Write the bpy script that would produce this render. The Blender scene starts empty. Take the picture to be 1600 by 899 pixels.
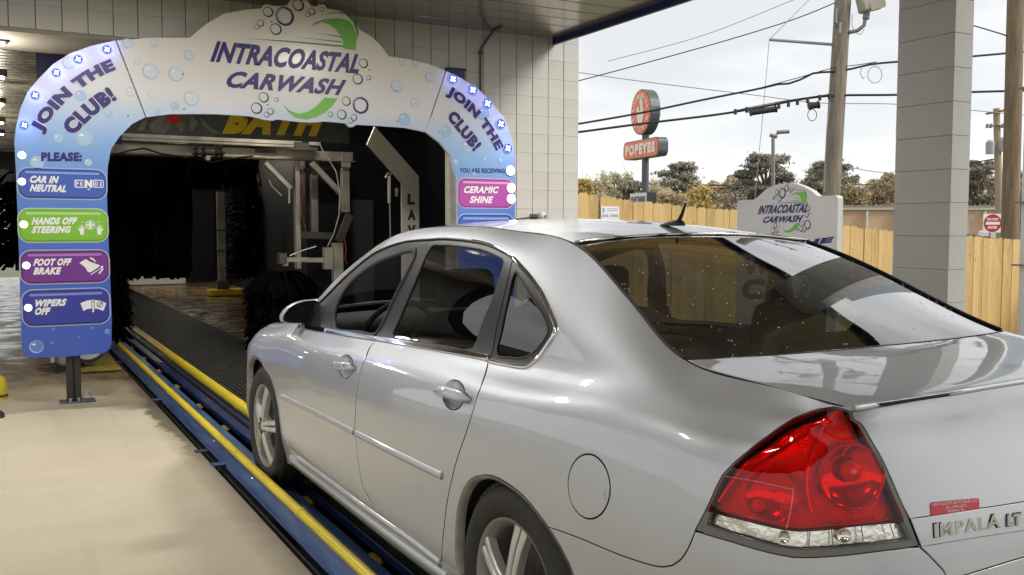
import bpy, bmesh, math, random
import numpy as np
from mathutils import Vector, Matrix
from mathutils.geometry import delaunay_2d_cdt
random.seed(7); RNG=np.random.default_rng(7)
SC=bpy.context.scene; COL=SC.collection
R=math.radians
# ------------------------------------------------------------------ camera
F=1450.4; BY=R(.823); YAW=R(29.9247)-BY; PIT=R(-3.647)
CAM=np.array((-2.2572,-1.2153,1.44969))
cd=bpy.data.cameras.new('camera'); cam=bpy.data.objects.new('camera',cd); COL.objects.link(cam)
cd.sensor_width=36; cd.lens=F/1600*36; cd.clip_start=.05; cd.clip_end=2000
cam.location=CAM; cam.rotation_euler=(R(90)+PIT,0,-YAW); SC.camera=cam
SC.render.resolution_x=1024; SC.render.resolution_y=575
# ------------------------------------------------------------------ light
SUN_EL,SUN_AZ=R(36),R(135)
W=bpy.data.worlds.new('World'); SC.world=W; W.use_nodes=True
nt=W.node_tree; nt.nodes.clear()
def wn(t,**k):
    n=nt.nodes.new(t)
    for a,b in k.items(): setattr(n,a,b)
    return n
out=wn('ShaderNodeOutputWorld'); bg=wn('ShaderNodeBackground'); sky=wn('ShaderNodeTexSky')
sky.sky_type='NISHITA'; sky.sun_disc=False; sky.sun_elevation=SUN_EL; sky.sun_rotation=SUN_AZ
tc=wn('ShaderNodeTexCoord'); mp=wn('ShaderNodeMapping'); mp.inputs['Scale'].default_value=(1,1,3.2)
nz=wn('ShaderNodeTexNoise'); nz.inputs['Scale'].default_value=2.3; nz.inputs['Detail'].default_value=7; nz.inputs['Roughness'].default_value=.52
rp=wn('ShaderNodeValToRGB'); e=rp.color_ramp.elements
e[0].position=.36; e[0].color=(6.7,6.85,7.05,1); e[1].position=.60; e[1].color=(9.6,9.6,9.5,1)
mx=wn('ShaderNodeMix',data_type='RGBA'); mx.inputs['Factor'].default_value=.93
nt.links.new(tc.outputs['Generated'],mp.inputs['Vector']); nt.links.new(mp.outputs[0],nz.inputs['Vector'])
nt.links.new(nz.outputs['Fac'],rp.inputs['Fac']); nt.links.new(sky.outputs[0],mx.inputs[6]); nt.links.new(rp.outputs['Color'],mx.inputs[7])
nt.links.new(mx.outputs[2],bg.inputs['Color']); nt.links.new(bg.outputs[0],out.inputs['Surface'])
bg.inputs['Strength'].default_value=.083
sl=bpy.data.lights.new('sun','SUN'); sl.energy=2.0; sl.angle=R(25); sl.color=(1,.96,.9)
sun=bpy.data.objects.new('sun',sl); COL.objects.link(sun)
sd=Vector((math.sin(SUN_AZ)*math.cos(SUN_EL),math.cos(SUN_AZ)*math.cos(SUN_EL),math.sin(SUN_EL)))
sun.rotation_euler=sd.to_track_quat('Z','Y').to_euler()
SC.view_settings.view_transform='Standard'; SC.view_settings.look='None'; SC.view_settings.gamma=1; SC.view_settings.exposure=.64
SC.render.engine='CYCLES'
SC.cycles.max_bounces=8; SC.cycles.transparent_max_bounces=24; SC.cycles.sample_clamp_indirect=6
SC.cycles.caustics_reflective=False; SC.cycles.caustics_refractive=False
# ------------------------------------------------------------------ projection helpers (points of the place from picture rays)
FW=np.array([math.sin(YAW)*math.cos(PIT),math.cos(YAW)*math.cos(PIT),math.sin(PIT)])
RT=np.array([math.cos(YAW),-math.sin(YAW),0]); UP=np.cross(RT,FW)
def ray(px,py): return FW+RT*(px-800)/F+UP*(449.5-py)/F
def onX(px,py,x): d=ray(px,py); return CAM+d*(x-CAM[0])/d[0]
def onY(px,py,y): d=ray(px,py); return CAM+d*(y-CAM[1])/d[1]
def onZ(px,py,z=0.): d=ray(px,py); return CAM+d*(z-CAM[2])/d[2]
def dep(px,py,t): return CAM+ray(px,py)*t
# ------------------------------------------------------------------ object helpers
def tag(o,label=None,cat=None,group=None,kind=None):
    if label: o['label']=label
    if cat: o['category']=cat
    if group: o['group']=group
    if kind: o['kind']=kind
    return o
def empty(name,loc=(0,0,0),rz=0.,label=None,cat=None,group=None):
    o=bpy.data.objects.new(name,None); COL.objects.link(o); o.location=loc; o.rotation_euler=(0,0,rz); o.empty_display_size=.1
    return tag(o,label,cat,group)
def link(name,me,parent=None):
    o=bpy.data.objects.new(name,me); COL.objects.link(o)
    if parent is not None: o.parent=parent
    return o
def mesh(name,V,Fc,mats,parent=None,smooth=False,mi=None,normals=None,auto=None):
    me=bpy.data.meshes.new(name); me.from_pydata([tuple(map(float,v)) for v in V],[],[tuple(map(int,f)) for f in Fc])
    for m in (mats if isinstance(mats,(list,tuple)) else [mats]): me.materials.append(m)
    if smooth: me.polygons.foreach_set('use_smooth',[True]*len(me.polygons))
    if mi is not None: me.polygons.foreach_set('material_index',[int(i) for i in mi])
    me.validate(); me.update()
    if normals is not None and len(normals)==len(me.vertices): me.normals_split_custom_set_from_vertices([tuple(map(float,n)) for n in normals])
    elif auto is not None:
        me.polygons.foreach_set('use_smooth',[True]*len(me.polygons)); me.set_sharp_from_angle(angle=R(auto))
    return link(name,me,parent)
def quads(name,P,m,parent=None):
    """fast mesh of loose quads, P is (n,4,3)"""
    n=len(P); me=bpy.data.meshes.new(name); me.vertices.add(4*n); me.vertices.foreach_set('co',P.reshape(-1).astype(np.float32)); me.loops.add(4*n); me.loops.foreach_set('vertex_index',np.arange(4*n,dtype=np.int32)); me.polygons.add(n); me.polygons.foreach_set('loop_start',np.arange(0,4*n,4,dtype=np.int32)); me.materials.append(m); me.update(calc_edges=True); return link(name,me,parent)
def leaf_quads(C_,s,rng,asp=1.6):
    n=len(C_); u=rng.normal(size=(n,3)); u/=np.linalg.norm(u,axis=1)[:,None]; w=np.cross(u,rng.normal(size=(n,3))); w/=np.linalg.norm(w,axis=1)[:,None]+1e-9; s=s[:,None]
    return np.stack([C_-u*s*asp,C_+w*s*.5,C_+u*s*asp,C_-w*s*.5],1)
class MB:
    def __init__(s): s.v=[];s.f=[];s.m=[]
    def add(s,V,Fc,m=0):
        n=len(s.v); s.v+= [tuple(v) for v in V]; s.f+=[tuple(i+n for i in f) for f in Fc]; s.m+=[m]*len(Fc); return s
    def box(s,lo,hi,m=0,bev=0.,M=None):
        x0,y0,z0=lo;x1,y1,z1=hi
        if bev<=0:
            V=[(x0,y0,z0),(x1,y0,z0),(x1,y1,z0),(x0,y1,z0),(x0,y0,z1),(x1,y0,z1),(x1,y1,z1),(x0,y1,z1)]
            Fc=[(0,3,2,1),(4,5,6,7),(0,1,5,4),(1,2,6,5),(2,3,7,6),(3,0,4,7)]
        else:
            b=bev; V=[];
            for sz,z in((0,z0),(1,z1)):
                zi=z0+b if sz==0 else z1-b
                ring=lambda bb,zz:[(x0+bb,y0,zz),(x1-bb,y0,zz),(x1,y0+bb,zz),(x1,y1-bb,zz),(x1-bb,y1,zz),(x0+bb,y1,zz),(x0,y1-bb,zz),(x0,y0+bb,zz)]
                if sz==0: V+=[(x0+b,y0+b,z),(x1-b,y0+b,z),(x1-b,y1-b,z),(x0+b,y1-b,z)]; V+=ring(b,zi)
                else: V+=ring(b,zi); V+=[(x0+b,y0+b,z),(x1-b,y0+b,z),(x1-b,y1-b,z),(x0+b,y1-b,z)]
            Fc=[(0,3,2,1)]
            lo8=list(range(4,12)); hi8=list(range(12,20)); tp=[20,21,22,23]
            for i in range(8): Fc.append((lo8[i],lo8[(i+1)%8],hi8[(i+1)%8],hi8[i]))
            q=[0,1,2,3]
            for k in range(4):
                Fc.append((q[k],q[(k+1)%4],lo8[2*k+1],lo8[2*k])); Fc.append((q[(k+1)%4],lo8[(2*k+2)%8],lo8[2*k+1]))
                Fc.append((hi8[2*k],hi8[2*k+1],tp[(k+1)%4],tp[k])); Fc.append((hi8[2*k+1],hi8[(2*k+2)%8],tp[(k+1)%4]))
            Fc.append((20,21,22,23))
        if M is not None: V=[tuple(M@Vector(v)) for v in V]
        return s.add(V,Fc,m)
    def tube(s,P,r,n=8,m=0,cap=True):
        P=[np.array(p,float) for p in P]; rs=r if hasattr(r,'__len__') else [r]*len(P)
        V=[];Fc=[];up=None
        for i,p in enumerate(P):
            t=(P[min(i+1,len(P)-1)]-P[max(i-1,0)]); t=t/(np.linalg.norm(t)+1e-12)
            if up is None:
                a=np.array([0,0,1.]) if abs(t[2])<.9 else np.array([1.,0,0])
            else: a=up
            u=np.cross(t,a);u/=np.linalg.norm(u)+1e-12; w=np.cross(u,t); up=w
            for k in range(n):
                an=2*math.pi*k/n; V.append(p+rs[i]*(math.cos(an)*u+math.sin(an)*w))
        for i in range(len(P)-1):
            for k in range(n): Fc.append((i*n+k,i*n+(k+1)%n,(i+1)*n+(k+1)%n,(i+1)*n+k))
        if cap: Fc.append(tuple(range(n))[::-1]); Fc.append(tuple((len(P)-1)*n+k for k in range(n)))
        return s.add(V,Fc,m)
    def lathe(s,prof,n=32,M=None,m=0):
        V=[];Fc=[];k=len(prof)
        for j in range(n):
            a=2*math.pi*j/n
            for (r,h) in prof: V.append((r*math.cos(a),r*math.sin(a),h))
        for j in range(n):
            for i in range(k-1): Fc.append((j*k+i,((j+1)%n)*k+i,((j+1)%n)*k+i+1,j*k+i+1))
        if M is not None: V=[tuple(M@Vector(v)) for v in V]
        return s.add(V,Fc,m)
    def prism(s,poly,d0,d1,fn,m=0):
        # poly 2D, triangulated; fn(x,y,d)->3D
        T=tri(poly); n=len(poly)
        V=[fn(x,y,d0) for x,y in poly]+[fn(x,y,d1) for x,y in poly]
        Fc=[tuple(t) for t in T]+[tuple(i+n for i in t[::-1]) for t in T]
        for i in range(n): j=(i+1)%n; Fc.append((i,j,n+j,n+i))
        return s.add(V,Fc,m)
    def build(s,name,mats,parent=None,smooth=False,auto=None): return mesh(name,s.v,s.f,mats,parent,smooth,s.m,auto=auto)
def tri(poly):
    n=len(poly)
    r=delaunay_2d_cdt([Vector(p) for p in poly],[],[list(range(n))],1,1e-7)
    if len(r[0])!=n:
        from mathutils.geometry import tessellate_polygon
        return [list(t) for t in tessellate_polygon([[Vector((p[0],p[1],0)) for p in poly]])]
    idx=[o[0] for o in r[3]]
    return [[idx[i] for i in f] for f in r[2]]
def box(name,lo,hi,m,parent=None,bev=0.,M=None): return MB().box(lo,hi,0,bev,M).build(name,m,parent)
def tube(name,P,r,m,parent=None,n=8): return MB().tube(P,r,n).build(name,m,parent,auto=50)
# ------------------------------------------------------------------ materials
def mat(name,col,rough=.5,metal=0.,var=0.,vscale=4.,bump=0.,bscale=60.,spec=.5,coat=0.,col2=None,rvar=0.,stretch=(1,1,1),emit=None,es=0.,detail=5,coatr=.03):
    m=bpy.data.materials.new(name); m.use_nodes=True; t=m.node_tree; b=t.nodes['Principled BSDF']
    b.inputs['Base Color'].default_value=(*col,1); b.inputs['Roughness'].default_value=rough; b.inputs['Metallic'].default_value=metal
    b.inputs['Specular IOR Level'].default_value=spec; b.inputs['Coat Weight'].default_value=coat; b.inputs['Coat Roughness'].default_value=coatr
    if emit is not None: b.inputs['Emission Color'].default_value=(*emit,1); b.inputs['Emission Strength'].default_value=es
    if var or bump or rvar or col2:
        c=t.nodes.new('ShaderNodeTexCoord'); mpp=t.nodes.new('ShaderNodeMapping'); mpp.inputs['Scale'].default_value=stretch
        t.links.new(c.outputs['Object'],mpp.inputs['Vector'])
    if var or col2 or rvar:
        n=t.nodes.new('ShaderNodeTexNoise'); n.inputs['Scale'].default_value=vscale; n.inputs['Detail'].default_value=detail; n.inputs['Roughness'].default_value=.6
        t.links.new(mpp.outputs[0],n.inputs['Vector'])
        if var or col2:
            r=t.nodes.new('ShaderNodeValToRGB'); el=r.color_ramp.elements; el[0].position=.3; el[1].position=.7
            c2=col2 if col2 else tuple(min(1,x*(1+var)) for x in col); c1=tuple(x*(1-var) for x in col)
            el[0].color=(*c1,1); el[1].color=(*c2,1); t.links.new(n.outputs['Fac'],r.inputs['Fac']); t.links.new(r.outputs['Color'],b.inputs['Base Color'])
        if rvar:
            mr=t.nodes.new('ShaderNodeMapRange'); mr.inputs[1].default_value=.3; mr.inputs[2].default_value=.7
            mr.inputs[3].default_value=max(.02,rough-rvar); mr.inputs[4].default_value=min(1,rough+rvar)
            t.links.new(n.outputs['Fac'],mr.inputs[0]); t.links.new(mr.outputs[0],b.inputs['Roughness'])
    if bump:
        n2=t.nodes.new('ShaderNodeTexNoise'); n2.inputs['Scale'].default_value=bscale; n2.inputs['Detail'].default_value=4
        bp=t.nodes.new('ShaderNodeBump'); bp.inputs['Strength'].default_value=bump; bp.inputs['Distance'].default_value=.01
        t.links.new(mpp.outputs[0],n2.inputs['Vector']); t.links.new(n2.outputs['Fac'],bp.inputs['Height']); t.links.new(bp.outputs[0],b.inputs['Normal'])
    return m
def emis(name,col,s):
    m=bpy.data.materials.new(name); m.use_nodes=True; t=m.node_tree; t.nodes.clear()
    o=t.nodes.new('ShaderNodeOutputMaterial'); e=t.nodes.new('ShaderNodeEmission'); e.inputs[0].default_value=(*col,1); e.inputs[1].default_value=s
    t.links.new(e.outputs[0],o.inputs[0]); return m
def glass(name,tint,ior=1.5,rough=0.,boost=1.):
    m=bpy.data.materials.new(name); m.use_nodes=True; t=m.node_tree; t.nodes.clear()
    o=t.nodes.new('ShaderNodeOutputMaterial'); fr=t.nodes.new('ShaderNodeFresnel'); fr.inputs[0].default_value=ior
    ge=t.nodes.new('ShaderNodeNewGeometry'); im=t.nodes.new('ShaderNodeMapRange'); im.inputs[3].default_value=ior; im.inputs[4].default_value=1/ior; t.links.new(ge.outputs['Backfacing'],im.inputs[0]); t.links.new(im.outputs[0],fr.inputs[0])
    tr=t.nodes.new('ShaderNodeBsdfTransparent'); tr.inputs[0].default_value=(*tint,1)
    gl=t.nodes.new('ShaderNodeBsdfGlossy'); gl.inputs['Roughness'].default_value=rough; gl.inputs[0].default_value=(1,1,1,1)
    mxx=t.nodes.new('ShaderNodeMixShader'); mm=t.nodes.new('ShaderNodeMath'); mm.operation='MULTIPLY'; mm.use_clamp=True; mm.inputs[1].default_value=boost
    t.links.new(fr.outputs[0],mm.inputs[0]); t.links.new(mm.outputs[0],mxx.inputs[0]); t.links.new(tr.outputs[0],mxx.inputs[1]); t.links.new(gl.outputs[0],mxx.inputs[2]); t.links.new(mxx.outputs[0],o.inputs[0]); return m
# ------------------------------------------------------------------ text
_cur={}
def glyphs(body,bold=.0,shear=0.,space=1.):
    k=(body,bold,shear,space)
    if k in _cur: return _cur[k]
    c=bpy.data.curves.new('t','FONT'); c.body=body; c.offset=bold*1.25; c.shear=shear; c.space_character=space+bold*2.2; c.resolution_u=3; c.fill_mode='FRONT'
    o=bpy.data.objects.new('t',c); COL.objects.link(o)
    dg=bpy.context.evaluated_depsgraph_get(); me=bpy.data.meshes.new_from_object(o.evaluated_get(dg))
    V=np.array([v.co[:] for v in me.vertices])[:,:2]; Fc=[tuple(p.vertices) for p in me.polygons]
    bpy.data.objects.remove(o); bpy.data.curves.remove(c); bpy.data.meshes.remove(me)
    lo=V.min(0);hi=V.max(0); U=(V-lo)/(hi-lo)
    _cur[k]=(U,Fc); return _cur[k]
def textquad(name,body,P0,P1,PT,m,parent,bold=.02,shear=0.,space=1.,depth=0.,nrm=None):
    """lettering whose box runs from P0 (lower left) to P1 (lower right) and up to PT (upper left)"""
    U,Fc=glyphs(body,bold,shear,space); P0,P1,PT=map(np.array,(P0,P1,PT))
    V=P0+U[:,:1]*(P1-P0)+U[:,1:]*(PT-P0)
    if nrm is not None: V=V+np.array(nrm)
    if depth and nrm is not None:
        n=len(V); nn=np.array(nrm)/np.linalg.norm(nrm); V2=V+nn*depth
        E={}
        for f in Fc:
            for i in range(len(f)):
                a,b=f[i],f[(i+1)%len(f)]; E[(a,b)]=1
        S=[(a,b,b+n,a+n) for (a,b) in E if (b,a) not in E]
        V=np.vstack([V,V2]); Fc=[tuple(i+n for i in f) for f in Fc]+S
    return mesh(name,V,Fc,m,parent)
def textarc(name,body,A,B,Cc,h,m,parent,plane,bold=.03,off=0.):
    """lettering on the arc through A,B,Cc (2D baseline points); plane(x,z,d)->3D"""
    U,Fc=glyphs(body,bold,0,1.0); (ax,ay),(bx,by),(cx,cy)=A,B,Cc
    d=2*(ax*(by-cy)+bx*(cy-ay)+cx*(ay-by))
    ux=((ax*ax+ay*ay)*(by-cy)+(bx*bx+by*by)*(cy-ay)+(cx*cx+cy*cy)*(ay-by))/d
    uy=((ax*ax+ay*ay)*(cx-bx)+(bx*bx+by*by)*(ax-cx)+(cx*cx+cy*cy)*(bx-ax))/d
    r=math.hypot(ax-ux,ay-uy); a0=math.atan2(ay-uy,ax-ux); a1=math.atan2(cy-uy,cx-ux)
    while a1>a0: a1-=2*math.pi
    V=[]
    for s,t in U:
        a=a0+s*(a1-a0); rr=r+t*h; V.append(plane(ux+rr*math.cos(a),uy+rr*math.sin(a),off))
    return mesh(name,V,Fc,m,parent)
# ------------------------------------------------------------------ setting: ground, slabs, conveyor trench
def struct(o): o['kind']='structure'; return o
def ramp_mat(name,build):
    m=bpy.data.materials.new(name); m.use_nodes=True; build(m.node_tree,m.node_tree.nodes['Principled BSDF']); return m
def floor_build(t,b):
    L=t.links; c=t.nodes.new('ShaderNodeTexCoord')
    def noise(s,d=6,r=.6,sc=(1,1,1)):
        mp=t.nodes.new('ShaderNodeMapping'); mp.inputs['Scale'].default_value=sc; L.new(c.outputs['Object'],mp.inputs['Vector'])
        n=t.nodes.new('ShaderNodeTexNoise'); n.inputs['Scale'].default_value=s; n.inputs['Detail'].default_value=d; n.inputs['Roughness'].default_value=r; L.new(mp.outputs[0],n.inputs['Vector']); return n.outputs['Fac']
    def math_(op,a,bb,cl=False):
        n=t.nodes.new('ShaderNodeMath'); n.operation=op; n.use_clamp=cl
        for i,v in enumerate((a,bb)):
            if isinstance(v,(int,float)): n.inputs[i].default_value=v
            else: L.new(v,n.inputs[i])
        return n.outputs[0]
    def mr(v,a,bb,x,y):
        n=t.nodes.new('ShaderNodeMapRange'); L.new(v,n.inputs[0])
        for i,q in enumerate((a,bb,x,y)): n.inputs[i+1].default_value=q
        return n.outputs[0]
    def mix(f,a,bb):
        n=t.nodes.new('ShaderNodeMix'); n.data_type='RGBA'
        if isinstance(f,(int,float)): n.inputs[0].default_value=f
        else: L.new(f,n.inputs[0])
        for i,v in ((6,a),(7,bb)):
            if isinstance(v,tuple): n.inputs[i].default_value=(*v,1)
            else: L.new(v,n.inputs[i])
        return n.outputs[2]
    s=t.nodes.new('ShaderNodeSeparateXYZ'); L.new(c.outputs['Object'],s.inputs[0])
    big=noise(.9,5); fine=noise(7,8,.7); streak=noise(1.6,7,.65,(.7,1.5,1)); grit=noise(120,3)
    base=mix(mr(big,.35,.65,0,1),(.58,.50,.355),(.65,.57,.42))
    base=mix(mr(streak,.48,.75,0,.22),base,(.44,.375,.265)); base=mix(mr(fine,.5,.75,0,.3),base,(.62,.56,.44)); base=mix(mr(grit,.58,.7,0,.25),base,(.38,.33,.25))
    # sparse dark drips and faint tyre tracks along the lane
    sp_n=noise(26,3,.5); base=mix(mr(sp_n,.70,.74,0,.45),base,(.22,.18,.12))
    tr_=noise(1.0,4,.6,(5.5,.25,1)); base=mix(mr(tr_,.56,.68,0,.16),base,(.40,.345,.255)); base=mix(mr(noise(.55,6,.65),.56,.66,0,.22),base,(.43,.375,.28))
    # dirty band along the conveyor edge
    ex=math_('ADD',s.outputs['X'],math_('MULTIPLY',fine,.12)); ed=mr(ex,-1.23,-1.06,0,.9); base=mix(ed,base,(.20,.16,.11)); ex3=math_('ADD',s.outputs['X'],math_('MULTIPLY',noise(3.,7,.7),.45)); ed3=math_('MULTIPLY',mr(ex3,-1.01,-.97,0,.85),mr(s.outputs['Y'],4.6,5.4,0,1)); base=mix(ed3,base,(.12,.095,.06))
    # wet part: everything beyond the entrance line, with a ragged edge
    wy=math_('ADD',s.outputs['Y'],math_('ADD',math_('MULTIPLY',noise(1.1,5,.6),.9),math_('MULTIPLY',fine,.12)))
    wet=math_('MULTIPLY',mr(wy,7.46,7.52,0,1),mr(wy,7.86,7.96,1,.35)); wet2=mr(wy,8.62,8.86,0,1)
    ex2=math_('ADD',s.outputs['X'],math_('MULTIPLY',math_('SUBTRACT',wy,7.0),.25))
    damp=math_('MULTIPLY',mr(ex2,-1.45,-1.2,0,1),mr(wy,6.95,7.1,0,1)); wet=math_('MAXIMUM',wet,damp)
    base=mix(wet,base,mix(.30,base,(.16,.13,.085))); base=mix(math_('MULTIPLY',wet,.42),base,(.20,.16,.105))
    base=mix(wet2,base,mix(mr(noise(1.7,6,.6,(1,.5,1)),.4,.6,0,1),(.12,.085,.045),(.30,.22,.135)))
    L.new(base,b.inputs['Base Color'])
    r=math_('SUBTRACT',mr(streak,.3,.7,.62,.80),math_('MULTIPLY',wet,.32)); r=math_('SUBTRACT',r,math_('MULTIPLY',wet2,mr(noise(3,5),.4,.62,.26,.02)))
    n=math_('MAXIMUM',r,.06); L.new(n,b.inputs['Roughness'])
    bp=t.nodes.new('ShaderNodeBump'); bp.inputs['Strength'].default_value=.25; bp.inputs['Distance'].default_value=.004; L.new(math_('ADD',fine,grit),bp.inputs['Height']); L.new(bp.outputs[0],b.inputs['Normal'])
FLOORM=ramp_mat('concrete_floor',floor_build)
GRAVEL=mat('ground',(.22,.20,.15),.95,var=.35,vscale=1.5,col2=(.14,.15,.07))
# terrain sheet: flat under the building, falling away on the right
V=[];Fc=[]; gx=[-400,-60,-20,-8,-4,0,3,4.2,6,8,10,13,18,30,60,120,400]; gy=[-400,-60,-20,-10,-4,0,4,8,14,24,40,70,120,400]
def gz(x,y): return -.30 - (0 if x<4 else min((x-4)*.07,.75)) 
for y in gy:
    for x in gx: V.append((x,y,gz(x,y)))
nx=len(gx)
for j in range(len(gy)-1):
    for i in range(nx-1): Fc.append((j*nx+i,j*nx+i+1,(j+1)*nx+i+1,(j+1)*nx+i))
struct(mesh('ground',V,Fc,GRAVEL))
s=MB(); s.box((-14,-14,-.25),(-1.13,30,0),0,.006); struct(s.build('concrete_floor',FLOORM))
s=MB(); s.box((.56,-14,-.25),(3.6,30,0),0,.006); struct(s.build('concrete_floor',FLOORM))
PITM=mat('pit_black',(.01,.01,.012),.7)
s=MB(); s.box((-1.13,-14,-.29),(.56,30,-.26)); struct(s.build('conveyor_pit',PITM))
struct(box('asphalt_lane',(3.6,-14,-.29),(4.9,7.6,-.10),mat('asphalt',(.055,.055,.055),.9,var=.3,vscale=9,bump=.4,bscale=90)))
# ------------------------------------------------------------------ conveyor
BLUE=mat('blue_paint_worn',(.035,.095,.32),.42,.25,var=.3,vscale=5,col2=(.10,.16,.30),bump=.2,bscale=40,rvar=.15,stretch=(3,.6,3))
BLUED=mat('blue_paint_dark',(.012,.03,.12),.4,.2,var=.4,vscale=6,rvar=.15,stretch=(3,.6,3))
GRIME=mat('greyed_steel',(.085,.10,.13),.45,.5,var=.5,vscale=4,rvar=.15,stretch=(3,.5,3)); YEL=mat('yellow_paint',(.78,.60,.02),.38,var=.10,vscale=14,coat=.15,rvar=.12,stretch=(1,.4,1),bump=.15,bscale=50)
YELD=mat('yellow_dirty',(.20,.15,.02),.6,var=.4,vscale=20)
BOLT=mat('bolt_steel',(.4,.4,.4),.35,.9)
conv=empty('conveyor',(-.8,0,0),0,'long blue steel conveyor track with dark slots running under the car into the tunnel','conveyor')
def cpart(name,lo,hi,m,bev=.004,label=None):
    o=box(name,(lo[0]+.8,lo[1],lo[2]),(hi[0]+.8,hi[1],hi[2]),m,conv,bev)
    if label:o['label']=label
    return o
Y0,Y1=-6,26
cpart('pit_skirt',(-1.075,Y0,-.2),(-1.062,Y1,-.05),PITM); cpart('edge_beam',(-1.058,Y0,-.03),(-.975,Y1,-.012),BLUE,label='lighter worn blue flange beside the pit')
cpart('channel',(-.975,Y0,-.10),(-.93,Y1,-.055),BLUED); cpart('track_plate',(-.925,Y0,-.05),(-.838,Y1,-.004),BLUE)
cpart('track_plate',(-.762,Y0,-.05),(-.69,Y1,-.004),BLUED); cpart('channel',(-.685,Y0,-.09),(-.66,Y1,-.04),BLUED); cpart('edge_beam',(-.655,Y0,-.05),(-.575,Y1,-.002),GRIME)
for i,y in enumerate([-.8,.35,1.5,2.672,3.705,4.76,5.814,6.805,7.9,9.0,10.1,11.2]):
    o=MB().box((0,0,0),(.05,.13,.035),0,.014).build('roller',YELD,conv,auto=40); o.location=(-.825+.8,y-.065,-.062)
for i,y in enumerate([7.04,4.56,2.1,9.6]):
    o=box('bracket',(0,0,0),(.10,.075,.006),BLUE,conv,.002); o.location=(-1.145+.8,y,-.004)
o=box('shim_plate',(0,0,0),(.08,.06,.006),GRIME,conv,.002); o.location=(-1.165+.8,4.95,.001)
for i in range(22):
    y=.6+i*.62; o=MB().lathe([(0,.012),(.008,.012),(.011,.006),(.011,0)],6).build('bolt_head',BOLT,conv); o.location=(-1.01+.8+random.uniform(-.02,.02),y,-.012)
def rail(name,x,z,r,label,xs=0):
    e=empty(name,(x,0,0),0,label,'guide rail')
    MB().tube([(0,-6,z),(0,3.1,z)],r,14).build('rail_tube',YEL,e,auto=50); MB().tube([(0,3.106,z),(0,6.9 if r<.03 else 6.2,z)],r,14).build('rail_tube',YEL,e,auto=50)
    MB().tube([(0,(6.906 if r<.03 else 6.206),z),(0,26,z)],r,14).build('rail_tube',YEL,e,auto=50)
    for y in ((3.103,6.903) if r<.03 else (3.103,6.203)): MB().tube([(0,y-.02,z),(0,y+.02,z)],r+.003,14).build('rail_sleeve',YEL,e,auto=50)
    w=.042 if r<.03 else .035
    mesh('rail_web',[(-w,-6,-.010),(-w,26,-.010),(-.006,26,z-r*.7),(-.006,-6,z-r*.7),(.012,-6,-.02),(.012,26,-.02),(.006,26,z-r*.7),(.006,-6,z-r*.7)],[(0,1,2,3)[::-1],(4,5,6,7),(3,2,6,7)],BLUE if r<.03 else BLUED,e)
    for y in np.arange(-.2,16,1.05):
        b=MB().lathe([(0,.01),(.007,.01),(.009,.004),(.009,0)],6,Matrix.Rotation(R(-90),4,'Y')).build('bolt_head',BOLT,e); b.location=(-.012,y,z-r-.02)
rail('guide_rail',-1.012,.085,.024,'thin yellow tube rail nearest the pale concrete, outside the tyres')
rail('guide_rail',-.605,.055,.042,'thick yellow tube rail on the far side of the track, beside the grating')
# grating: real bars; the nearest ones are single parts
GR=mat('grating',(.055,.055,.052),.55,.4,var=.3,vscale=6)
gr=empty('floor_grating',(0,0,0),0,'grey bar grating walkway between the thick yellow rail and the brown floor','grating')
m=MB()
for x in np.arange(-.54,.55,.045): m.box((x-.004,-6,-.03),(x+.004,26,-.001))
m.build('bearing_bar',GR,gr)['kind']='stuff'
m=MB()
for y in np.arange(-6,26,.11): m.box((-.545,y-.006,-.028),(.55,y+.006,-.0035))
m.build('cross_bar',GR,gr)['kind']='stuff'
box('grating_pan',(-.55,-6,-.06),(.55,26,-.035),PITM,gr)
for x in (-.552,.548): box('grating_frame',(x-.008,-6,-.04),(x+.008,26,.001),GRIME,gr)
# ------------------------------------------------------------------ building: wall of stack bond blocks, lintel, canopy
WALLM=mat('painted_block',(.56,.545,.50),.75,var=.05,vscale=1.2,bump=.25,bscale=130)
WALLN=mat('painted_block_worn',(.545,.53,.485),.78,var=.07,vscale=2.3,bump=.35,bscale=130)
JOINT=mat('block_joint',(.22,.205,.18),.9)
WY=7.62; XR=3.511; BW=.2005; BH=.2031; ZC=1.663
wall=empty('block_wall',(XR-.7,WY+.1,0),0,'pale painted block wall to the right of the wash entrance, camera mounted low on it','wall')
def wobj(o,root): o.parent=root; o.matrix_parent_inverse=root.matrix_basis.inverted(); return o
bm_=MB().box((-BW/2+.0035,-.012,-BH/2+.0005),(BW/2-.0035,.10,BH/2-.0005),0,.0018); proto=bm_.build('block',WALLM); pm=proto.data; bpy.data.objects.remove(proto)
pm2=pm.copy(); pm2.materials[0]=WALLN
def block(x,z,root,y=WY,me=None,rz=0):
    o=bpy.data.objects.new('block',me or (pm if random.random()<.6 else pm2)); COL.objects.link(o); o.location=(x,y+random.uniform(-.0015,.0015),z); o.rotation_euler[2]=rz
    return wobj(o,root)
ZT=3.52
cnt=0
for k in range(13):
    x=XR-BW*(k+.5)
    for j in range(-9,11):
        z=ZC+BH*(j+.5)
        if z>ZT+.16: continue
        if x<2.0 and z<3.02: continue
        if k>7 and z<1.3: continue
        if z<.9 and k<8 : 
            pass
        block(x,z,wall); cnt+=1
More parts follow.
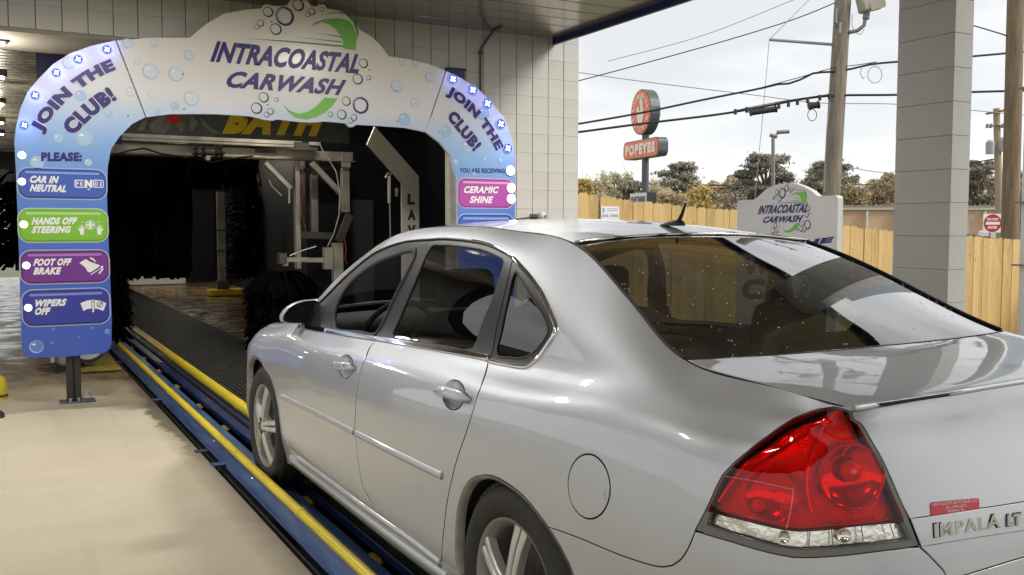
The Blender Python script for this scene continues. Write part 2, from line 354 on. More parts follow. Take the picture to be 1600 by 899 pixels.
# backing (joints recessed 12 mm)
m=MB(); m.box((2.0,WY+.004,-.25),(XR-.004,WY+.19,ZT+.3)); wobj(m.build('wall_core',JOINT),wall)
wobj(box('wall_foot',(2.0,WY-.012,-.25),(XR,WY+.003,-.05),WALLM),wall)
lint=empty('lintel_wall',(0,WY+.1,3.1),0,'beige block band above the wash entrance, behind the arch','wall')
nl=0
for k in range(13,36):
    x=XR-BW*(k+.5)
    for j in range(3):
        z=3.113+BH*(j+.5); block(x,z,lint)
x0=XR-BW*36
wobj(box('wall_core',(x0,WY+.004,3.113),(XR-BW*13,WY+.19,ZT+.3),JOINT),lint)
LINT=mat('lintel_concrete',(.30,.285,.255),.8,var=.1,vscale=3)
wobj(box('lintel_underside',(x0,WY-.008,3.075),(2.0,WY+.9,3.110),LINT),lint)
struct(box('wall_upper',(x0,WY+.2,ZT+.3),(XR,WY+.4,5.0),WALLM)); struct(box('wall_return',(XR-.19,WY+.2,-.25),(XR-.003,WY+9,5.),WALLM))
# canopy
CEIL=bpy.data.materials.new('canopy_soffit_metal'); CEIL.use_nodes=True
def cb_(t,b):
    b.inputs['Base Color'].default_value=(.34,.305,.25,1); b.inputs['Metallic'].default_value=.75; b.inputs['Roughness'].default_value=.16
    c=t.nodes.new('ShaderNodeTexCoord'); mp=t.nodes.new('ShaderNodeMapping'); mp.inputs['Scale'].default_value=(.5,6,1); n=t.nodes.new('ShaderNodeTexNoise'); n.inputs['Scale'].default_value=1.6; n.inputs['Detail'].default_value=4
    bp=t.nodes.new('ShaderNodeBump'); bp.inputs['Strength'].default_value=.10; bp.inputs['Distance'].default_value=.03
    t.links.new(c.outputs['Object'],mp.inputs[0]); t.links.new(mp.outputs[0],n.inputs['Vector']); t.links.new(n.outputs['Fac'],bp.inputs['Height']); t.links.new(bp.outputs[0],b.inputs['Normal'])
cb_(CEIL.node_tree,CEIL.node_tree.nodes['Principled BSDF'])
can=empty('canopy',(-2,0,ZT),0,'canopy roof with dark glossy soffit panels and a navy blue edge','canopy')
XE=3.16; CX0=-9.
SP=.305
me0=None
y=WY-.02
while y>-9:
    if me0 is None:
        q=MB(); q.box((CX0,-SP+.004,0),(XE-.005,-.012,.03),0,.003); q.box((CX0,-.011,.008),(XE-.005,.003,.03)); t_=q.build('soffit_panel',CEIL); me0=t_.data; bpy.data.objects.remove(t_)
    o=bpy.data.objects.new('soffit_panel',me0); COL.objects.link(o); o.location=(0,y,ZT+random.uniform(0,.0015)); wobj(o,can); y-=SP
wobj(box('canopy_deck',(CX0-.05,-9.1,ZT+.035),(XE+.0,WY-.02,ZT+.5),mat('canopy_deck',(.1,.1,.1),.8)),can)
NAVY=mat('navy_fascia',(.012,.022,.10),.35,.1,coat=.2)
wobj(box('fascia',(XE,-9.1,ZT-.062),(XE+.035,WY-.02,ZT+.75),NAVY),can); wobj(box('fascia',(CX0-.09,-9.1,ZT-.062),(CX0-.052,WY-.02,ZT+.75),NAVY),can); wobj(box('fascia',(CX0-.05,-9.14,ZT-.062),(XE,-9.102,ZT+.75),NAVY),can)
# canopy lamps (those away from the arch show as bright dashes along the roof of the car)
LEDW=emis('led_white',(1,.97,.9),22)
def canopy_lamp(x,y,lab,w=.5,l=.18,pw=13):
    e=empty('canopy_light',(x,y,ZT),0,lab,'ceiling light','lights under the canopy roof')
    box('lamp_housing',(-w/2-.03,-l/2-.03,-.045),(w/2+.03,l/2+.03,-.001),mat('lamp_housing',(.6,.6,.6),.4),e,.006)
    box('lamp_diffuser',(-w/2,-l/2,-.049),(w/2,l/2,-.0455),LEDW,e)
    L=bpy.data.lights.new('canopy_lamp','AREA'); L.shape='RECTANGLE'; L.size=w; L.size_y=l; L.energy=pw; L.color=(1,.97,.92); lo=bpy.data.objects.new('canopy_lamp',L); COL.objects.link(lo); lo.parent=e; lo.location=(0,0,-.055)
for (x,y,q,*more_) in [(-3.6,-.6,'canopy ceiling light left of the lane, nearest the camera'),(-3.6,2.6,'canopy ceiling light left of the lane, nearest the arch'),(-3.6,-3.8,'canopy ceiling light left of the lane, behind the camera'),(1.2,-1.2,'canopy ceiling light over the lane, above the trunk of the car'),(1.2,-4.6,'canopy ceiling light over the lane, behind the car'),(-1.6,5.3,'added canopy light that brightens the left shoulder of the arch',.5,.18,38),(1.0,4.6,'added canopy light that brightens the crown of the arch',.5,.18,38)]: canopy_lamp(x,y,q,*more_)  # last two are added out of view to light the arch and upper wall
# conduit down the wall
CON=mat('conduit',(.10,.095,.09),.5,.4)
def W3(px,py,d=0.): p=onY(px,py,WY-.03-d); return p
a=W3(762,34);b=W3(764,45);c=W3(751,80);d=W3(750,140);e_=W3(750,200)
cd_=empty('conduit_pipe',(b[0],WY-.03,0),0,'dark conduit pipe running down the block wall from the canopy with a kink','pipe')
wobj(MB().tube([(b[0]-.02,WY-.35,ZT-.004),(b[0],WY-.12,ZT-.01),(b[0]+.01,WY-.03,ZT-.04),(c[0]+.01,WY-.028,c[2]+.03),(c[0],WY-.028,c[2]-.02),(c[0],WY-.028,1.2)],.013,8).build('pipe_run',CON,auto=60),cd_)
wobj(box('pipe_coupling',(c[0]-.02,WY-.05,c[2]-.03),(c[0]+.02,WY-.014,c[2]-.005),CON),cd_)
# column of blocks
COLM=mat('column_paint',(.36,.36,.34),.8,var=.05,vscale=3,bump=.35,bscale=120)
col=empty('canopy_column',(2.85,2.6,0),0,'grey painted block column at the right edge of the canopy, behind the car','column')
cme=None
z=1.1989
zs=[z+.2021*k for k in range(-7,12)]
for zz_ in zs:
    if cme is None:
        t_=MB().box((-.0875,-.2,.0006),(.0875,.2,.2021-.0006),0,.003).build('block',COLM); cme=t_.data; bpy.data.objects.remove(t_)
    o=bpy.data.objects.new('block',cme); COL.objects.link(o); o.location=(2.8535+random.uniform(-.0015,.0015),2.597,zz_); wobj(o,col)
wobj(box('column_core',(2.773,2.404,-.25),(2.934,2.79,ZT-.001),mat('column_joint',(.30,.29,.26),.9)),col)
# ------------------------------------------------------------------ tunnel shell
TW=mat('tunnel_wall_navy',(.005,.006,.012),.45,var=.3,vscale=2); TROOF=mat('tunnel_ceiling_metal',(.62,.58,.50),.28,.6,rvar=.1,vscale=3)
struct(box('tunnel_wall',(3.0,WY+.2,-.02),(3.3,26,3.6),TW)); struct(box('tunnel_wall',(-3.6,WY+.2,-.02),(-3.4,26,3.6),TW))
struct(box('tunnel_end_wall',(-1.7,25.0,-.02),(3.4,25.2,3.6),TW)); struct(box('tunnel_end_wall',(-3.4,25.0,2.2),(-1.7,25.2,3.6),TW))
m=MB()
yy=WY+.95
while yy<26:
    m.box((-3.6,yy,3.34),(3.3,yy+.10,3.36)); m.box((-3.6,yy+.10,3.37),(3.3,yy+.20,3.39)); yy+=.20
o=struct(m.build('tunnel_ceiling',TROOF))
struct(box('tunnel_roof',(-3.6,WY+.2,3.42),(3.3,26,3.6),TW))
# ---- car body surface (car frame: y forward from the rear bumper, left side is x<0) ----
def nspl(xs, ys, q):
    xs=np.array(xs,float); ys=np.array(ys,float); n=len(xs)
    o=np.argsort(xs); xs=xs[o]; ys=ys[o]; h=np.diff(xs)
    A=np.zeros((n,n)); r=np.zeros(ys.shape)
    A[0,0]=A[-1,-1]=1
    for i in range(1,n-1):
        A[i,i-1]=h[i-1];A[i,i]=2*(h[i-1]+h[i]);A[i,i+1]=h[i]
        r[i]=3*((ys[i+1]-ys[i])/h[i]-(ys[i]-ys[i-1])/h[i-1])
    c=np.linalg.solve(A,r)
    q=np.asarray(q,float); k=np.clip(np.searchsorted(xs,q)-1,0,n-2); t=q-xs[k]
    if ys.ndim>1: t=t[...,None]; hh=h[k][...,None]
    else: hh=h[k]
    b=(ys[k+1]-ys[k])/hh-hh*(2*c[k]+c[k+1])/3
    d=(c[k+1]-c[k])/(3*hh)
    return ys[k]+b*t+c[k]*t*t+d*t**3
# rows from the rocker up to the lid gap / glass edge / roof ditch; knots are (y, x, z)
ROWS=[
 [(4.9,.66,.20),(4.5,.80,.19),(4.0,.86,.19),(3.4,.862,.19),(2.4,.87,.19),(1.6,.872,.19),(1.0,.865,.20),(.6,.85,.22)],
 [(4.95,.68,.30),(4.5,.86,.30),(4.0,.888,.30),(3.4,.895,.29),(2.4,.902,.28),(1.6,.902,.28),(1.0,.895,.30),(.6,.875,.32)],
 [(5.0,.68,.46),(4.5,.875,.45),(4.0,.90,.44),(3.4,.908,.44),(2.4,.916,.44),(1.6,.916,.44),(1.0,.905,.45),(.6,.882,.46)],
 [(4.98,.68,.62),(4.5,.872,.61),(4.0,.898,.62),(3.4,.912,.62),(2.4,.923,.62),(1.6,.922,.62),(1.0,.912,.63),(.6,.888,.63)],
 [(4.9,.68,.70),(4.5,.855,.74),(4.0,.885,.775),(3.4,.902,.78),(2.4,.916,.79),(1.6,.916,.80),(1.0,.906,.80),(.6,.878,.79)],
 [(4.85,.66,.74),(4.5,.815,.80),(4.0,.855,.845),(3.4,.868,.875),(2.4,.878,.895),(1.6,.880,.91),(1.0,.880,.925),(.6,.852,.925)],
 [(4.83,.63,.755),(4.5,.775,.83),(4.0,.81,.885),(3.8,.80,.92),(3.4,.795,.935),(2.4,.79,.968),(1.6,.788,.985),(1.2,.80,.99),(1.0,.815,.995),(.6,.818,.985)],
 [(4.81,.61,.765),(4.5,.745,.845),(4.0,.785,.905),(3.8,.768,.955),(3.5,.728,1.045),(3.2,.71,1.11),(2.8,.70,1.16),(2.4,.695,1.17),(2.0,.697,1.17),(1.6,.705,1.155),(1.3,.725,1.12),(1.0,.755,1.075),(.8,.775,1.045),(.6,.775,1.03)],
 [(4.79,.59,.77),(4.5,.715,.855),(4.0,.76,.92),(3.8,.735,.98),(3.5,.68,1.13),(3.2,.638,1.27),(2.8,.61,1.37),(2.4,.60,1.39),(2.0,.605,1.377),(1.6,.628,1.325),(1.3,.660,1.245),(1.0,.697,1.16),(.8,.725,1.105),(.6,.730,1.065)],
 [(4.77,.57,.775),(4.5,.685,.86),(4.0,.73,.93),(3.8,.705,1.005),(3.5,.655,1.175),(3.2,.590,1.325),(3.0,.555,1.40),(2.8,.538,1.437),(2.4,.530,1.458),(2.0,.530,1.452),(1.6,.538,1.425),(1.42,.548,1.405),(1.3,.565,1.37),(1.0,.628,1.247),(.8,.668,1.155),(.68,.692,1.112),(.6,.690,1.095)],
]
# wrap round the rear corner, per row: (x, y, z) at 7 further stations
def wrap(pl, z, zc):
    return [(x,y,z+(zc-z)*min(1,i/6)) for i,(x,y) in enumerate(pl)]
PL=[(.860,.42),(.808,.292),(.722,.19),(.600,.112),(.42,.065),(.21,.042),(0,.035)]
WR=[
 wrap([(x-.03,y+.03) for x,y in PL[:-1]]+[(0,.065)],.24,.24),
 wrap([(x-.005,y+.012) for x,y in PL[:-1]]+[(0,.05)],.34,.34),
 wrap([(x,y) for x,y in PL],.47,.47),
 wrap([(x,y) for x,y in PL],.63,.63),
 wrap([(.852,.425),(.797,.30),(.705,.20),(.585,.13),(.41,.088),(.2,.067),(0,.06)],.785,.80),
 wrap([(.827,.43),(.772,.31),(.688,.215),(.575,.152),(.40,.116),(.2,.098),(0,.092)],.915,.925),
 wrap([(.792,.43),(.742,.315),(.672,.218),(.565,.163),(.395,.130),(.2,.112),(0,.106)],.972,.985),
 wrap([(.750,.425),(.710,.31),(.660,.212),(.555,.168),(.392,.137),(.2,.12),(0,.114)],1.013,1.03),
 wrap([(.708,.42),(.680,.305),(.652,.205),(.55,.171),(.39,.142),(.2,.125),(0,.119)],1.045,1.06),
 wrap([(.676,.415),(.661,.30),(.644,.195),(.545,.174),(.388,.146),(.2,.13),(0,.125)],1.072,1.085),
]
zz=[1.083,1.073,1.061,1.066,1.075,1.082,1.085]
WR[9]=[(x,y,zz[i]) for i,(x,y,z) in enumerate(WR[9])]
zz=[1.053,1.045,1.035,1.042,1.052,1.058,1.06]
WR[8]=[(x,y,zz[i]) for i,(x,y,z) in enumerate(WR[8])]
YS=[4.75,4.5,4.25,4.0,3.75,3.5,3.25,3.0,2.75,2.5,2.25,2.0,1.75,1.5,1.3,1.1,.9,.75,.6]
NS=len(YS)
grid=np.zeros((NS+7,10,3))
for k,row in enumerate(ROWS):
    a=np.array(row)
    ys=np.array(YS)
    lo=[(ys[0] if False else y) for y in ys]
    front=a[0,0]
    # extend knots to the wrap start so the spline keeps its slope there
    w0=WR[k][0]
    aa=np.vstack([a,[w0[1],w0[0],w0[2]]])
    sx=nspl(aa[:,0],aa[:,1],ys); sz=nspl(aa[:,0],aa[:,2],ys)
    grid[:NS,k,0]=sx; grid[:NS,k,1]=ys; grid[:NS,k,2]=sz
    grid[NS:,k]=WR[k]
# nose: pull the first station round
nose=np.zeros((4,10,3))
for k in range(10):
    p=grid[0,k]; q=a0=np.array(ROWS[k][0])
    f=[(.93,.11),(.78,.20),(.45,.27),(0,.30)]
    for i,(s,dy) in enumerate(f):
        top=max(0,(k-4)/5.)
        nose[3-i,k]=(p[0]*s, p[1]+dy*(1-.25*top)*(1 if k>1 else .85), p[2]-(.02*i*top))
grid=np.concatenate([nose,grid])
grid[:,:,0]*=-1
NU,NV=grid.shape[:2]
# parameter lengths
US=np.concatenate([[0],np.cumsum(np.linalg.norm(np.diff(grid[:,3],axis=0),axis=1))])
vs=np.linalg.norm(np.diff(grid[16],axis=0),axis=1); VS=np.concatenate([[0],np.cumsum(vs)])
class Patch:
    def __init__(s,G,us,vs):
        s.G=G; s.us=us; s.vs=vs; s.Lu=s.card(us); s.Lv=s.card(vs)
        # dense lookup grid
        s.qu=np.linspace(us[0],us[-1],420); s.qv=np.linspace(vs[0],vs[-1],150)
        A=s.basis(s.us,s.Lu,s.qu); B=s.basis(s.vs,s.Lv,s.qv)
        s.D=np.einsum('ai,ijc,bj->abc',A,G,B)
    def card(s,xs):
        return nspl_c(xs)
    def basis(s,xs,Cf,q):
        q=np.clip(np.atleast_1d(q),xs[0],xs[-1]); n=len(xs)
        k=np.clip(np.searchsorted(xs,q)-1,0,n-2); h=np.diff(xs)
        t=(q-xs[k]); W=np.zeros((len(q),n)); r=np.arange(len(q))
        I=np.eye(n); hk=h[k][:,None]; t=t[:,None]
        b=(I[k+1]-I[k])/hk-hk*(2*Cf[k]+Cf[k+1])/3
        return I[k]+b*t+Cf[k]*t*t+(Cf[k+1]-Cf[k])/(3*hk)*t**3
    def ev(s,u,v):
        u=np.atleast_1d(np.asarray(u,float)); v=np.atleast_1d(np.asarray(v,float))
        A=s.basis(s.us,s.Lu,u); B=s.basis(s.vs,s.Lv,v)
        return np.einsum('ai,ijc,aj->ac',A,s.G,B)
    def normal(s,u,v):
        e=2e-3
        u=np.atleast_1d(u);v=np.atleast_1d(v)
        u0=np.clip(u-e,s.us[0],s.us[-1]);u1=np.clip(u+e,s.us[0],s.us[-1]);v0=np.clip(v-e,s.vs[0],s.vs[-1]);v1=np.clip(v+e,s.vs[0],s.vs[-1])
        du=s.ev(u1,v)-s.ev(u0,v); dv=s.ev(u,v1)-s.ev(u,v0)
        n=np.cross(du,dv); n/=np.linalg.norm(n,axis=1)[:,None]+1e-12
        return n
    def inv(s,fn,target,mask=None):
        # fn maps (N,3)->(N,2)
        d=fn(s.D.reshape(-1,3))-np.array(target); c=(d**2).sum(1)
        if mask is not None: c=np.where(mask.ravel(),c,1e9)
        i=int(np.argmin(c)); u=s.qu[i//s.D.shape[1]]; v=s.qv[i%s.D.shape[1]]
        for it in range(8):
            e=1e-4
            f0=fn(s.ev(u,v))[0]-target
            fu=(fn(s.ev(min(u+e,s.us[-1]),v))[0]-fn(s.ev(max(u-e,s.us[0]),v))[0])/(min(u+e,s.us[-1])-max(u-e,s.us[0]))
            fv=(fn(s.ev(u,min(v+e,s.vs[-1])))[0]-fn(s.ev(u,max(v-e,s.vs[0])))[0])/(min(v+e,s.vs[-1])-max(v-e,s.vs[0]))
            try: st=np.linalg.solve(np.array([fu,fv]).T,f0)
            except Exception: break
            st=np.clip(st,-.05,.05)
            u=float(np.clip(u-st[0],s.us[0],s.us[-1])); v=float(np.clip(v-st[1],s.vs[0],s.vs[-1]))
        return u,v
def nspl_c(xs):
    n=len(xs); h=np.diff(xs); A=np.zeros((n,n)); R=np.zeros((n,n)); A[0,0]=A[-1,-1]=1
    for i in range(1,n-1):
        A[i,i-1]=h[i-1];A[i,i]=2*(h[i-1]+h[i]);A[i,i+1]=h[i]
        R[i,i+1]+=3/h[i];R[i,i]-=3/h[i]+3/h[i-1];R[i,i-1]+=3/h[i-1]
    return np.linalg.solve(A,R)
SIDE=Patch(grid,US,VS)
# ------------------------------------------------------------------ car
def w2c(P):
    P=np.atleast_2d(P); c,s=math.cos(BY),math.sin(BY)
    return np.stack([P[:,0]*c+P[:,1]*s,-P[:,0]*s+P[:,1]*c,P[:,2]],1)
CC=w2c(CAM)[0]; FC_=w2c(FW)[0]; RC=w2c(RT)[0]; UC=w2c(UP)[0]
def fpx(P):
    d=P-CC; w=d@FC_; return np.stack([800+F*(d@RC)/w,449.5-F*(d@UC)/w],1)
def cray(px,py): return FC_+RC*(px-800)/F+UC*(449.5-py)/F
def conX(px,py,x): d=cray(px,py); return CC+d*(x-CC[0])/d[0]
def conY(px,py,y): d=cray(px,py); return CC+d*(y-CC[1])/d[1]
dN=np.cross(np.gradient(SIDE.D,axis=0),np.gradient(SIDE.D,axis=1)); sg=1 if dN[200,50,0]<0 else -1
SIDE.sg=sg
MASK=((SIDE.D-CC)*dN*sg).sum(-1)<0
MASK&=SIDE.D[...,1]<4.62
def P_(*pts): # picture points on the side surface
    return [SIDE.inv(fpx,np.array(p,float),MASK) for p in pts]
def YZ(*pts): return [SIDE.inv(lambda P:P[:,1:],np.array(p,float),SIDE.D[...,1]>.5) for p in pts]
def XZ(*pts): return [SIDE.inv(lambda P:P[:,[0,2]],np.array(p,float),SIDE.D[...,1]<.5) for p in pts]
def smooth_line(pts,step=.02,closed=False):
    """centripetal Catmull-Rom through pts in the parameter plane"""
    P=[np.array(p,float) for p in pts]
    if len(P)<3: 
        o=[]
        n=max(1,int(np.linalg.norm(P[1]-P[0])/step))
        return [tuple(P[0]+(P[1]-P[0])*i/n) for i in range(n+1)]
    if closed: Q=[P[-1]]+P+[P[0],P[1]]
    else: Q=[2*P[0]-P[1]]+P+[2*P[-1]-P[-2]]
    o=[]
    for i in range(1,len(Q)-2):
        a,b,c,d=Q[i-1:i+3]; n=max(1,int(np.linalg.norm(c-b)/step))
        t0=0; t1=t0+max(1e-6,np.linalg.norm(b-a)**.5); t2=t1+max(1e-6,np.linalg.norm(c-b)**.5); t3=t2+max(1e-6,np.linalg.norm(d-c)**.5)
        for k in range(n):
            t=t1+(t2-t1)*k/n
            A1=(t1-t)/(t1-t0)*a+(t-t0)/(t1-t0)*b; A2=(t2-t)/(t2-t1)*b+(t-t1)/(t2-t1)*c; A3=(t3-t)/(t3-t2)*c+(t-t2)/(t3-t2)*d
            B1=(t2-t)/(t2-t0)*A1+(t-t0)/(t2-t0)*A2; B2=(t3-t)/(t3-t1)*A2+(t-t1)/(t3-t1)*A3
            o.append(tuple((t2-t)/(t2-t1)*B1+(t-t1)/(t2-t1)*B2))
    if not closed: o.append(tuple(P[-1]))
    return o
def inpoly(px,py,poly):
    x=np.asarray(px);y=np.asarray(py);c=np.zeros(x.shape,bool);n=len(poly);j=n-1
    for i in range(n):
        xi,yi=poly[i];xj,yj=poly[j]
        m=((yi>y)!=(yj>y)); t=(xj-xi)*(y-yi)/((yj-yi) if yj!=yi else 1e-12)+xi
        c^=m&(x<t); j=i
    return c
def segdist(Q,segs):
    d=np.full(len(Q),1e9)
    for a,b in segs:
        ab=b-a; L=ab@ab+1e-15; t=np.clip(((Q-a)@ab)/L,0,1); dd=np.linalg.norm(Q-a-t[:,None]*ab,axis=1); d=np.minimum(d,dd)
    return d
def partition(patch,regions,du,dv,ubounds=None):
    """cut the patch by the region outlines; returns {name: (uv verts, tris, boundary loops)}"""
    u0,u1=patch.us[0],patch.us[-1]; v0,v1=patch.vs[0],patch.vs[-1]
    pts=[];edges=[];segs=[]
    def loop(L,closed=True):
        n0=len(pts); pts.extend([(min(max(p[0],u0),u1),min(max(p[1],v0),v1)) for p in L]); n=len(L)
        for i in range(n if closed else n-1): edges.append((n0+i,n0+(i+1)%n)); segs.append((np.array(pts[n0+i]),np.array(pts[n0+(i+1)%n])))
    us=np.linspace(u0,u1,int((u1-u0)/du)+1); vs=np.linspace(v0,v1,int((v1-v0)/dv)+1)
    border=[(u,v0) for u in us]+[(u1,v) for v in vs[1:]]+[(u,v1) for u in us[::-1][1:]]+[(u0,v) for v in vs[::-1][1:-1]]
    loop(border)
    for nm,pl in regions: loop(pl)
    G=np.array([(u,v) for u in us[1:-1] for v in vs[1:-1]])
    d=segdist(G,segs); G=G[d>.011]
    allp=pts+[tuple(g) for g in G]
    r=delaunay_2d_cdt([Vector(p) for p in allp],edges,[],0,1e-5)
    V=np.array([v[:] for v in r[0]]); T=np.array([f for f in r[2] if len(f)==3])
    cen=V[T].mean(1); own=np.full(len(T),-1)
    for i,(nm,pl) in enumerate(regions):
        m=inpoly(cen[:,0],cen[:,1],pl)&(own<0); own[m]=i
    # drop degenerate
    a=V[T]; ar=np.abs((a[:,1,0]-a[:,0,0])*(a[:,2,1]-a[:,0,1])-(a[:,1,1]-a[:,0,1])*(a[:,2,0]-a[:,0,0]))
    res={}
    for i in set(own.tolist()):
        nm=regions[i][0] if i>=0 else 'rest'
        m=(own==i)&(ar>1e-9)
        if nm in res: res[nm]=(V,np.vstack([res[nm][1],T[m]]))
        else: res[nm]=(V,T[m])
    return res
def panel(name,patch,part,mats,parent,gap=.0030,off=0.,depth=.014,bevel=.0016,label=None,solid=True,crown=0.,fixfn=None):
    V,T=part
    if len(T)==0: return None
    used=np.unique(T); mp={int(a):i for i,a in enumerate(used)}
    T=np.array([[mp[int(a)] for a in t] for t in T]); uv=V[used]
    X=patch.ev(uv[:,0],uv[:,1]); N=patch.normal(uv[:,0],uv[:,1])*patch.sg
    # orient
    t=T[0]; fn=np.cross(X[T[:,1]]-X[T[:,0]],X[T[:,2]]-X[T[:,0]]); s=(fn*N[T[:,0]]).sum(1)
    T=np.where((s<0)[:,None],T[:,::-1],T)
    X=X+N*off
    if fixfn is not None: X,N=fixfn(X,N)
    E={}
    for f in T:
        for a,b in((f[0],f[1]),(f[1],f[2]),(f[2],f[0])): E[(int(a),int(b))]=1
    B=[(a,b) for a,b in E if (b,a) not in E]
    nxt={};prv={}
    for a,b in B: nxt[a]=b; prv[b]=a
    outd={}
    for a in nxt:
        if a not in prv: continue
        tg=X[nxt[a]]-X[prv[a]]; o=np.cross(tg,N[a]); l=np.linalg.norm(o); outd[a]=o/l if l>1e-9 else np.zeros(3)
    if crown:
        pass
    for a in outd: X[a]=X[a]-outd[a]*gap
    Vv=list(X);Nn=list(N);Ff=[tuple(f) for f in T]; mi=[0]*len(Ff)
    if solid:
        r1={};r2={}
        for a in outd:
            r1[a]=len(Vv); Vv.append(X[a]+outd[a]*bevel-N[a]*bevel); Nn.append((outd[a]+N[a]*.25)/np.linalg.norm(outd[a]+N[a]*.25))
        for a in outd:
            r2[a]=len(Vv); Vv.append(X[a]+outd[a]*bevel-N[a]*depth); Nn.append(outd[a])
        for a,b in B:
            if a in r1 and b in r1:
                Ff+=[(b,a,r1[a],r1[b]),(r1[b],r1[a],r2[a],r2[b])]; mi+=[0,1 if len(mats)>1 else 0]
    o=mesh(name,Vv,Ff,mats,parent,True,mi,normals=Nn)
    if label: o['label']=label
    return o
def mirror(o,parent=None):
    c=o.copy(); COL.objects.link(c); c.scale=(-1,1,1); c.parent=parent if parent is not None else o.parent
    if 'label' in c: del c['label']
    return c
# paints
def car_paint():
    m=bpy.data.materials.new('silver_paint'); m.use_nodes=True; t=m.node_tree; b=t.nodes['Principled BSDF']
    b.inputs['Base Color'].default_value=(.56,.565,.56,1); b.inputs['Metallic'].default_value=.64; b.inputs['Roughness'].default_value=.45
    b.inputs['Coat Weight'].default_value=1; b.inputs['Coat Roughness'].default_value=.035; b.inputs['Coat IOR'].default_value=1.5
    c=t.nodes.new('ShaderNodeTexCoord'); n=t.nodes.new('ShaderNodeTexNoise'); n.inputs['Scale'].default_value=900; n.inputs['Detail'].default_value=1
    t.links.new(c.outputs['Object'],n.inputs['Vector'])
    r=t.nodes.new('ShaderNodeValToRGB'); r.color_ramp.elements[0].position=.3; r.color_ramp.elements[0].color=(.46,.485,.525,1); r.color_ramp.elements[1].position=.7; r.color_ramp.elements[1].color=(.60,.625,.668,1)
    t.links.new(n.outputs['Fac'],r.inputs['Fac'])
    # road film: large soft blotches of dust
    n2=t.nodes.new('ShaderNodeTexNoise'); n2.inputs['Scale'].default_value=3.2; n2.inputs['Detail'].default_value=8; n2.inputs['Roughness'].default_value=.62
    t.links.new(c.outputs['Object'],n2.inputs['Vector'])
    mr=t.nodes.new('ShaderNodeMapRange'); mr.inputs[1].default_value=.45; mr.inputs[2].default_value=.75; mr.inputs[3].default_value=0; mr.inputs[4].default_value=.16
    t.links.new(n2.outputs['Fac'],mr.inputs[0])
    mx=t.nodes.new('ShaderNodeMix'); mx.data_type='RGBA'; mx.inputs[7].default_value=(.40,.385,.355,1)
    t.links.new(mr.outputs[0],mx.inputs[0]); t.links.new(r.outputs['Color'],mx.inputs[6]); t.links.new(mx.outputs[2],b.inputs['Base Color'])
    mr2=t.nodes.new('ShaderNodeMapRange'); mr2.inputs[1].default_value=.35; mr2.inputs[2].default_value=.75; mr2.inputs[3].default_value=.015; mr2.inputs[4].default_value=.06
    t.links.new(n2.outputs['Fac'],mr2.inputs[0]); t.links.new(mr2.outputs[0],b.inputs['Coat Roughness'])
    # very slight orange peel
    n3=t.nodes.new('ShaderNodeTexNoise'); n3.inputs['Scale'].default_value=14; n3.inputs['Detail'].default_value=2
    bp=t.nodes.new('ShaderNodeBump'); bp.inputs['Strength'].default_value=.035; bp.inputs['Distance'].default_value=.01
    t.links.new(c.outputs['Object'],n3.inputs['Vector']); t.links.new(n3.outputs['Fac'],bp.inputs['Height']); t.links.new(bp.outputs[0],b.inputs['Coat Normal'])
    return m
PAINT=car_paint()
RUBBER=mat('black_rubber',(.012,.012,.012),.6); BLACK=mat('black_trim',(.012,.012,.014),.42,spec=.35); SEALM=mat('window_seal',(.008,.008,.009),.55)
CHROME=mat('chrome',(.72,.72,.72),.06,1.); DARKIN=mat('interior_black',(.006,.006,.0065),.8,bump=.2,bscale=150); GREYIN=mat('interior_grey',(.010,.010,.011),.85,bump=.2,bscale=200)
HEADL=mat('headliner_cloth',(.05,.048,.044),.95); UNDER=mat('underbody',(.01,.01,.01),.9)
TINT=glass('tinted_glass',(.23,.245,.24),1.55,boost=1.1); TINTR=glass('rear_tinted_glass',(.56,.58,.575),1.75,boost=1.75); CLEAR=glass('clear_glass',(.82,.86,.84),1.5)
TYRE=mat('tyre_rubber',(.022,.021,.02),.72,var=.3,vscale=25,bump=.15,bscale=300); ALLOY=mat('alloy_wheel',(.60,.59,.56),.36,.6,var=.06,vscale=9); BRAKE=mat('brake_steel',(.12,.10,.09),.6,.7,var=.4,vscale=30)
PLASTIC=mat('grey_gasket',(.15,.15,.14),.35,coat=.3)
car=empty('car',(0,0,0),BY,'silver four-door sedan with tinted windows entering the wash on the conveyor','car')
# ---- outlines on the side surface
gapC=smooth_line(P_((586.6,532),(578,543),(571,560),(564.6,575.6),(559,600),(556,626.7),(555,650),(554.4,671.7),(556.7,697.6),(562.4,740.8),(568,763.9),(578,781),(585,800)))
gapR=smooth_line(P_((762.5,567),(749.4,609),(740,638),(730.5,669.4),(711.6,726),(698.4,786),(692.8,831.5),(690,873),(689,878)))
gapF=smooth_line(P_((466,513),(453,528),(445,552),(441,576),(439.7,600),(440.5,625),(441.5,645),(444,665),(449,691),(464.5,713.5)))
sill1=smooth_line(P_((464.5,713.5),(512,746.6),(545,772),(585,801)))
sill2=smooth_line(P_((585,801),(612,820.5),(641.6,841.6),(676,870.5),(689,878)))
beltF=smooth_line(P_((466,513),(503,519.5),(528,523.5),(560,528.5),(586.6,532)))
beltR=smooth_line(P_((588,532.5),(625,538.5),(666.7,545.5),(700,551.5),(733.5,557.5),(763,564)))
topF=smooth_line(P_((499.7,473),(520.5,452.5),(537.6,435.4),(559.6,415.8),(581.7,398.7),(606,386.5),(630.6,379),(655,375.8),(669.5,375.2)))
topR=smooth_line(P_((670,375.2),(690,373.7),(723.4,376),(748.5,379.5),(765,384),(781.9,391.7),(800.5,403)))
bpil=smooth_line(P_((669,376),(648,413),(628,451),(606,493),(587,532)))
cpil=smooth_line(P_((801,404),(792,440),(783,478),(774,518),(764.5,562)))
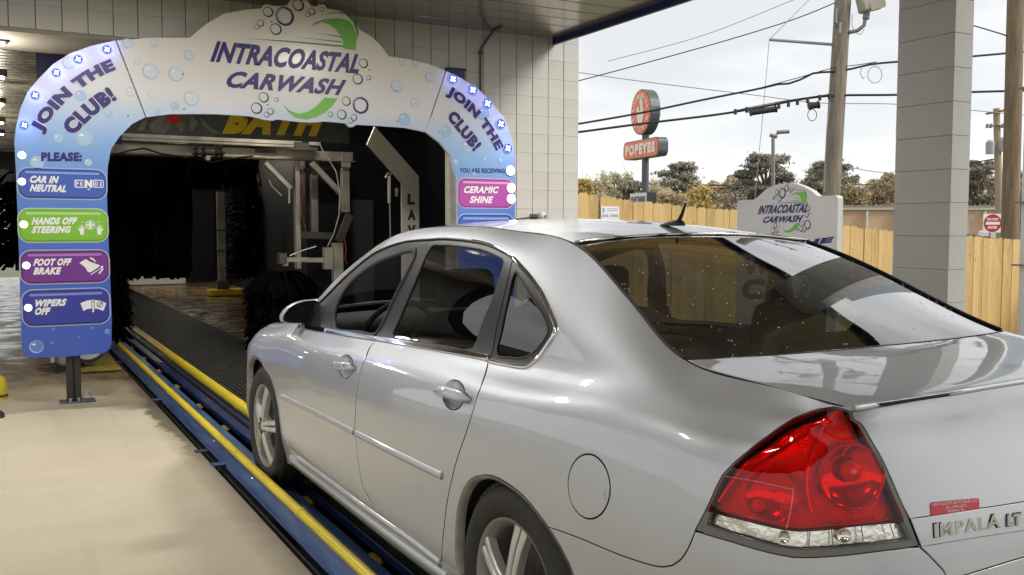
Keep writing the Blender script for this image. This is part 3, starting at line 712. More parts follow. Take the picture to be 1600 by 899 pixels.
apil=smooth_line(P_((499.7,473),(489,488),(478,501),(468,512)))
frame_f=apil[::-1]+topF+bpil+beltF[::-1]
frame_r=topR+cpil+beltR[::-1]+bpil[::-1]
win_f=smooth_line(P_((521,513),(521,500),(524,484),(532,464),(546,443),(567,424),(592,408),(617,398),(641,391),(648,392),(648,401),(632,434),(612,474),(592,515),(587,522),(560,520)),closed=True)
glass_r=smooth_line(P_((674,384),(690,382),(723,384.5),(750,389),(773,398),(787,409),(784,422),(770,464),(753,506),(737,545),(728,547),(690,540),(650,533),(614,526.5),(612,522),(628,486),(650,434),(668,393)),closed=True)
quart_o=smooth_line(P_((803,405),(815,418),(832,438),(847,461),(860,490),(868,511),(866,523),(853,543),(836,565),(824,573),(812,573.5),(790,569.5),(766,565)),closed=False)
quart=quart_o+cpil[::-1]
quart_g=smooth_line(P_((804,424),(816,442),(834,470),(849,495),(856,512),(853,524),(841,541),(829,553),(817,559),(800,558.5),(774,554),(774,548),(784,505),(795,455)),closed=True)
beltchF=smooth_line(P_((466,513),(503,519.5),(528,523.5),(560,528.5),(587,532.5)))+smooth_line(P_((588,527),(560,522),(528,516.5),(503,512.5),(468,508.5)))
beltchR=beltR+smooth_line(P_((764,557),(733.5,550),(700,544.5),(666.7,539),(625,532),(589,526.5)))
fender_front=gapF[::-1]
door_front=apil[::-1][:0]+gapF[::-1]+beltF+gapC+sill1[::-1]
door_rear=beltR+gapR+sill2[::-1]+gapC[::-1]
arch_r=smooth_line(P_((717.8,899),(712.5,880),(710.9,859),(712.9,806),(718,780),(726.8,758.8),(737,748),(749.7,743.5),(767.6,743.5),(791.5,754.9),(819.4,776.8),(838,799),(856.3,823.6),(879.2,861.4),(896,899))+YZ((.80,.32),(.785,.23),(.79,.195))+YZ((1.2,.193),(1.60,.193),(1.622,.24)),closed=True)
arch_f=smooth_line(P_((424,620),(431,650),(438,683),(447,720),(466,737))[:4]+YZ((3.62,.20),(4.0,.19),(4.40,.19),(4.425,.33),(4.40,.47))+P_((387,575),(394,557),(403,560),(411,572),(418,592)),closed=True)
def ell(cx,cy,rx,ry,n=40,rot=0.):
    o=[]
    for i in range(n):
        a=2*math.pi*i/n; x=rx*math.cos(a);y=ry*math.sin(a); o.append((cx+x*math.cos(rot)-y*math.sin(rot),cy+x*math.sin(rot)+y*math.cos(rot)))
    return P_(*o)
fuel=ell(920,760.5,33,51,56,-.06)
bowl_f=ell(540.5,573,11,18,24); bowl_r=ell(709,617,17,23,28)
tail_up=smooth_line(P_((1086.5,828),(1109,784.7),(1129,742.8),(1146.5,724),(1166.7,706.7),(1195.6,683.6),(1224.5,663),(1253.4,647.5),(1280,639.6),(1304,636.5)))
tail_tr=smooth_line(P_((1305,637),(1318,640),(1331,645)))
tail_rt=smooth_line(P_((1332,646),(1355.4,677.8),(1375.6,712.5),(1404.5,776),(1421.8,813.6),(1436.3,852.7)))
tail_bt=smooth_line(P_((1436,853.5),(1375.6,861.3),(1317.8,868),(1280,870.9),(1239,870.9),(1210,865.7),(1137.8,845.4),(1087,830)))
tail=tail_up+tail_tr+tail_rt+tail_bt
red_bt=smooth_line(P_((1411,815),(1390,817),(1332,822.5),(1280,828.5),(1250.5,830),(1224.5,827.5),(1166.7,814),(1112,800)))
red=smooth_line(P_((1106,799),(1114,782),(1132,745),(1150,725),(1169,708),(1197,685.5),(1226,665),(1254,650),(1281,642),(1304,639),(1325,645)))+smooth_line(P_((1327,648.5),(1348,678),(1367,712),(1394,772),(1407,800),(1412,814)))+red_bt[1:-1]
clear=smooth_line(P_((1111,801.5),(1166.7,815.5),(1224.5,829),(1250.5,831.5),(1280,830),(1332,824),(1390,818.5),(1412,816.5)))+smooth_line(P_((1413,817),(1419,829),(1424.7,842)))+smooth_line(P_((1424,843),(1346.7,852.7),(1280,858),(1253.4,859),(1218.7,855),(1166.7,841),(1105,821)))[:-1]+P_((1104.5,820.5),(1107,811))
bump_line=smooth_line(P_((857,824),(904,841),(972,869),(1015,883),(1036,886.5),(1050,884),(1062,876),(1074,859),(1086,830)))
bumper=bump_line+tail_bt[::-1][1:-1]+P_((1437,855),(1452,868),(1474,891))+XZ((-.44,.675),(-.25,.69),(0,.695))+[(SIDE.us[-1],0.)]+YZ((.79,.19),(.80,.32))+P_((896,899),(879.2,861.4))
lid_face=tail_rt+P_((1437,855),(1452,868),(1474,891))+XZ((-.44,.675),(-.25,.69),(0,.695))+[(SIDE.us[-1],SIDE.vs[-1]),P_((1333,643))[0]]
trimb=smooth_line(P_((1422,811),(1510,798.5),(1600,784.5)))
trimb+=XZ((0,.826))
trimb2=XZ((0,.762))+smooth_line(P_((1600,828),(1510,842),(1438.5,853.5)))
lid_trim=trimb+trimb2
bump_front=YZ((4.44,.64),(4.6,.62),(4.85,.60))+[(SIDE.us[0],SIDE.inv(lambda P:P[:,1:],np.array((4.98,.60)),SIDE.D[...,1]>4.9)[1]),(SIDE.us[0],0.)]+YZ((4.40,.19),(4.425,.33),(4.40,.47))
headl=smooth_line(YZ((4.52,.735),(4.62,.80),(4.80,.745),(4.98,.70),(5.02,.64),(4.85,.625),(4.62,.63)),closed=True)
REG=[('void_a',arch_r),('void_b',arch_f),('void_w',win_f),('void_c',bowl_f),('void_d',bowl_r),('glass_r',glass_r),('glass_q',quart_g),('beltchF',beltchF),('beltchR',beltchR),
 ('frame_f',frame_f),('frame_r',frame_r),('quart',quart),('red',red),('clear',clear),('tail',tail),('fuel',fuel),('lid_trim',lid_trim),('lid_face',lid_face),('bumper',bumper),
 ('headl',headl),('bump_front',bump_front),('door_front',door_front),('door_rear',door_rear)]
topu=SIDE.inv(fpx,np.array((466,512.)),MASK)
fen=[(0,0)]+[(0,SIDE.vs[-1])]+[(YZ((3.80,.99))[0][0],SIDE.vs[-1])]+[gapF[0]]+gapF+YZ((3.62,.19))
REG.append(('fender',fen))
PT=partition(SIDE,REG,.04,.035)
print('regions',{k:len(v[1]) for k,v in PT.items()})
PG=[PAINT,RUBBER]  # black second slot darkens the panel edges, so the gaps read as shade
pans={}
def sp(key,name,mats,label=None,**k):
    o=panel(name,SIDE,PT[key],mats,car,label=label,**k)
    if o is not None: mirror(o)
    return o
sp('rest','body_shell',PG,depth=.02)
sp('fender','front_fender',PG); dfo=sp('door_front','front_door',PG,gap=.0042,bevel=.0012); dro=sp('door_rear','rear_door',PG,gap=.0042,bevel=.0012)
sp('bump_front','front_bumper',PG); sp('bumper','rear_bumper',PG,depth=.03); sp('fuel','fuel_door',PG,gap=.0035,bevel=.0008)
sp('lid_face','trunk_lid_face',PG,gap=.0025,depth=.02); sp('lid_trim','trunk_trim_strip',PG,gap=.0012,off=.004,depth=.006)
sp('frame_f','front_window_frame',[BLACK,BLACK],gap=.0012,off=-.001); sp('frame_r','rear_window_frame',[BLACK,BLACK],gap=.0012,off=-.001)
sp('quart','quarter_window_surround',[BLACK,BLACK],gap=.001,off=-.003)
sp('beltchF','belt_moulding',[CHROME,CHROME],gap=.0005,off=.006,depth=.01,bevel=.003); sp('beltchR','belt_moulding',[CHROME,CHROME],gap=.0005,off=.006,depth=.01,bevel=.003)
gr=sp('glass_r','rear_side_window',[TINT,SEALM],gap=0,off=-.006,depth=.002); sp('glass_q','quarter_window',[TINT,SEALM],gap=0,off=-.006,depth=.002)
fw_=panel('front_side_window',SIDE,PT['void_w'],[TINT,SEALM],car,gap=0,off=-.006,depth=.002,label='closed tinted window on the passenger side'); fw_.scale=(-1,1,1)
# strips laid along a line of the surface (trims, mouldings, creases)
def strip(name,L,w,h,m,off=0.,parent=None,rnd=3,side=0.,mir=True):
    """raised bead of half width w and height h along uv line L"""
    L=np.array(L); X=SIDE.ev(L[:,0],L[:,1]); N=SIDE.normal(L[:,0],L[:,1])*SIDE.sg
    V=[];Fc=[];Nn=[]; prof=[(-1,0,-1,.2),(-.85,.75,-.7,.7),(-.35,1,-.2,1),(.35,1,.2,1),(.85,.75,.7,.7),(1,0,1,.2)]
    for i in range(len(X)):
        t=X[min(i+1,len(X)-1)]-X[max(i-1,0)]; t/=np.linalg.norm(t); b=np.cross(N[i],t)
        for a,hh,na,nh in prof: V.append(X[i]+b*(a*w+side)+N[i]*(off+hh*h)); q=b*na+N[i]*nh; Nn.append(q/np.linalg.norm(q))
    k=len(prof)
    for i in range(len(X)-1):
        for j in range(k-1): Fc.append((i*k+j,(i+1)*k+j,(i+1)*k+j+1,i*k+j+1))
    Fc+= [tuple(range(k)),tuple((len(X)-1)*k+j for j in range(k))[::-1]]
    o=mesh(name,V,Fc,m,parent or car,True,normals=Nn)
    if mir: mirror(o)
    return o
strip('window_trim',apil[::-1]+topF,.004,.006,BLACK,.001); strip('window_trim',topR,.005,.006,BLACK,.001)
strip('roof_edge_chrome',topR[len(topR)//2:],.0022,.004,CHROME,.004,side=.005)
strip('quarter_chrome',quart_o,.0085,.008,CHROME,-.001,side=0)
strip('quarter_seal',smooth_line(quart_g[::3],closed=True)+quart_g[:1],.004,.003,SEALM,-.004)
strip('window_seal',glass_r+glass_r[:1],.005,.004,SEALM,-.005)
strip('window_gasket',win_f+win_f[:1],.013,.008,RUBBER,-.004)
ml1=smooth_line(P_((441.5,620),(480,638),(520,658),(553,675.5))); ml2=smooth_line(P_((556.5,677),(600,699),(650,724),(691,744)))
strip('side_moulding',ml1,.0125,.010,PAINT,-.001); strip('side_moulding',ml2,.0135,.010,PAINT,-.001)
# rocker: bright upper ledge under the doors
rk=smooth_line(P_((466,716),(512,750),(569.6,793.5),(641.6,845),(688,881)))
strip('sill_ledge',rk,.016,.012,PAINT,-.003)
rk2=smooth_line(YZ((3.55,.235),(3.0,.228),(2.4,.222),(1.9,.222),(1.66,.225)))
strip('rocker_moulding',rk2,.038,.018,PAINT,-.004)
mud=smooth_line(P_((444,692),(452,712),(464,732)))
# quarter crease: a pressed line from the shoulder to the lamp
cr=smooth_line(P_((915,674),(960,686),(1000,697),(1050,710),(1108,724),(1128,741)))
def lip(L,d,m,name):
    L=np.array(list(L)+[L[0]]); X=SIDE.ev(L[:,0],L[:,1]); N=SIDE.normal(L[:,0],L[:,1])*SIDE.sg; c=X.mean(0); V=[]
    for x,nn in zip(X,N): r=(c-x); r[0]=0; r/=np.linalg.norm(r)+1e-9; V+=[x+nn*.001,x+r*.012-nn*.004,x+r*.014-nn*d]
    Fc=[]
    for i in range(len(X)-1):
        for k in range(2): Fc.append((3*i+k,3*i+3+k,3*i+4+k,3*i+1+k))
    o=mesh(name,V,Fc,m,car,True); mirror(o)
LIPM=mat('arch_lip_dusty',(.30,.285,.26),.6,.2,var=.25,vscale=15)
lip(arch_r,.03,LIPM,'wheel_arch_lip'); lip(arch_f,.03,LIPM,'wheel_arch_lip')
# ---- door handles: bowl behind, bar in front
def bowl(pl,dep_):
    L=np.array(pl); c=L.mean(0); V=[];Fc=[];n=len(L); rings=[(1,0),(.93,.35),(.78,.68),(.5,.92),(.0,1)]
    N=SIDE.normal(c[0],c[1])[0]*SIDE.sg
    for s,dd in rings:
        q=c+(L-c)*s; X=SIDE.ev(q[:,0],q[:,1])-N*dep_*dd; V+=list(X)
    for r in range(len(rings)-1):
        for i in range(n): j=(i+1)%n; Fc.append((r*n+i,r*n+j,(r+1)*n+j,(r+1)*n+i))
    return V,Fc,c,N
for nm,pl,bar,door in(('f',bowl_f,((524,571),(556,576)),dfo),('r',bowl_r,((684,611),(736,625)),dro)):
    V,Fc,c,N=bowl(pl,.016)
    b=mesh('handle_bowl',V,Fc,PAINT,car,True); mirror(b)
    A,B=[SIDE.ev(*q)[0] for q in P_(*bar)]
    mb=MB(); n=14; pts=[];rs=[]
    t=(B-A); L=np.linalg.norm(t); up=np.cross(t/L,N); V=[];Fc=[];k=12
    for i in range(n):
        s=i/(n-1); cpt=A+t*s+N*(.012+.014*math.sin(math.pi*s)**.6-(.012 if i in(0,n-1) else 0)); hw=(.018 if nm=='f' else .0200)*(1-abs(2*s-1)**8*.6)
        if i in (0,n-1): hw*=.5
        for j in range(k):
            a=2*math.pi*j/k; V.append(cpt+up*hw*math.cos(a)+N*.009*math.sin(a))
    for i in range(n-1):
        for j in range(k): Fc.append((i*k+j,i*k+(j+1)%k,(i+1)*k+(j+1)%k,(i+1)*k+j))
    Fc+=[tuple(range(k)),tuple((n-1)*k+j for j in range(k))]
    h=mesh('door_handle',V,Fc,PAINT,car,True); mirror(h)
    if nm=='f':
        kc=A+t*.78+N*.028; lk=MB(); V=[kc+(t/L)*.006*math.cos(2*math.pi*i/12)+up*.007*math.sin(2*math.pi*i/12) for i in range(12)]
        mesh('key_lock',[v+N*.008 for v in V],[tuple(range(12))],RUBBER,car)
# fuel door finger notch
fn_=SIDE.inv(fpx,np.array((948,773.)),MASK)
V,Fc,c,N=bowl(ell(949,773,5,9,16),.006); mesh('fuel_door_notch',[v+N*.0015 for v in V],Fc,PAINT,car,True)
# ---- taillight
def lens(name,col,ior=1.45,boost=1.,rough=.02): return glass(name,col,ior,rough,boost)
REDL=lens('red_lens',(.92,.03,.05),1.36); CLRL=lens('clear_lens',(.93,.93,.9),1.5)
REFL=mat('lamp_reflector',(.80,.79,.76),.16,1.,bump=.22,bscale=28); REDB=mat('lamp_housing_red',(.55,.015,.02),.3,.2,coat=.5)
sp('red','taillight_lens',[REDL,REDB],gap=.0004,off=.002,depth=.012,label='red upper lens of the tail lamp')
sp('clear','reversing_lens',[CLRL,PLASTIC],gap=.0008,off=.002,depth=.012,label='clear lower lens of the tail lamp')
# gasket: thin frame only (the lens openings are cut out of it)
sp('tail','taillight_gasket',[PLASTIC,PLASTIC],gap=.0015,off=-.001,depth=.012)
# housing behind the lenses
def house(key,off,m,name):
    o=panel(name,SIDE,PT[key],[m,m],car,gap=0,off=off,depth=.0,solid=False); mirror(o); return o
HOUS=mat('lamp_backing_red',(.72,.015,.03),.35,.55,bump=.35,bscale=35,var=.35,vscale=14)
house('red',-.034,HOUS,'taillight_housing'); house('clear',-.022,REFL,'reversing_lamp_reflector')
def dome(px,py,r,off,m,name,flat=.45,n=24,inward=True):
    u,v=P_((px,py))[0]; X=SIDE.ev(u,v)[0]; N=SIDE.normal(u,v)[0]*SIDE.sg; a=np.cross(N,[0,0,1]);a/=np.linalg.norm(a);b=np.cross(N,a)
    V=[];Fc=[];K=7
    for i in range(K):
        ph=math.pi/2*i/(K-1)
        for j in range(n):
            t=2*math.pi*j/n; V.append(X+N*(off+(-1 if inward else 1)*r*flat*math.sin(ph))+r*math.cos(ph)*(a*math.cos(t)+b*math.sin(t)))
    for i in range(K-1):
        for j in range(n): Fc.append((i*n+j,i*n+(j+1)%n,(i+1)*n+(j+1)%n,(i+1)*n+j))
    o=mesh(name,V,Fc,m,car,True); mirror(o); return o
RBR=mat('red_bowl',(.85,.03,.05),.10,.75); RBT=mat('red_bulb_cap',(.8,.05,.06),.08,.2,coat=1,bump=.3,bscale=90)
dome(1332,745,.074,-.006,RBR,'lamp_bowl',.32); dome(1333,737,.024,-.012,RBT,'lamp_bulb',.6,inward=False)
dome(1205,775,.060,-.008,RBR,'lamp_bowl',.35); dome(1183,790,.017,-.012,RBT,'lamp_bulb',.6,inward=False)
dome(1225,842,.012,-.006,REFL,'reversing_lamp_bowl',.5); dome(1320,838,.016,-.006,REFL,'reversing_lamp_bowl',.5)
# vertical fluting bars inside the lamp and the pale division line on the lens
def bead(pts,w,h,m,name,off): return strip(name,smooth_line(P_(*pts),.01),w,h,m,off)
PINK=mat('lens_rib',(.75,.25,.25),.2,.3)
bead([(1132,744),(1180,752),(1240,765)],.0008,.001,PINK,'lens_rib',.0022)
bead([(1240,765),(1236,795),(1229,826)],.0008,.001,PINK,'lens_rib',.0022)
for k in range(5): bead([(1222+k*4,768),(1220+k*3.6,826)],.0007,.001,RBR,'lens_flute',-.012)
bead([(1300,652),(1281,680),(1264,725),(1262,770),(1268,800)],.003,.004,RBR,'lens_fold',-.008)
bead([(1120,785),(1150,742),(1200,700),(1250,668),(1290,655)],.004,.004,RBR,'lens_fold',-.01)
for q_ in ((1266,831,1263,857),(1300,828,1302,855),(1347,823,1350,851),(1392,819,1400,844)): bead([(q_[0],q_[1]),(q_[2],q_[3])],.0012,.0015,PLASTIC,'lens_divider',-.004)
for q_ in ((1160,806,1240,822),(1286,822,1390,812)): bead([(q_[0],q_[1]),(q_[2],q_[3])],.0016,.002,RBR,'lens_rib',-.004)
bead([(1252,700),(1270,672),(1292,658)],.0018,.002,RBR,'lens_fold',-.006)
bead([(1175,765),(1190,742),(1215,722)],.0016,.002,RBR,'lens_fold',-.006)
# headlamp
HL=mat('headlamp_lens',(.8,.74,.6),.12,.1,coat=1); sp('headl','headlight',[HL,PLASTIC],gap=.001,off=.002)
# ---- caps between the two body sides: s in [-1,1] across, t along
def cap(name,left,centre,m,p=2.2,ns=33,nt=24,inset=.004,drop=0.,parent=None,off=0.,smin=-1.,smax=1.,skirt=.012,label=None,t0=0.,t1=1.,tw=0.,qq=None):
    L=np.array(left,float); Cn=np.array(centre,float)
    tl=np.linspace(0,1,len(L)); tcn=np.linspace(0,1,len(Cn)); T=np.linspace(t0,t1,nt)
    Ls=nspl(tl,L,T); Cs=nspl(tcn,Cn,T)
    def pt(s,i): 
        a=abs(s)**p; q=Cs[i].copy(); q[0]=-s*Ls[i][0]*(-1) if False else s*abs(Ls[i][0]); q[1]+= (Ls[i][1]-Cs[i][1])*(abs(s)**(qq or p)); q[2]+=(Ls[i][2]-Cs[i][2])*a; return q
    S=np.sin(np.linspace(-1,1,ns)*math.pi/2*.92)/math.sin(math.pi/2*.92)
    S=S*(1-inset/.6)
    V=[pt(s,i) for i in range(nt) for s in S]; V=np.array(V).reshape(nt,ns,3)
    du=np.gradient(V,axis=0);dv=np.gradient(V,axis=1); N=np.cross(du,dv); N/=np.linalg.norm(N,axis=2)[...,None]
    if N[nt//2,ns//2,2]<0: N=-N
    V=V+N*off
    Fc=[(i*ns+j,i*ns+j+1,(i+1)*ns+j+1,(i+1)*ns+j) for i in range(nt-1) for j in range(ns-1)]
    a=V[0,0];b=V[0,1];c=V[1,1]
    if np.cross(b-a,c-a)@N[0,0]<0: Fc=[f[::-1] for f in Fc]
    Vv=list(V.reshape(-1,3));Nn=list(N.reshape(-1,3)); mi=[0]*len(Fc)
    if skirt:
        ring=[(0,j) for j in range(ns)]+[(i,ns-1) for i in range(1,nt)]+[(nt-1,j) for j in range(ns-2,-1,-1)]+[(i,0) for i in range(nt-2,0,-1)]
        n=len(ring); cen=V[nt//2,ns//2]; r1=[];r2=[]
        for k,(i,j) in enumerate(ring):
            tg=V[ring[(k+1)%n]]-V[ring[k-1]]; o=np.cross(tg,N[i,j]); o/=np.linalg.norm(o)+1e-9
            if o@(V[i,j]-cen)<0: o=-o
            r1.append(len(Vv)); Vv.append(V[i,j]+o*.0018-N[i,j]*.0018); Nn.append((o+N[i,j]*.3)/np.linalg.norm(o+N[i,j]*.3))
            r2.append(len(Vv)); Vv.append(V[i,j]+o*.0018-N[i,j]*skirt); Nn.append(o)
        for k in range(n):
            l=(k+1)%n; a=ring[k][0]*ns+ring[k][1]; b=ring[l][0]*ns+ring[l][1]
            Fc+=[(a,b,r1[l],r1[k]),(r1[k],r1[l],r2[l],r2[k])]; mi+=[0,1]
    o=mesh(name,Vv,Fc,[m,SEALM],parent or car,True,mi,normals=Nn)
    if label: o['label']=label
    return o
def edge(ys): # left edge of the caps: the top row of the side surface at given y (car frame)
    o=[]
    for y in ys:
        us=np.linspace(SIDE.us[3],SIDE.us[-1],900); X=SIDE.ev(us,np.full(900,SIDE.vs[-1])); i=int(np.argmin(abs(X[:,1]-y)+ (abs(X[:,0])<.5)*5*(y<.4))); o.append(X[i])
    return o
ys=[1.41,1.6,1.8,2.0,2.2,2.4,2.6,2.8,3.0,3.12]
zc=[1.432,1.459,1.477,1.488,1.492,1.491,1.486,1.476,1.455,1.437]; yc=[1.40,1.6,1.8,2.0,2.2,2.4,2.6,2.8,3.02,3.17]
cap('roof_panel',edge(ys),[(0,a,b) for a,b in zip(yc,zc)],PAINT,p=2.1,nt=40,inset=.008)
# ditch moulding either side of the roof
ea=edge(np.linspace(1.43,3.1,26))
for s in(1,-1): tube('roof_ditch_moulding',[(s*(p[0]+.004),p[1],p[2]-.004) for p in ea],.0055,RUBBER,car,6)
e2=edge([1.405,1.3,1.15,1.0,.85,.75,.68])
cb=[(0,1.392,1.4285),(0,1.285,1.392),(0,1.13,1.337),(0,.975,1.276),(0,.81,1.206),(0,.70,1.156),(0,.615,1.113)]
cap('rear_window',e2,cb,TINTR,p=2.4,nt=30,inset=.010,off=-.004)
e3=edge([.672,.6,.5,.4,.3,.24,.205])
e3=[np.array((-.688,.665,1.108)),np.array((-.690,.60,1.097)),np.array((-.684,.50,1.089)),np.array((-.674,.40,1.082)),np.array((-.661,.30,1.072)),np.array((-.650,.235,1.066)),np.array((-.640,.193,1.061))]
cl=[(0,.600,1.108),(0,.53,1.107),(0,.42,1.104),(0,.31,1.100),(0,.21,1.094),(0,.155,1.089),(0,.126,1.084)]
cap('trunk_lid',e3,cl,PAINT,p=2.3,nt=30,inset=.007,skirt=.01,qq=3.)
tube('rear_window_seal',[(s*(abs(p[0])-.003),p[1]+.0,p[2]+.001) for s in(-1,) for p in edge(np.linspace(1.40,.68,18))],.004,SEALM,car,6)
tube('rear_window_seal',[((abs(p[0])-.003),p[1]+.0,p[2]+.001) for p in edge(np.linspace(1.40,.68,18))],.005,SEALM,car,6)
MB().tube([(s,1.402+(.006)*(1-abs(s/.545)**2.1)*-1,1.4045+.0265*(1-abs(s/.545)**2.1)) for s in np.linspace(-.545,.545,31)],.0045,6).build('rear_window_header_chrome',CHROME,car,auto=60)
# lip highlight: rolled edge of the lid
lipu=np.linspace(P_((1334,642))[0][0],SIDE.us[-1],40)
LX=SIDE.ev(lipu,np.full(40,SIDE.vs[-1]))
for s in(1,-1): MB().tube([(p[0]*s,p[1]+.004,p[2]-.004) for p in LX],.0085,10).build('lid_lip',PAINT,car,auto=80)
# water drops left on the rear window
DROP=mat('water_drop',(.75,.78,.8),.02,0.,coat=1.,spec=1.)
dm=MB(); rng_=np.random.default_rng(3); rw_=bpy.data.objects['rear_window'].data; vv=[v for v in rw_.vertices[:33*30]]
for i in range(150):
    v=vv[int(rng_.integers(33*8,33*29))]; p=np.array(v.co)+np.array(v.normal)*.0006; jit=rng_.uniform(-.012,.012,2); p[0]+=jit[0]; p[1]+=jit[1]; nn=np.array(v.normal); p[2]-= (nn[0]*jit[0]+nn[1]*jit[1])/nn[2]; r=rng_.uniform(.0010,.0026)
    dm.lathe([(r,0),(r*.8,r*.35),(0,r*.5)],6,Matrix.Translation(tuple(p))@Vector(nn).to_track_quat('Z','Y').to_matrix().to_4x4())
dm.build('water_drops',DROP,car,auto=80)['kind']='stuff'
# windshield and hood
ew=edge([3.13,3.25,3.4,3.55,3.7,3.85,3.95]); cw=[(0,3.19,1.432),(0,3.34,1.378),(0,3.5,1.30),(0,3.68,1.215),(0,3.86,1.125),(0,4.03,1.045),(0,4.14,.995)]
cap('windshield',ew,cw,CLEAR,p=2.3,nt=24,inset=.012,off=-.004)
eh=edge([3.97,4.1,4.3,4.5,4.65,4.75]); 
hn=[np.array((-.70,3.97,.935)),*[np.array(p) for p in eh[1:]]]
cap('hood',hn,[(0,4.12,.985),(0,4.3,.96),(0,4.5,.92),(0,4.72,.86),(0,4.9,.79),(0,4.99,.76)],PAINT,p=2.2,nt=24,inset=.008)
cap('grille',[(-.58,4.77,.77),(-.6,4.87,.68),(-.62,4.93,.60)],[(0,5.0,.75),(0,5.06,.67),(0,5.07,.60)],BLACK,p=2.2,nt=8)
# ---- antenna
mb=MB(); 
def fin():
    V=[];Fc=[];n=12
    prof=[(0.,.010,.002),(.02,.021,.010),(.06,.024,.019),(.10,.022,.024),(.125,.016,.020),(.135,.004,.004)]
    for y,w,h in prof:
        for j in range(n):
            a=math.pi*j/(n-1); V.append((-w*math.cos(a),-y,h*math.sin(a)))
    for i in range(len(prof)-1):
        for j in range(n-1): Fc.append((i*n+j,i*n+j+1,(i+1)*n+j+1,(i+1)*n+j))
    return V,Fc
V,Fc=fin(); ant=empty('antenna',(0,0,0)); bpy.data.objects.remove(ant)
base=mesh('antenna_base',[(x,1.625+y,z+1.459-(.0*y)) for x,y,z in V],Fc,RUBBER,car,True)
tube('antenna_mast',[(0,1.52,1.475),(0,1.50,1.505),(0,1.482,1.542)],[.0085,.0065,.004],RUBBER,base,10)
# ---- mirror
def mirror_housing():
    n=28; P0=np.array(conX(473,500,-.93)); 
    outl=[(440,502),(440,495),(447,484),(458,476),(470,471),(485,468.5),(496,468.5),(499,471),(501,484),(502,500),(500.5,505.5),(494,506.5),(470,506),(447,505)]
    Q=[conY(x,y,3.60) for x,y in outl]
    Q=[(q[0],q[2]) for q in Q]; S=smooth_line(Q,.008,True); c=np.mean(S,axis=0); V=[];Fc=[];n=len(S)
    for s,d in((.93,-.004),(1.0,0.),(1.0,.02),(.95,.06),(.80,.095),(.5,.12),(.15,.13)):
        for x,z in S: V.append((c[0]+(x-c[0])*s,3.60+d,c[1]+(z-c[1])*s))
    for r in range(6):
        for i in range(n): j=(i+1)%n; Fc.append((r*n+i,r*n+j,(r+1)*n+j,(r+1)*n+i))
    Fc.append(tuple(6*n+i for i in range(n)))
    o=mesh('side_mirror',V,Fc,PAINT,car,True); mirror(o)
    V=[(c[0]+(x-c[0])*.93,3.60-.001,c[1]+(z-c[1])*.93) for x,z in S]; g=mesh('mirror_shroud',V,[tuple(range(n))[::-1]],RUBBER,o)
    V=[(c[0]+(x-c[0])*.88,3.60-.004,c[1]+(z-c[1])*.88) for x,z in S]; g=mesh('mirror_glass',V,[tuple(range(n))[::-1]],mat('mirror_glass',(.012,.012,.014),.08,spec=.4),o)  # near-black glass colour stands in for a dark reflection
    a=conY(495,500,3.62); MB().box((a[0]-.03,3.60,a[2]-.035),(-.74,3.72,a[2]+.03),0,.01).build('mirror_arm',BLACK,o,auto=40)
mirror_housing()
sail=P_((500,474),(522,512),(466,511)); 
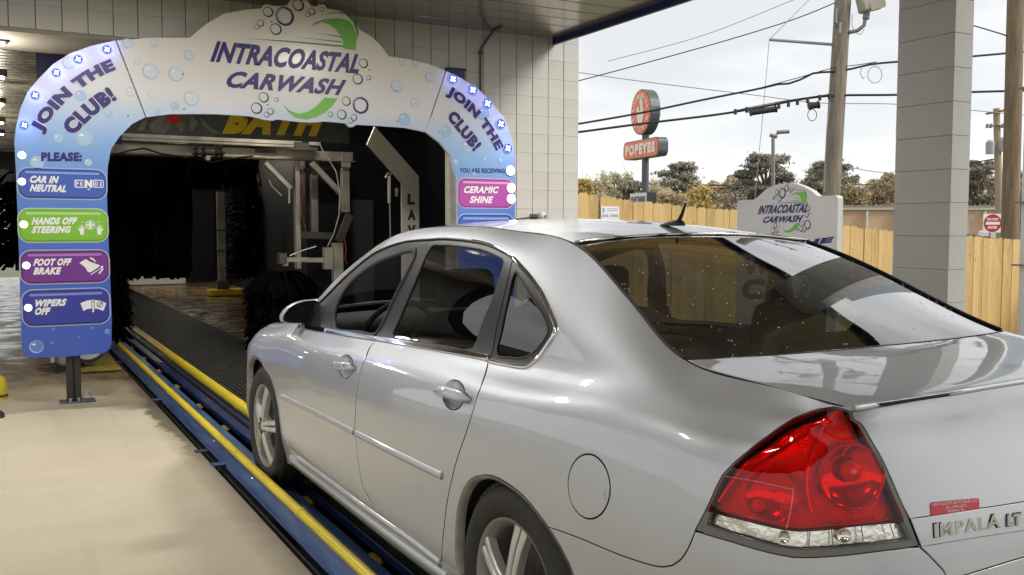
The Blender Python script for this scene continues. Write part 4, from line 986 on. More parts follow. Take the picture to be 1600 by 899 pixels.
# ---- wheels
ALLOYB=mat('alloy_barrel',(.30,.29,.27),.45,.6)
def wheel(y,x=-.905,name='wheel'):
    # axis along x, outer face at x
    wh=empty(name,(x,y,.338)); wh.parent=car
    M=Matrix.Rotation(R(-90),4,'Y')  # local z -> -x outward
    tp=[(.232,-.012),(.238,-.004),(.255,.004),(.285,.008),(.305,.006),(.318,-.004),(.329,-.020),(.3365,-.038),(.338,-.055),(.338,-.17),(.332,-.19),(.31,-.215),(.26,-.222),(.235,-.21)]
    mb=MB(); mb.lathe(tp,72,M)
    t=mb.build('tyre',TYRE,wh,auto=40)
    # shoulder blocks
    tb=MB(); NB=64
    for k in range(NB):
        a=2*math.pi*k/NB; Rm=Matrix.Rotation(a,4,'X')
        tb.box((.022,-.0135,.322),(.062,.0125,.3405),0,0,Rm)
        tb.box((.072,-.0135,.334),(.105,.0125,.3405),0,0,Rm@Matrix.Rotation(.04,4,'X'))
        tb.box((.115,-.0135,.334),(.15,.0125,.3405),0,0,Rm)
    tb.build('tread_block',TYRE,wh)['kind']='stuff'
    rp_=[(.205,-.20),(.200,-.12),(.205,-.03),(.218,-.012),(.226,-.006),(.234,-.004),(.235,-.012),(.232,-.03)]
    MB().lathe(rp_,64,M).build('rim_barrel',ALLOYB,wh,auto=40)
    MB().lathe([(.0,-.09),(.15,-.09),(.15,-.10)],40,M).build('brake_disc',BRAKE,wh,auto=30)
    # five double spokes
    for k in range(5):
        a=math.pi/2+2*math.pi*k/5+.16; sb=MB()
        for q in(-1,1):
            V=[];Fc=[]
            for i,(r,w,xo) in enumerate([(.045,.022,.014),(.10,.0235,.010),(.16,.027,.002),(.205,.032,-.008),(.224,.036,-.011)]):
                off=q*(w*.5+.0035)
                for (dw,dx) in((-w*.5-.002,.030),(-w*.5,.004),(-w*.32,0),(w*.32,0),(w*.5,.004),(w*.5+.002,.030)):
                    V.append((-(xo-dx)+.0,off+dw,r))
            for i in range(4):
                for j in range(5): Fc.append((i*6+j,i*6+j+1,(i+1)*6+j+1,(i+1)*6+j))
            Rm=Matrix.Rotation(a-math.pi/2,4,'X'); sb.add([tuple(Rm@Vector(v)) for v in V],Fc)
        sb.build('spoke',ALLOY,wh,auto=35)
    MB().lathe([(.0,.012),(.022,.012),(.028,.008),(.03,0),(.058,.004),(.066,-.004),(.07,-.03)],32,M).build('hub_cap',ALLOY,wh,auto=35)
    for k in range(5):
        a=2*math.pi*k/5+.4; Mn=M@Matrix.Translation((.045*math.cos(a),.045*math.sin(a),0))
        MB().lathe([(.0,.008),(.007,.008),(.009,.004),(.009,-.01)],6,Mn).build('lug_nut',BRAKE,wh)
    return wh
wr=wheel(1.20); wf=wheel(4.007)
for src in(wr,wf):
    c=src.copy(); COL.objects.link(c); c.parent=car; c.scale=(-1,1,1); c.location.x*=-1
    for ch in src.children:
        d=ch.copy(); COL.objects.link(d); d.parent=c
# wheel wells and floor pan
ub=MB(); ub.box((-.83,.25,.20),(.83,.78,.26)); ub.box((-.84,1.66,.17),(.84,3.5,.22)); ub.box((-.6,.7,.20),(.6,4.9,.26)); ub.box((-.66,.78,.26),(-.62,1.66,.95)); ub.box((.62,.78,.26),(.66,1.66,.95)); ub.box((-.62,3.5,.26),(-.58,4.5,.85)); ub.box((.58,3.5,.26),(.62,4.5,.85)); ub.box((-.84,3.42,.2),(.84,3.46,.85)); ub.box((-.84,1.66,.2),(.84,1.69,.8)); ub.box((-.84,.76,.2),(.84,.78,.8)); ub.box((-.8,4.45,.2),(.8,4.48,.7))
ub.build('underbody',UNDER,car)
for yy in(1.2,4.007):
    V=[];Fc=[];n=20
    for i in range(n+1):
        a=math.pi*i/n
        for x in(-.885 if yy<2 else -.875,-.64): V.append((x,yy+.405*math.cos(a),.31+.395*math.sin(a)))
    for i in range(n): Fc.append((2*i,2*i+1,2*i+3,2*i+2))
    mirror(mesh('wheel_arch_liner',V,Fc,UNDER,car,True))
# ---- interior
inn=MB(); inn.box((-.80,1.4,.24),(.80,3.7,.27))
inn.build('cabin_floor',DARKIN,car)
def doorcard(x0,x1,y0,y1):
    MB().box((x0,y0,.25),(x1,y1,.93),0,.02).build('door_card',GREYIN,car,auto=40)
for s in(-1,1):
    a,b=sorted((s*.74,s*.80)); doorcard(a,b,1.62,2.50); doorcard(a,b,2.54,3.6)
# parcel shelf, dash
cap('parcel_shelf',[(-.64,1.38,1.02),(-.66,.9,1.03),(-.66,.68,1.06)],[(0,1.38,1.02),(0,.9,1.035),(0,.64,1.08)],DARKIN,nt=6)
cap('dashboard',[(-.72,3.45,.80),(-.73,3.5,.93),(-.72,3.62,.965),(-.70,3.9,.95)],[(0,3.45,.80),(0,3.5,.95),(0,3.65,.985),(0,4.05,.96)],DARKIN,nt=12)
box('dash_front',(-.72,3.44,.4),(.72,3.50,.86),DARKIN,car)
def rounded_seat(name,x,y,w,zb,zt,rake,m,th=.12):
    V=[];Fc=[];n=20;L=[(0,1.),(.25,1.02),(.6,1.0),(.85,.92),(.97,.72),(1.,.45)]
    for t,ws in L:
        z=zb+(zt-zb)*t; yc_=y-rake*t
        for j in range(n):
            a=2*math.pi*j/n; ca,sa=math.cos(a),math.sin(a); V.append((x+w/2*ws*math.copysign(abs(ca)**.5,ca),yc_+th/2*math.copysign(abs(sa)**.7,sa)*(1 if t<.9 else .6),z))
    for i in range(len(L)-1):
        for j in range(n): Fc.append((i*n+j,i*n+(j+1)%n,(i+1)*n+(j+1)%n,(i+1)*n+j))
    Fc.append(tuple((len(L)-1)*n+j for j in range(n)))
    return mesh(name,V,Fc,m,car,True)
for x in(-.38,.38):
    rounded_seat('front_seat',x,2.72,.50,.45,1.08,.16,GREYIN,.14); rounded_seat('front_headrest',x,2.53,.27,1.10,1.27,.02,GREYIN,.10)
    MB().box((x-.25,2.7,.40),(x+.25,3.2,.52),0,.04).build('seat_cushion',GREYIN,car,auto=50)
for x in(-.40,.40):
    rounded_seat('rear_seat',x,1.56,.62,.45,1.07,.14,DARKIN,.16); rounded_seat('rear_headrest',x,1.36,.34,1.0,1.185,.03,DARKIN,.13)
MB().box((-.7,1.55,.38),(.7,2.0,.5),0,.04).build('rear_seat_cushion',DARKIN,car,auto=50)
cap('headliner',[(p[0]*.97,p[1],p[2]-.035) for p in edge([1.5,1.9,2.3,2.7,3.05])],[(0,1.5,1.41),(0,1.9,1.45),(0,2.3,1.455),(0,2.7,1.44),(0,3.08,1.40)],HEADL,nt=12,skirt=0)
# steering wheel
V=[];Fc=[];n=28
stw=MB(); stw.tube([(-.38+.19*math.cos(2*math.pi*i/n),3.30-.19*math.sin(2*math.pi*i/n)*.42,.90+.19*math.sin(2*math.pi*i/n)*.9) for i in range(n+1)],.015,8)
sw=stw.build('steering_wheel',DARKIN,car,auto=60); MB().box((-.45,3.29,.86),(-.31,3.34,.95),0,.01).build('steering_hub',DARKIN,sw,auto=40)
box('steering_column',(-.42,3.32,.8),(-.34,3.5,.9),DARKIN,car)
# ---- badge, sticker, plate recess
def lidpt(px,py,off=0.): 
    u,v=P_((px,py))[0]; X=SIDE.ev(u,v)[0]; N=SIDE.normal(u,v)[0]*SIDE.sg; return X+N*off,N
def onlid(name,body,a,b,c,m,depth,off,bold=.0,shear=0.,parent=None,space=1.):
    A,N=lidpt(*a);B,_=lidpt(*b);T,_=lidpt(*c)
    return textquad(name,body,A,B,T,m,parent or car,bold,shear,space,depth=depth,nrm=N*off)
onlid('lettering_shadow','IMPALA',(1456,841),(1560.5,824),(1455,817),RUBBER,.0015,.0035,.06,0,space=1.06)  # larger dark copy under the letters paints in their shaded edge
onlid('model_lettering','IMPALA',(1457,839.5),(1559,823),(1456,818.5),CHROME,.0035,.0045,.02,0,space=1.12)
onlid('lettering_shadow','LT',(1569,823.5),(1592.5,820),(1569,803),RUBBER,.0015,.0035,.06,0,space=1.05)
onlid('model_lettering','LT',(1570,822),(1591,819),(1570,804.5),CHROME,.005,.0045,.035,0,space=1.15)
A,N=lidpt(1454,807);B,_=lidpt(1530,796);Cq,_=lidpt(1529,778);D,_=lidpt(1453,785)
mid=lambda a,b,t:a+(b-a)*t
def rrect3(A,B,Cq,D,N,off,rad=.12,ny=.35):
    V=[]
    for (cx,cy,a0) in((rad,ny,180),(1-rad,ny,270),(1-rad,1-ny,0),(rad,1-ny,90)):
        for k in range(5):
            a=R(a0+90*k/4); x=cx+rad*math.cos(a); y=cy+ny*math.sin(a); p=(A*(1-x)+B*x)*(1-y)+(D*(1-x)+Cq*x)*y; V.append(p+N*off)
    return V
stk=mesh('dealer_sticker',rrect3(A,B,Cq,D,N,.0015,.05,.2),[tuple(range(20))],mat('sticker_red',(.55,.04,.07),.35),car)
stk['label']='small red dealer sticker on the trunk lid'
STW=mat('sticker_white',(.75,.6,.55),.4)
def stt(body,y0,y1,x0,x1):
    a=mid(mid(A,B,x0),mid(D,Cq,x0),y0); b=mid(mid(A,B,x1),mid(D,Cq,x1),y0); t=mid(mid(A,B,x0),mid(D,Cq,x0),y1)
    textquad('sticker_lettering',body,a,b,t,STW,stk,.01,0,1,nrm=N*.0022)
stt('NEW SOUTH AUTO SALES, LLC',.66,.93,.04,.96); stt('251-379-5373',.37,.58,.3,.72); stt('MOBILE, AL',.08,.29,.34,.68)
# ------------------------------------------------------------------ entrance arch
AY=7.23
def A2(px,py): p=onY(px,py,AY); return (p[0],p[2])
def AX(x,z,d=0.): return (x,AY-d,z)
def APl(pts): return [A2(*p) for p in pts]
outer_l=[(25,268),(22.5,220),(25,200),(31.7,170),(43.4,143.5),(60,123.4),(83.4,100),(110,83.4),(143.5,71.7),(180,63.4)]
mid_t=[(180,63.4),(233.5,59.4),(297,59.4),(307,50),(323.6,36.7),(350,21.7),(385,15),(408.4,13.3),(411,9),(415,7.3),(426.8,9.3),(440,10),(449,8),(453,2),(460,-4),(468,-6),(476,-4),(481,3),(486,9),(493.5,10.7),(498.5,7.3),(506.8,7.3),(511.8,14),(530,16.7),(543.5,23.4),(553.5,33.4),(561.9,46.7),(580,56.7),(597,73.4),(607,88.4),(633.6,91.7),(667,99.4),(698,111.5)]
outer_r=[(698,111.5),(720,122),(748,140),(768,160),(788,184),(800,216),(804,240),(804.5,268)]
inner_r=[(715,348),(714,280),(708,264),(704,244),(688,224),(666,207)]
mid_b=[(666,207),(633.6,200),(600,197.5),(557,195),(552,198.5),(546,199),(540,192.8),(506.8,190),(486.8,191.8),(466.8,190.8),(433.4,186.8),(427,188.8),(414,188),(406.8,185.8),(390,181.8),(333.6,178.5),(267,178.5),(227,183.5)]
inner_l=[(227,183.5),(207,193.5),(187,213.5),(173.5,233.5),(168.5,260),(167,300),(169,360),(172,430),(175,500),(174,538),(171,546),(163,552)]
bot_l=[(163,552),(100,558),(54,559.6),(43,557),(37,551),(33.5,538),(30,400),(25,268)]
xl0=A2(26,300)[0]; 
def blendm(name):
    m=bpy.data.materials.new(name); m.use_nodes=True; t=m.node_tree; b=t.nodes['Principled BSDF']; b.inputs['Roughness'].default_value=.35; b.inputs['Coat Weight'].default_value=.3; b.inputs['Coat Roughness'].default_value=.15
    g=t.nodes.new('ShaderNodeNewGeometry'); s=t.nodes.new('ShaderNodeSeparateXYZ'); t.links.new(g.outputs['Position'],s.inputs[0])
    n=t.nodes.new('ShaderNodeTexNoise'); n.inputs['Scale'].default_value=1.7; t.links.new(g.outputs['Position'],n.inputs['Vector'])
    ma=t.nodes.new('ShaderNodeMath'); ma.operation='MULTIPLY_ADD'; ma.inputs[1].default_value=.18; t.links.new(n.outputs['Fac'],ma.inputs[0]); t.links.new(s.outputs['Z'],ma.inputs[2])
    mr=t.nodes.new('ShaderNodeMapRange'); mr.inputs[1].default_value=.45; mr.inputs[2].default_value=3.1; t.links.new(ma.outputs[0],mr.inputs[0])
    r=t.nodes.new('ShaderNodeValToRGB'); e=r.color_ramp.elements; e[0].position=0; e[0].color=(.045,.10,.46,1); e[1].position=1; e[1].color=(.74,.71,.64,1)
    for p,c in((.30,(.055,.12,.52)),(.52,(.10,.22,.62)),(.66,(.22,.40,.72)),(.76,(.45,.58,.76)),(.84,(.70,.70,.70))):
        q=e.new(p); q.color=(*c,1)
    t.links.new(mr.outputs[0],r.inputs['Fac']); t.links.new(r.outputs['Color'],b.inputs['Base Color']); return m
ARCHM=blendm('arch_print'); EDGEW=mat('sign_edge',(.75,.75,.75),.4)
arch=empty('entrance_arch',(.18,AY,0),0,'blue and white bubble arch over the lane reading INTRACOASTAL CARWASH','arch sign')
def aobj(o): return wobj(o,arch)
def slab(name,poly,y0,y1,mats,root,lab=None):
    T=tri(poly); n=len(poly); V=[(x,y0,z) for x,z in poly]+[(x,y1,z) for x,z in poly]
    Fc=[tuple(t) for t in T]+[tuple(i+n for i in t[::-1]) for t in T]; mi=[0]*len(T)+[1]*len(T)
    for i in range(n): j=(i+1)%n; Fc.append((i,j,n+j,n+i)); mi.append(1)
    me=bpy.data.meshes.new(name); me.from_pydata(V,[],Fc)
    for m in mats: me.materials.append(m)
    me.polygons.foreach_set('material_index',mi); me.update(); bm=bmesh.new(); bm.from_mesh(me); bmesh.ops.recalc_face_normals(bm,faces=bm.faces); bm.to_mesh(me); bm.free()
    o=link(name,me); wobj(o,root)
    if lab: o['label']=lab
    return o
lf=APl(outer_l[:]+[(183,63.8)])[:-1]+APl(inner_l)+APl(bot_l)[1:-1]
def shrink(P,d): # pull the cut edges a little apart
    return P
slab('left_leg_panel',APl(outer_l)+APl(inner_l)+APl(bot_l)[1:-1],AY,AY+.035,[ARCHM,EDGEW],arch,'left leg panel with driving instructions')
slab('centre_panel',[(x+(.006 if i in(0,) else 0),z) for i,(x,z) in enumerate(APl([(181.5,63.4)]+mid_t[1:-1]+[(696,110.5)]+[(664,206.5)]+mid_b[1:-1]+[(228.8,183.3)]))],AY,AY+.035,[ARCHM,EDGEW],arch,'crown panel with the wash name')
rl=APl(outer_r); xo=rl[-1][0]; ri=APl(inner_r); xi=ri[0][0]
slab('right_leg_panel',rl+[(xo,.50),(xo-.06,.44),(xi+.06,.44),(xi,.50)]+ri,AY,AY+.035,[ARCHM,EDGEW],arch,'right leg panel listing what the car receives')
POST=mat('black_post',(.03,.03,.028),.45,.3)
for px in (117,):
    xx=onZ(117,630)[0]
for xx,lab in((onZ(117,630)[0],None),(xo-.33,None)):
    aobj(box('post',(xx-.055,AY+.036,0.004),(xx-.004,AY+.10,2.6),POST,None,.004)); aobj(box('post',(xx+.004,AY+.036,0.004),(xx+.055,AY+.10,2.6),POST,None,.004)); aobj(box('post_web',(xx-.055,AY+.06,0.004),(xx+.055,AY+.08,2.5),POST))
    aobj(box('foot_plate',(xx-.11,AY-.02,0.0),(xx+.16,AY+.16,.010),GRIME,None,.002))
    for dx in (-.03,.03): aobj(MB().lathe([(0,.03),(.012,.03),(.015,.02),(.015,.0)],6,Matrix.Translation((xx+dx,AY+.018,.010))).build('anchor_bolt',BOLT))
    aobj(MB().tube([(xx+.06,AY+.12,.02),(xx+.1,AY+.14,.09),(xx+.14,AY+.14,.03)],.01,6).build('bolt_clip',BOLT))
# printed matter
NAVYT=mat('print_navy',(.025,.016,.15),.4); OUTL=mat('print_outline',(.30,.30,.34),.4); WHT=mat('print_white',(.80,.80,.78),.4); GREENP=mat('print_green',(.16,.47,.055),.4); DKG=mat('print_dark_green',(.07,.20,.04),.4); BLK=mat('print_black',(.02,.02,.025),.4)
def disc2(c,r,n=20,rx=None): return [(c[0]+(rx or r)*math.cos(2*math.pi*i/n),c[1]+r*math.sin(2*math.pi*i/n)) for i in range(n)]
def flat(name,poly,m,d,root=arch,fn=AX):
    T=tri(poly); V=[fn(x,z,d) for x,z in poly]; o=mesh(name,V,T,m); return wobj(o,root)
def ring(name,c,r,w,m,d,root=arch,fn=AX,n=28,ecc=0.,ang=0.):
    V=[];Fc=[]
    for i in range(n):
        a=2*math.pi*i/n; V.append(fn(c[0]+r*math.cos(a),c[1]+r*math.sin(a),d)); rr=r-w; V.append(fn(c[0]+ecc*math.cos(ang)+rr*math.cos(a),c[1]+ecc*math.sin(ang)+rr*math.sin(a),d))
    for i in range(n): j=(i+1)%n; Fc.append((2*i,2*j,2*j+1,2*i+1))
    return wobj(mesh(name,V,Fc,m),root)
PXM=1/163. # metres per picture pixel on the arch plane (about)
def sc(px): # local scale: metres per px near column px
    a=A2(px-1,150);b=A2(px+1,150); return (b[0]-a[0])/2
BUBF=mat('print_bubble',(.62,.68,.74),.4); BUBL=mat('print_bubble_blue',(.38,.55,.74),.4); BUBE=mat('print_bubble_edge',(.42,.50,.58),.4); BUBD=mat('print_bubble_deep',(.12,.22,.60),.4)
for (px,py,r,m) in [(199,68,8,BUBF),(241,68,6,BUBF),(215,97,5,BUBF),(295,87,7.5,BUBF),(235,112,12.5,BUBF),(275,116,11.5,BUBF),(299,154,11.5,BUBF),(204,144,7.5,BUBF),(236,148,5,BUBF),(273,166,6.5,BUBL),(257,157,3,BUBF),(246,176,5,BUBL),(107,98,10,BUBF),(170,178,6.5,BUBL),(91,216,8,BUBL),(132,216,13,BUBL),(126,150,9,BUBL),(58,254,11,BUBL),(138,254,6,BUBL),
   (628,97,5,BUBF),(649,100,4.5,BUBF),(671,121,6.5,BUBF),(620,135,9,BUBF),(648,161,6.5,BUBF),(632,187,9,BUBL),(697,205,8,BUBL),(730,229,8,BUBL),(755,178,9,BUBL),(712,253,4,BUBL),(782,250,3.5,BUBL),(757,249,3,BUBL),(57,542,11,BUBD),(168,518,4,BUBD),(144,513,2,BUBD),(84,515,2,BUBD),(123,527,1.5,BUBD),(82,536,2,BUBD),(741,270,3,BUBL)]:
    c=A2(px,py); s_=sc(px); flat('bubble_print',disc2(c,r*s_,20),m,.0016); ring('bubble_rim_print',c,r*s_*1.04,r*s_*.13,BUBE if m is not BUBD else BUBL,.0024,ecc=r*s_*.06,ang=R(50))
    flat('bubble_glint_print',disc2((c[0]-.35*r*s_,c[1]+.4*r*s_),r*s_*.17,8,r*s_*.3),WHT,.0027)
def T3(name,body,p0,p1,pt,m,d=.003,bold=.02,sh=0.,space=1.,root=arch,fn=AX,f2=A2):
    a,b,c=f2(*p0),f2(*p1),f2(*pt); o=textquad(name,body,fn(*a,d),fn(*b,d),fn(*c,d),m,None,bold,sh,space); return wobj(o,root)
T3('name_lettering','INTRACOASTAL',(328,97),(560,116),(333,63.5),NAVYT,bold=.035,sh=.25,space=.95)
T3('name_lettering','CARWASH',(352,137),(536,150),(358,110.5),NAVYT,bold=.035,sh=.28,space=1.0)
def logo(f2,fn,root,D,k=1.,sx=1.):
    def P(*pts): return [f2(*p) for p in pts]
    o1=[(503,35),(515,30),(530,28.5),(545,33),(553,43),(557,58),(556,79),(536,76),(536,66),(532,56),(525,47),(515,39)]
    flat('swoosh_print',P(*o1),GREENP,D,root,fn); 
    def sliver(pts,m,dd=0.0004): flat('swoosh_line_print',P(*pts),m,D+dd,root,fn)
    sliver([(485,43),(493,36),(505,31),(518,29),(505,33),(494,38)],DKG); sliver([(508,23),(525,20.5),(540,23),(552,35),(557,50),(558,62),(560,50),(556,36),(547,25),(534,20),(520,19.5)],DKG)
    sliver([(490,51),(533,57),(534,59)],DKG); sliver([(455,57.5),(533,65),(535,67)],DKG); sliver([(380,60),(450,64),(536,71.5),(537,74),(450,66)],DKG)
    sliver([(442,163),(452,173),(466,178),(478,176),(492,168),(503,157),(507,153),(528,154),(520,165),(508,176),(495,183),(478,187),(462,184),(450,175)],GREENP)
def rings(f2,fn,root,D,scf):
    for (px,py,r,big) in [(419,19,8,0),(466,8.5,9,0),(445,26,14.5,1),(431,46,9,0),(407,36.5,5.5,0),(401,42,4.5,0),(487,18.5,5.5,0),(481,23,4,0),(503,15,3.5,0),(568,99.5,7,0),(576,122,3.5,0),(559,124,8,0),(412,152.5,8,0),(432,156,3.5,0),(401,169.5,9,0),(422.5,174.5,5.5,0),(416.5,179.5,4.5,0),(541,158.5,7,0),(563.5,165,12.5,1),(534,179.5,7.5,0),(516,179,4.2,0),(553,184,5,0),(547.5,189,4.2,0)]:
        c=f2(px,py); s_=scf(px,py); r_=r*s_
        ring('bubble_outline_print',c,r_,r_*.20,NAVYT if big else BLK,D,root,fn,ecc=r_*.09,ang=R(150))
        if big: ring('bubble_outline_print',c,r_*.80,r_*.04,BLK,D+.0003,root,fn)
logo(A2,AX,arch,.003); rings(A2,AX,arch,.0032,lambda a,b:sc(a))
def arcpx(name,body,a,b,c,hpx,bold=.03):
    A_,B_,C_=A2(*a),A2(*b),A2(*c); h=hpx*sc(a[0])*1.0
    wobj(textarc('lettering_outline',body,A_,B_,C_,h,OUTL,None,AX,bold+.045,.0022),arch)
    wobj(textarc('lettering_outline',body,A_,B_,C_,h,WHT,None,AX,bold+.025,.0028),arch)
    wobj(textarc(name,body,A_,B_,C_,h,NAVYT,None,AX,bold,.0034),arch)
arcpx('slogan_lettering','JOIN THE',(70,212),(117,153.5),(184,114),27,.06); arcpx('slogan_lettering','CLUB!',(116,213),(148,181),(184,156),27,.06)
arcpx('slogan_lettering','JOIN THE',(695,151),(741,190),(772,238),18.5,.06); arcpx('slogan_lettering','CLUB!',(697,184),(720,212),(740,238),18.5,.06)
T3('heading_lettering','PLEASE:',(64,252.5),(128,252.5),(64.5,238),NAVYT,bold=.05)
T3('heading_lettering','YOU ARE RECEIVING:',(718,270),(790,271),(718,262.5),NAVYT,bold=.02)
# button panels
def rr2(x0,x1,z0,z1,r,n=6):
    o=[]
    for cx,cz,a0 in((x0+r,z0+r,180),(x1-r,z0+r,270),(x1-r,z1-r,0),(x0+r,z1-r,90)):
        for k in range(n+1): a=R(a0+90*k/n); o.append((cx+r*math.cos(a),cz+r*math.sin(a)))
    return o
def button(tl,br,colr,dark,light):
    a=A2(*tl);b=A2(*br); x0,x1=a[0],b[0]; z1,z0=a[1],b[1]; r=.075
    flat('button_border_print',rr2(x0-.012,x1+.012,z0-.012,z1+.012,r+.012),BUBE,.0020)
    flat('button_border_print',rr2(x0-.006,x1+.006,z0-.006,z1+.006,r+.006),light,.0024)
    slab('button_plate',rr2(x0,x1,z0,z1,r),AY-.006,AY-.0001,[dark,dark],arch); flat('button_face_print',rr2(x0+.008,x1-.008,z0+.012,z1-.010,r-.01),colr,.0066)
    h=z1-z0; flat('button_gloss_print',rr2(x0+.05,x1-.05,z1-.16*h,z1-.09*h,.006,3),light,.0070)
    return x0,x1,z0,z1
def pm_(n,c): return mat(n,c,.3,coat=.3)
B1,B1d,B1l=pm_('button_blue',(.045,.10,.45)),pm_('button_blue_dark',(.02,.03,.22)),pm_('button_blue_light',(.22,.36,.72))
G1,G1d,G1l=pm_('button_green',(.20,.48,.03)),pm_('button_green_dark',(.12,.33,.02)),pm_('button_green_light',(.42,.66,.22))
P1,P1d,P1l=pm_('button_purple',(.16,.03,.26)),pm_('button_purple_dark',(.08,.01,.14)),pm_('button_purple_light',(.40,.20,.48))
N1,N1d,N1l=pm_('button_navy',(.035,.045,.33)),pm_('button_navy_dark',(.015,.02,.15)),pm_('button_navy_light',(.20,.25,.60))
K1,K1d,K1l=pm_('button_magenta',(.42,.06,.36)),pm_('button_magenta_dark',(.24,.03,.24)),pm_('button_magenta_light',(.70,.35,.62))
button((28,263),(166,311),B1,B1d,B1l); button((29,327),(168,377),G1,G1d,G1l); button((32,393),(170,440),P1,P1d,P1l); button((35,455),(171,504),N1,N1d,N1l)
button((716,279),(801,325),K1,K1d,K1l); a=A2(716,335); button((716,335.5),(801,382),B1,B1d,B1l)
TD=.0075
def TT(body,x0,y0,x1,y1,h,bold=.05,sh=.22): T3('instruction_lettering',body,(x0,y0),(x1,y1),(x0+h*.12,y0-h),WHT,TD,bold,sh)
TT('CAR IN',46,286,91,287,11.5); TT('NEUTRAL',46,299.5,103,301,11.5); TT('HANDS OFF',49,351.5,120,351,11.5); TT('STEERING',49,365,110,364.5,11.5)
TT('FOOT OFF',51.5,416,111,415,11.5); TT('BRAKE',51.5,429.5,95,429,11.5); TT('WIPERS',54,480,103,478,11.5); TT('OFF',54,492.5,78,492,11.5)
TT('CERAMIC',724,302,778,302.5,11,.035,.2); TT('SHINE',733,317.5,769,318,11,.035,.2)
# icons
def box2(x0,y0,x1,y1,m,d): a=A2(x0,y1);b=A2(x1,y0); flat('icon_print',[(a[0],a[1]),(b[0],a[1]),(b[0],b[1]),(a[0],b[1])],m,d)
def rr_px(x0,y0,x1,y1,r,m,d): a=A2(x0,y1);b=A2(x1,y0); flat('icon_print',rr2(a[0],b[0],a[1],b[1],r,3),m,d)
rr_px(116.5,281.5,131.5,293.5,.012,WHT,TD); rr_px(118,283,131,292,.008,B1,TD+.0005); rr_px(145.5,281.5,161.5,293.5,.012,WHT,TD); rr_px(147,283,160.5,292,.008,B1,TD+.0005)
T3('icon_lettering','P R',(119,290.5),(129.5,290.5),(119,284.5),WHT,TD+.001,.03); T3('icon_lettering','D 2',(148,290.5),(159,290.5),(148,284.5),WHT,TD+.001,.03); T3('icon_lettering','N',(132.5,294),(144,294),(132.5,281),WHT,TD+.0012,.06); flat('icon_print',APl([(136,297),(141,297),(138.5,294.7)]),WHT,TD)
c=A2(141,352); s_=sc(141); ring('icon_print',c,8*s_,1.6*s_,WHT,TD); box2(133.5,350.5,148.5,353.2,WHT,TD); box2(138.5,347.5,143.5,356,WHT,TD+.0003); box2(139.8,353,142.2,359,WHT,TD)
def hand(x,y,sg_):
    pts=[(-2.6,7),(-3,2),(-6,-1.5),(-5.2,-2.6),(-2.8,-.6),(-3.6,-6),(-2.6,-6.2),(-1.6,-1),(-1.3,-7.2),(-.2,-7.2),(-.1,-1),(.9,-6.6),(1.9,-6.3),(1.2,-.8),(3,-4.6),(3.9,-4),(2.6,1.4),(2.6,7)]
    flat('icon_print',APl([(x+sg_*a*1.15,y+b*1.1) for a,b in (pts if sg_>0 else pts[::-1])]),WHT,TD)
hand(128,359.5,1); hand(155,359.5,-1)
for q in([(124,348),(130,346.3),(130,347.6)],[(152,346.3),(158,348),(152,347.6)]): flat('icon_print',APl(q),WHT,TD)
flat('icon_print',APl([(124,411),(134,405),(140,409),(154,414),(156,416),(142,426),(137,425),(133,418)]),WHT,TD); flat('icon_print',APl([(139,427.5),(156,416.5),(157.5,418.5),(141,429)]),P1d,TD+.0006); flat('icon_print',APl([(140,428),(160,415),(161.5,417.5),(142,430)]),WHT,TD)
flat('icon_print',APl([(153,428),(160,419),(162,420.5),(156,428)]),WHT,TD); flat('icon_print',APl([(140.5,402),(146,404),(150,409),(147.8,409.5),(144.5,406),(140.5,404.6)]),WHT,TD)
flat('icon_print',APl([(125.5,474),(135,470),(145,468.5),(156,470),(166,474),(161.5,486),(153,483),(145,482.2),(137,483),(130,486)]),WHT,TD); box2(143.2,470,147.4,489,N1d,TD+.0005); box2(144.2,471,146.4,488,WHT,TD+.0009)
c=A2(156,476); ring('icon_print',c,5*s_,1.1*s_,N1d,TD+.0006); flat('icon_print',APl([(152.6,479.2),(158.8,471.8),(159.8,472.8),(153.6,480.2)]),N1d,TD+.0008)
# lamps on the arch
EB=emis('led_blue',(.05,.12,1.),.95); EW=emis('led_cool',(.9,.95,1.),14); EBC=emis('led_blue_core',(.62,.78,1.),6.)
def led(px,py,blue,r=7.2):
    c=A2(px,py); s_=sc(px); rr=r*s_
    o=flat('arch_lamp',disc2(c,rr*(.92 if blue else .78),14),EB if blue else EW,.012)
    wobj(MB().lathe([(rr*1.0,0),(rr*1.0,.010),(rr*.93,.0115)],14,Matrix.Translation((c[0],AY,c[1]))@Matrix.Rotation(R(90),4,'X')).build('lamp_bezel',EDGEW),arch)
    if blue:
        for k in range(4):
            a=R(35+90*k); flat('lamp_diode',disc2((c[0]+rr*.42*math.cos(a),c[1]+rr*.42*math.sin(a)),rr*.20,8),EBC,.0145)
        flat('lamp_diode',disc2(c,rr*.22,8),EBC,.0145)
LL=[(167,78),(122,93),(88,114),(55,149),(38,196)]; RL_=[(707,124),(738,141),(761,162),(782,194),(793,232)]
for p in LL+RL_: led(*p,True)
for p in [(34,243),(34,284),(37,351),(41,415),(44,481)]+[(797,267),(798,294),(798,311)]: led(*p,False)
HALO=mat('print_lilac',(.42,.42,.80),.4)
for p in LL+RL_:
    L=bpy.data.lights.new('arch_glow','POINT'); L.energy=.4; L.color=(.15,.22,1); L.shadow_soft_size=.02; lo=bpy.data.objects.new('arch_glow',L); COL.objects.link(lo); c=A2(*p); lo.location=(c[0],AY-.045,c[1]); wobj(lo,arch)
for px,py in [(209,130),(185,56.5),(600/2.9975,180.8),(285,115),(287,170),(432,34),(467,16),(400,150)]:
    pass
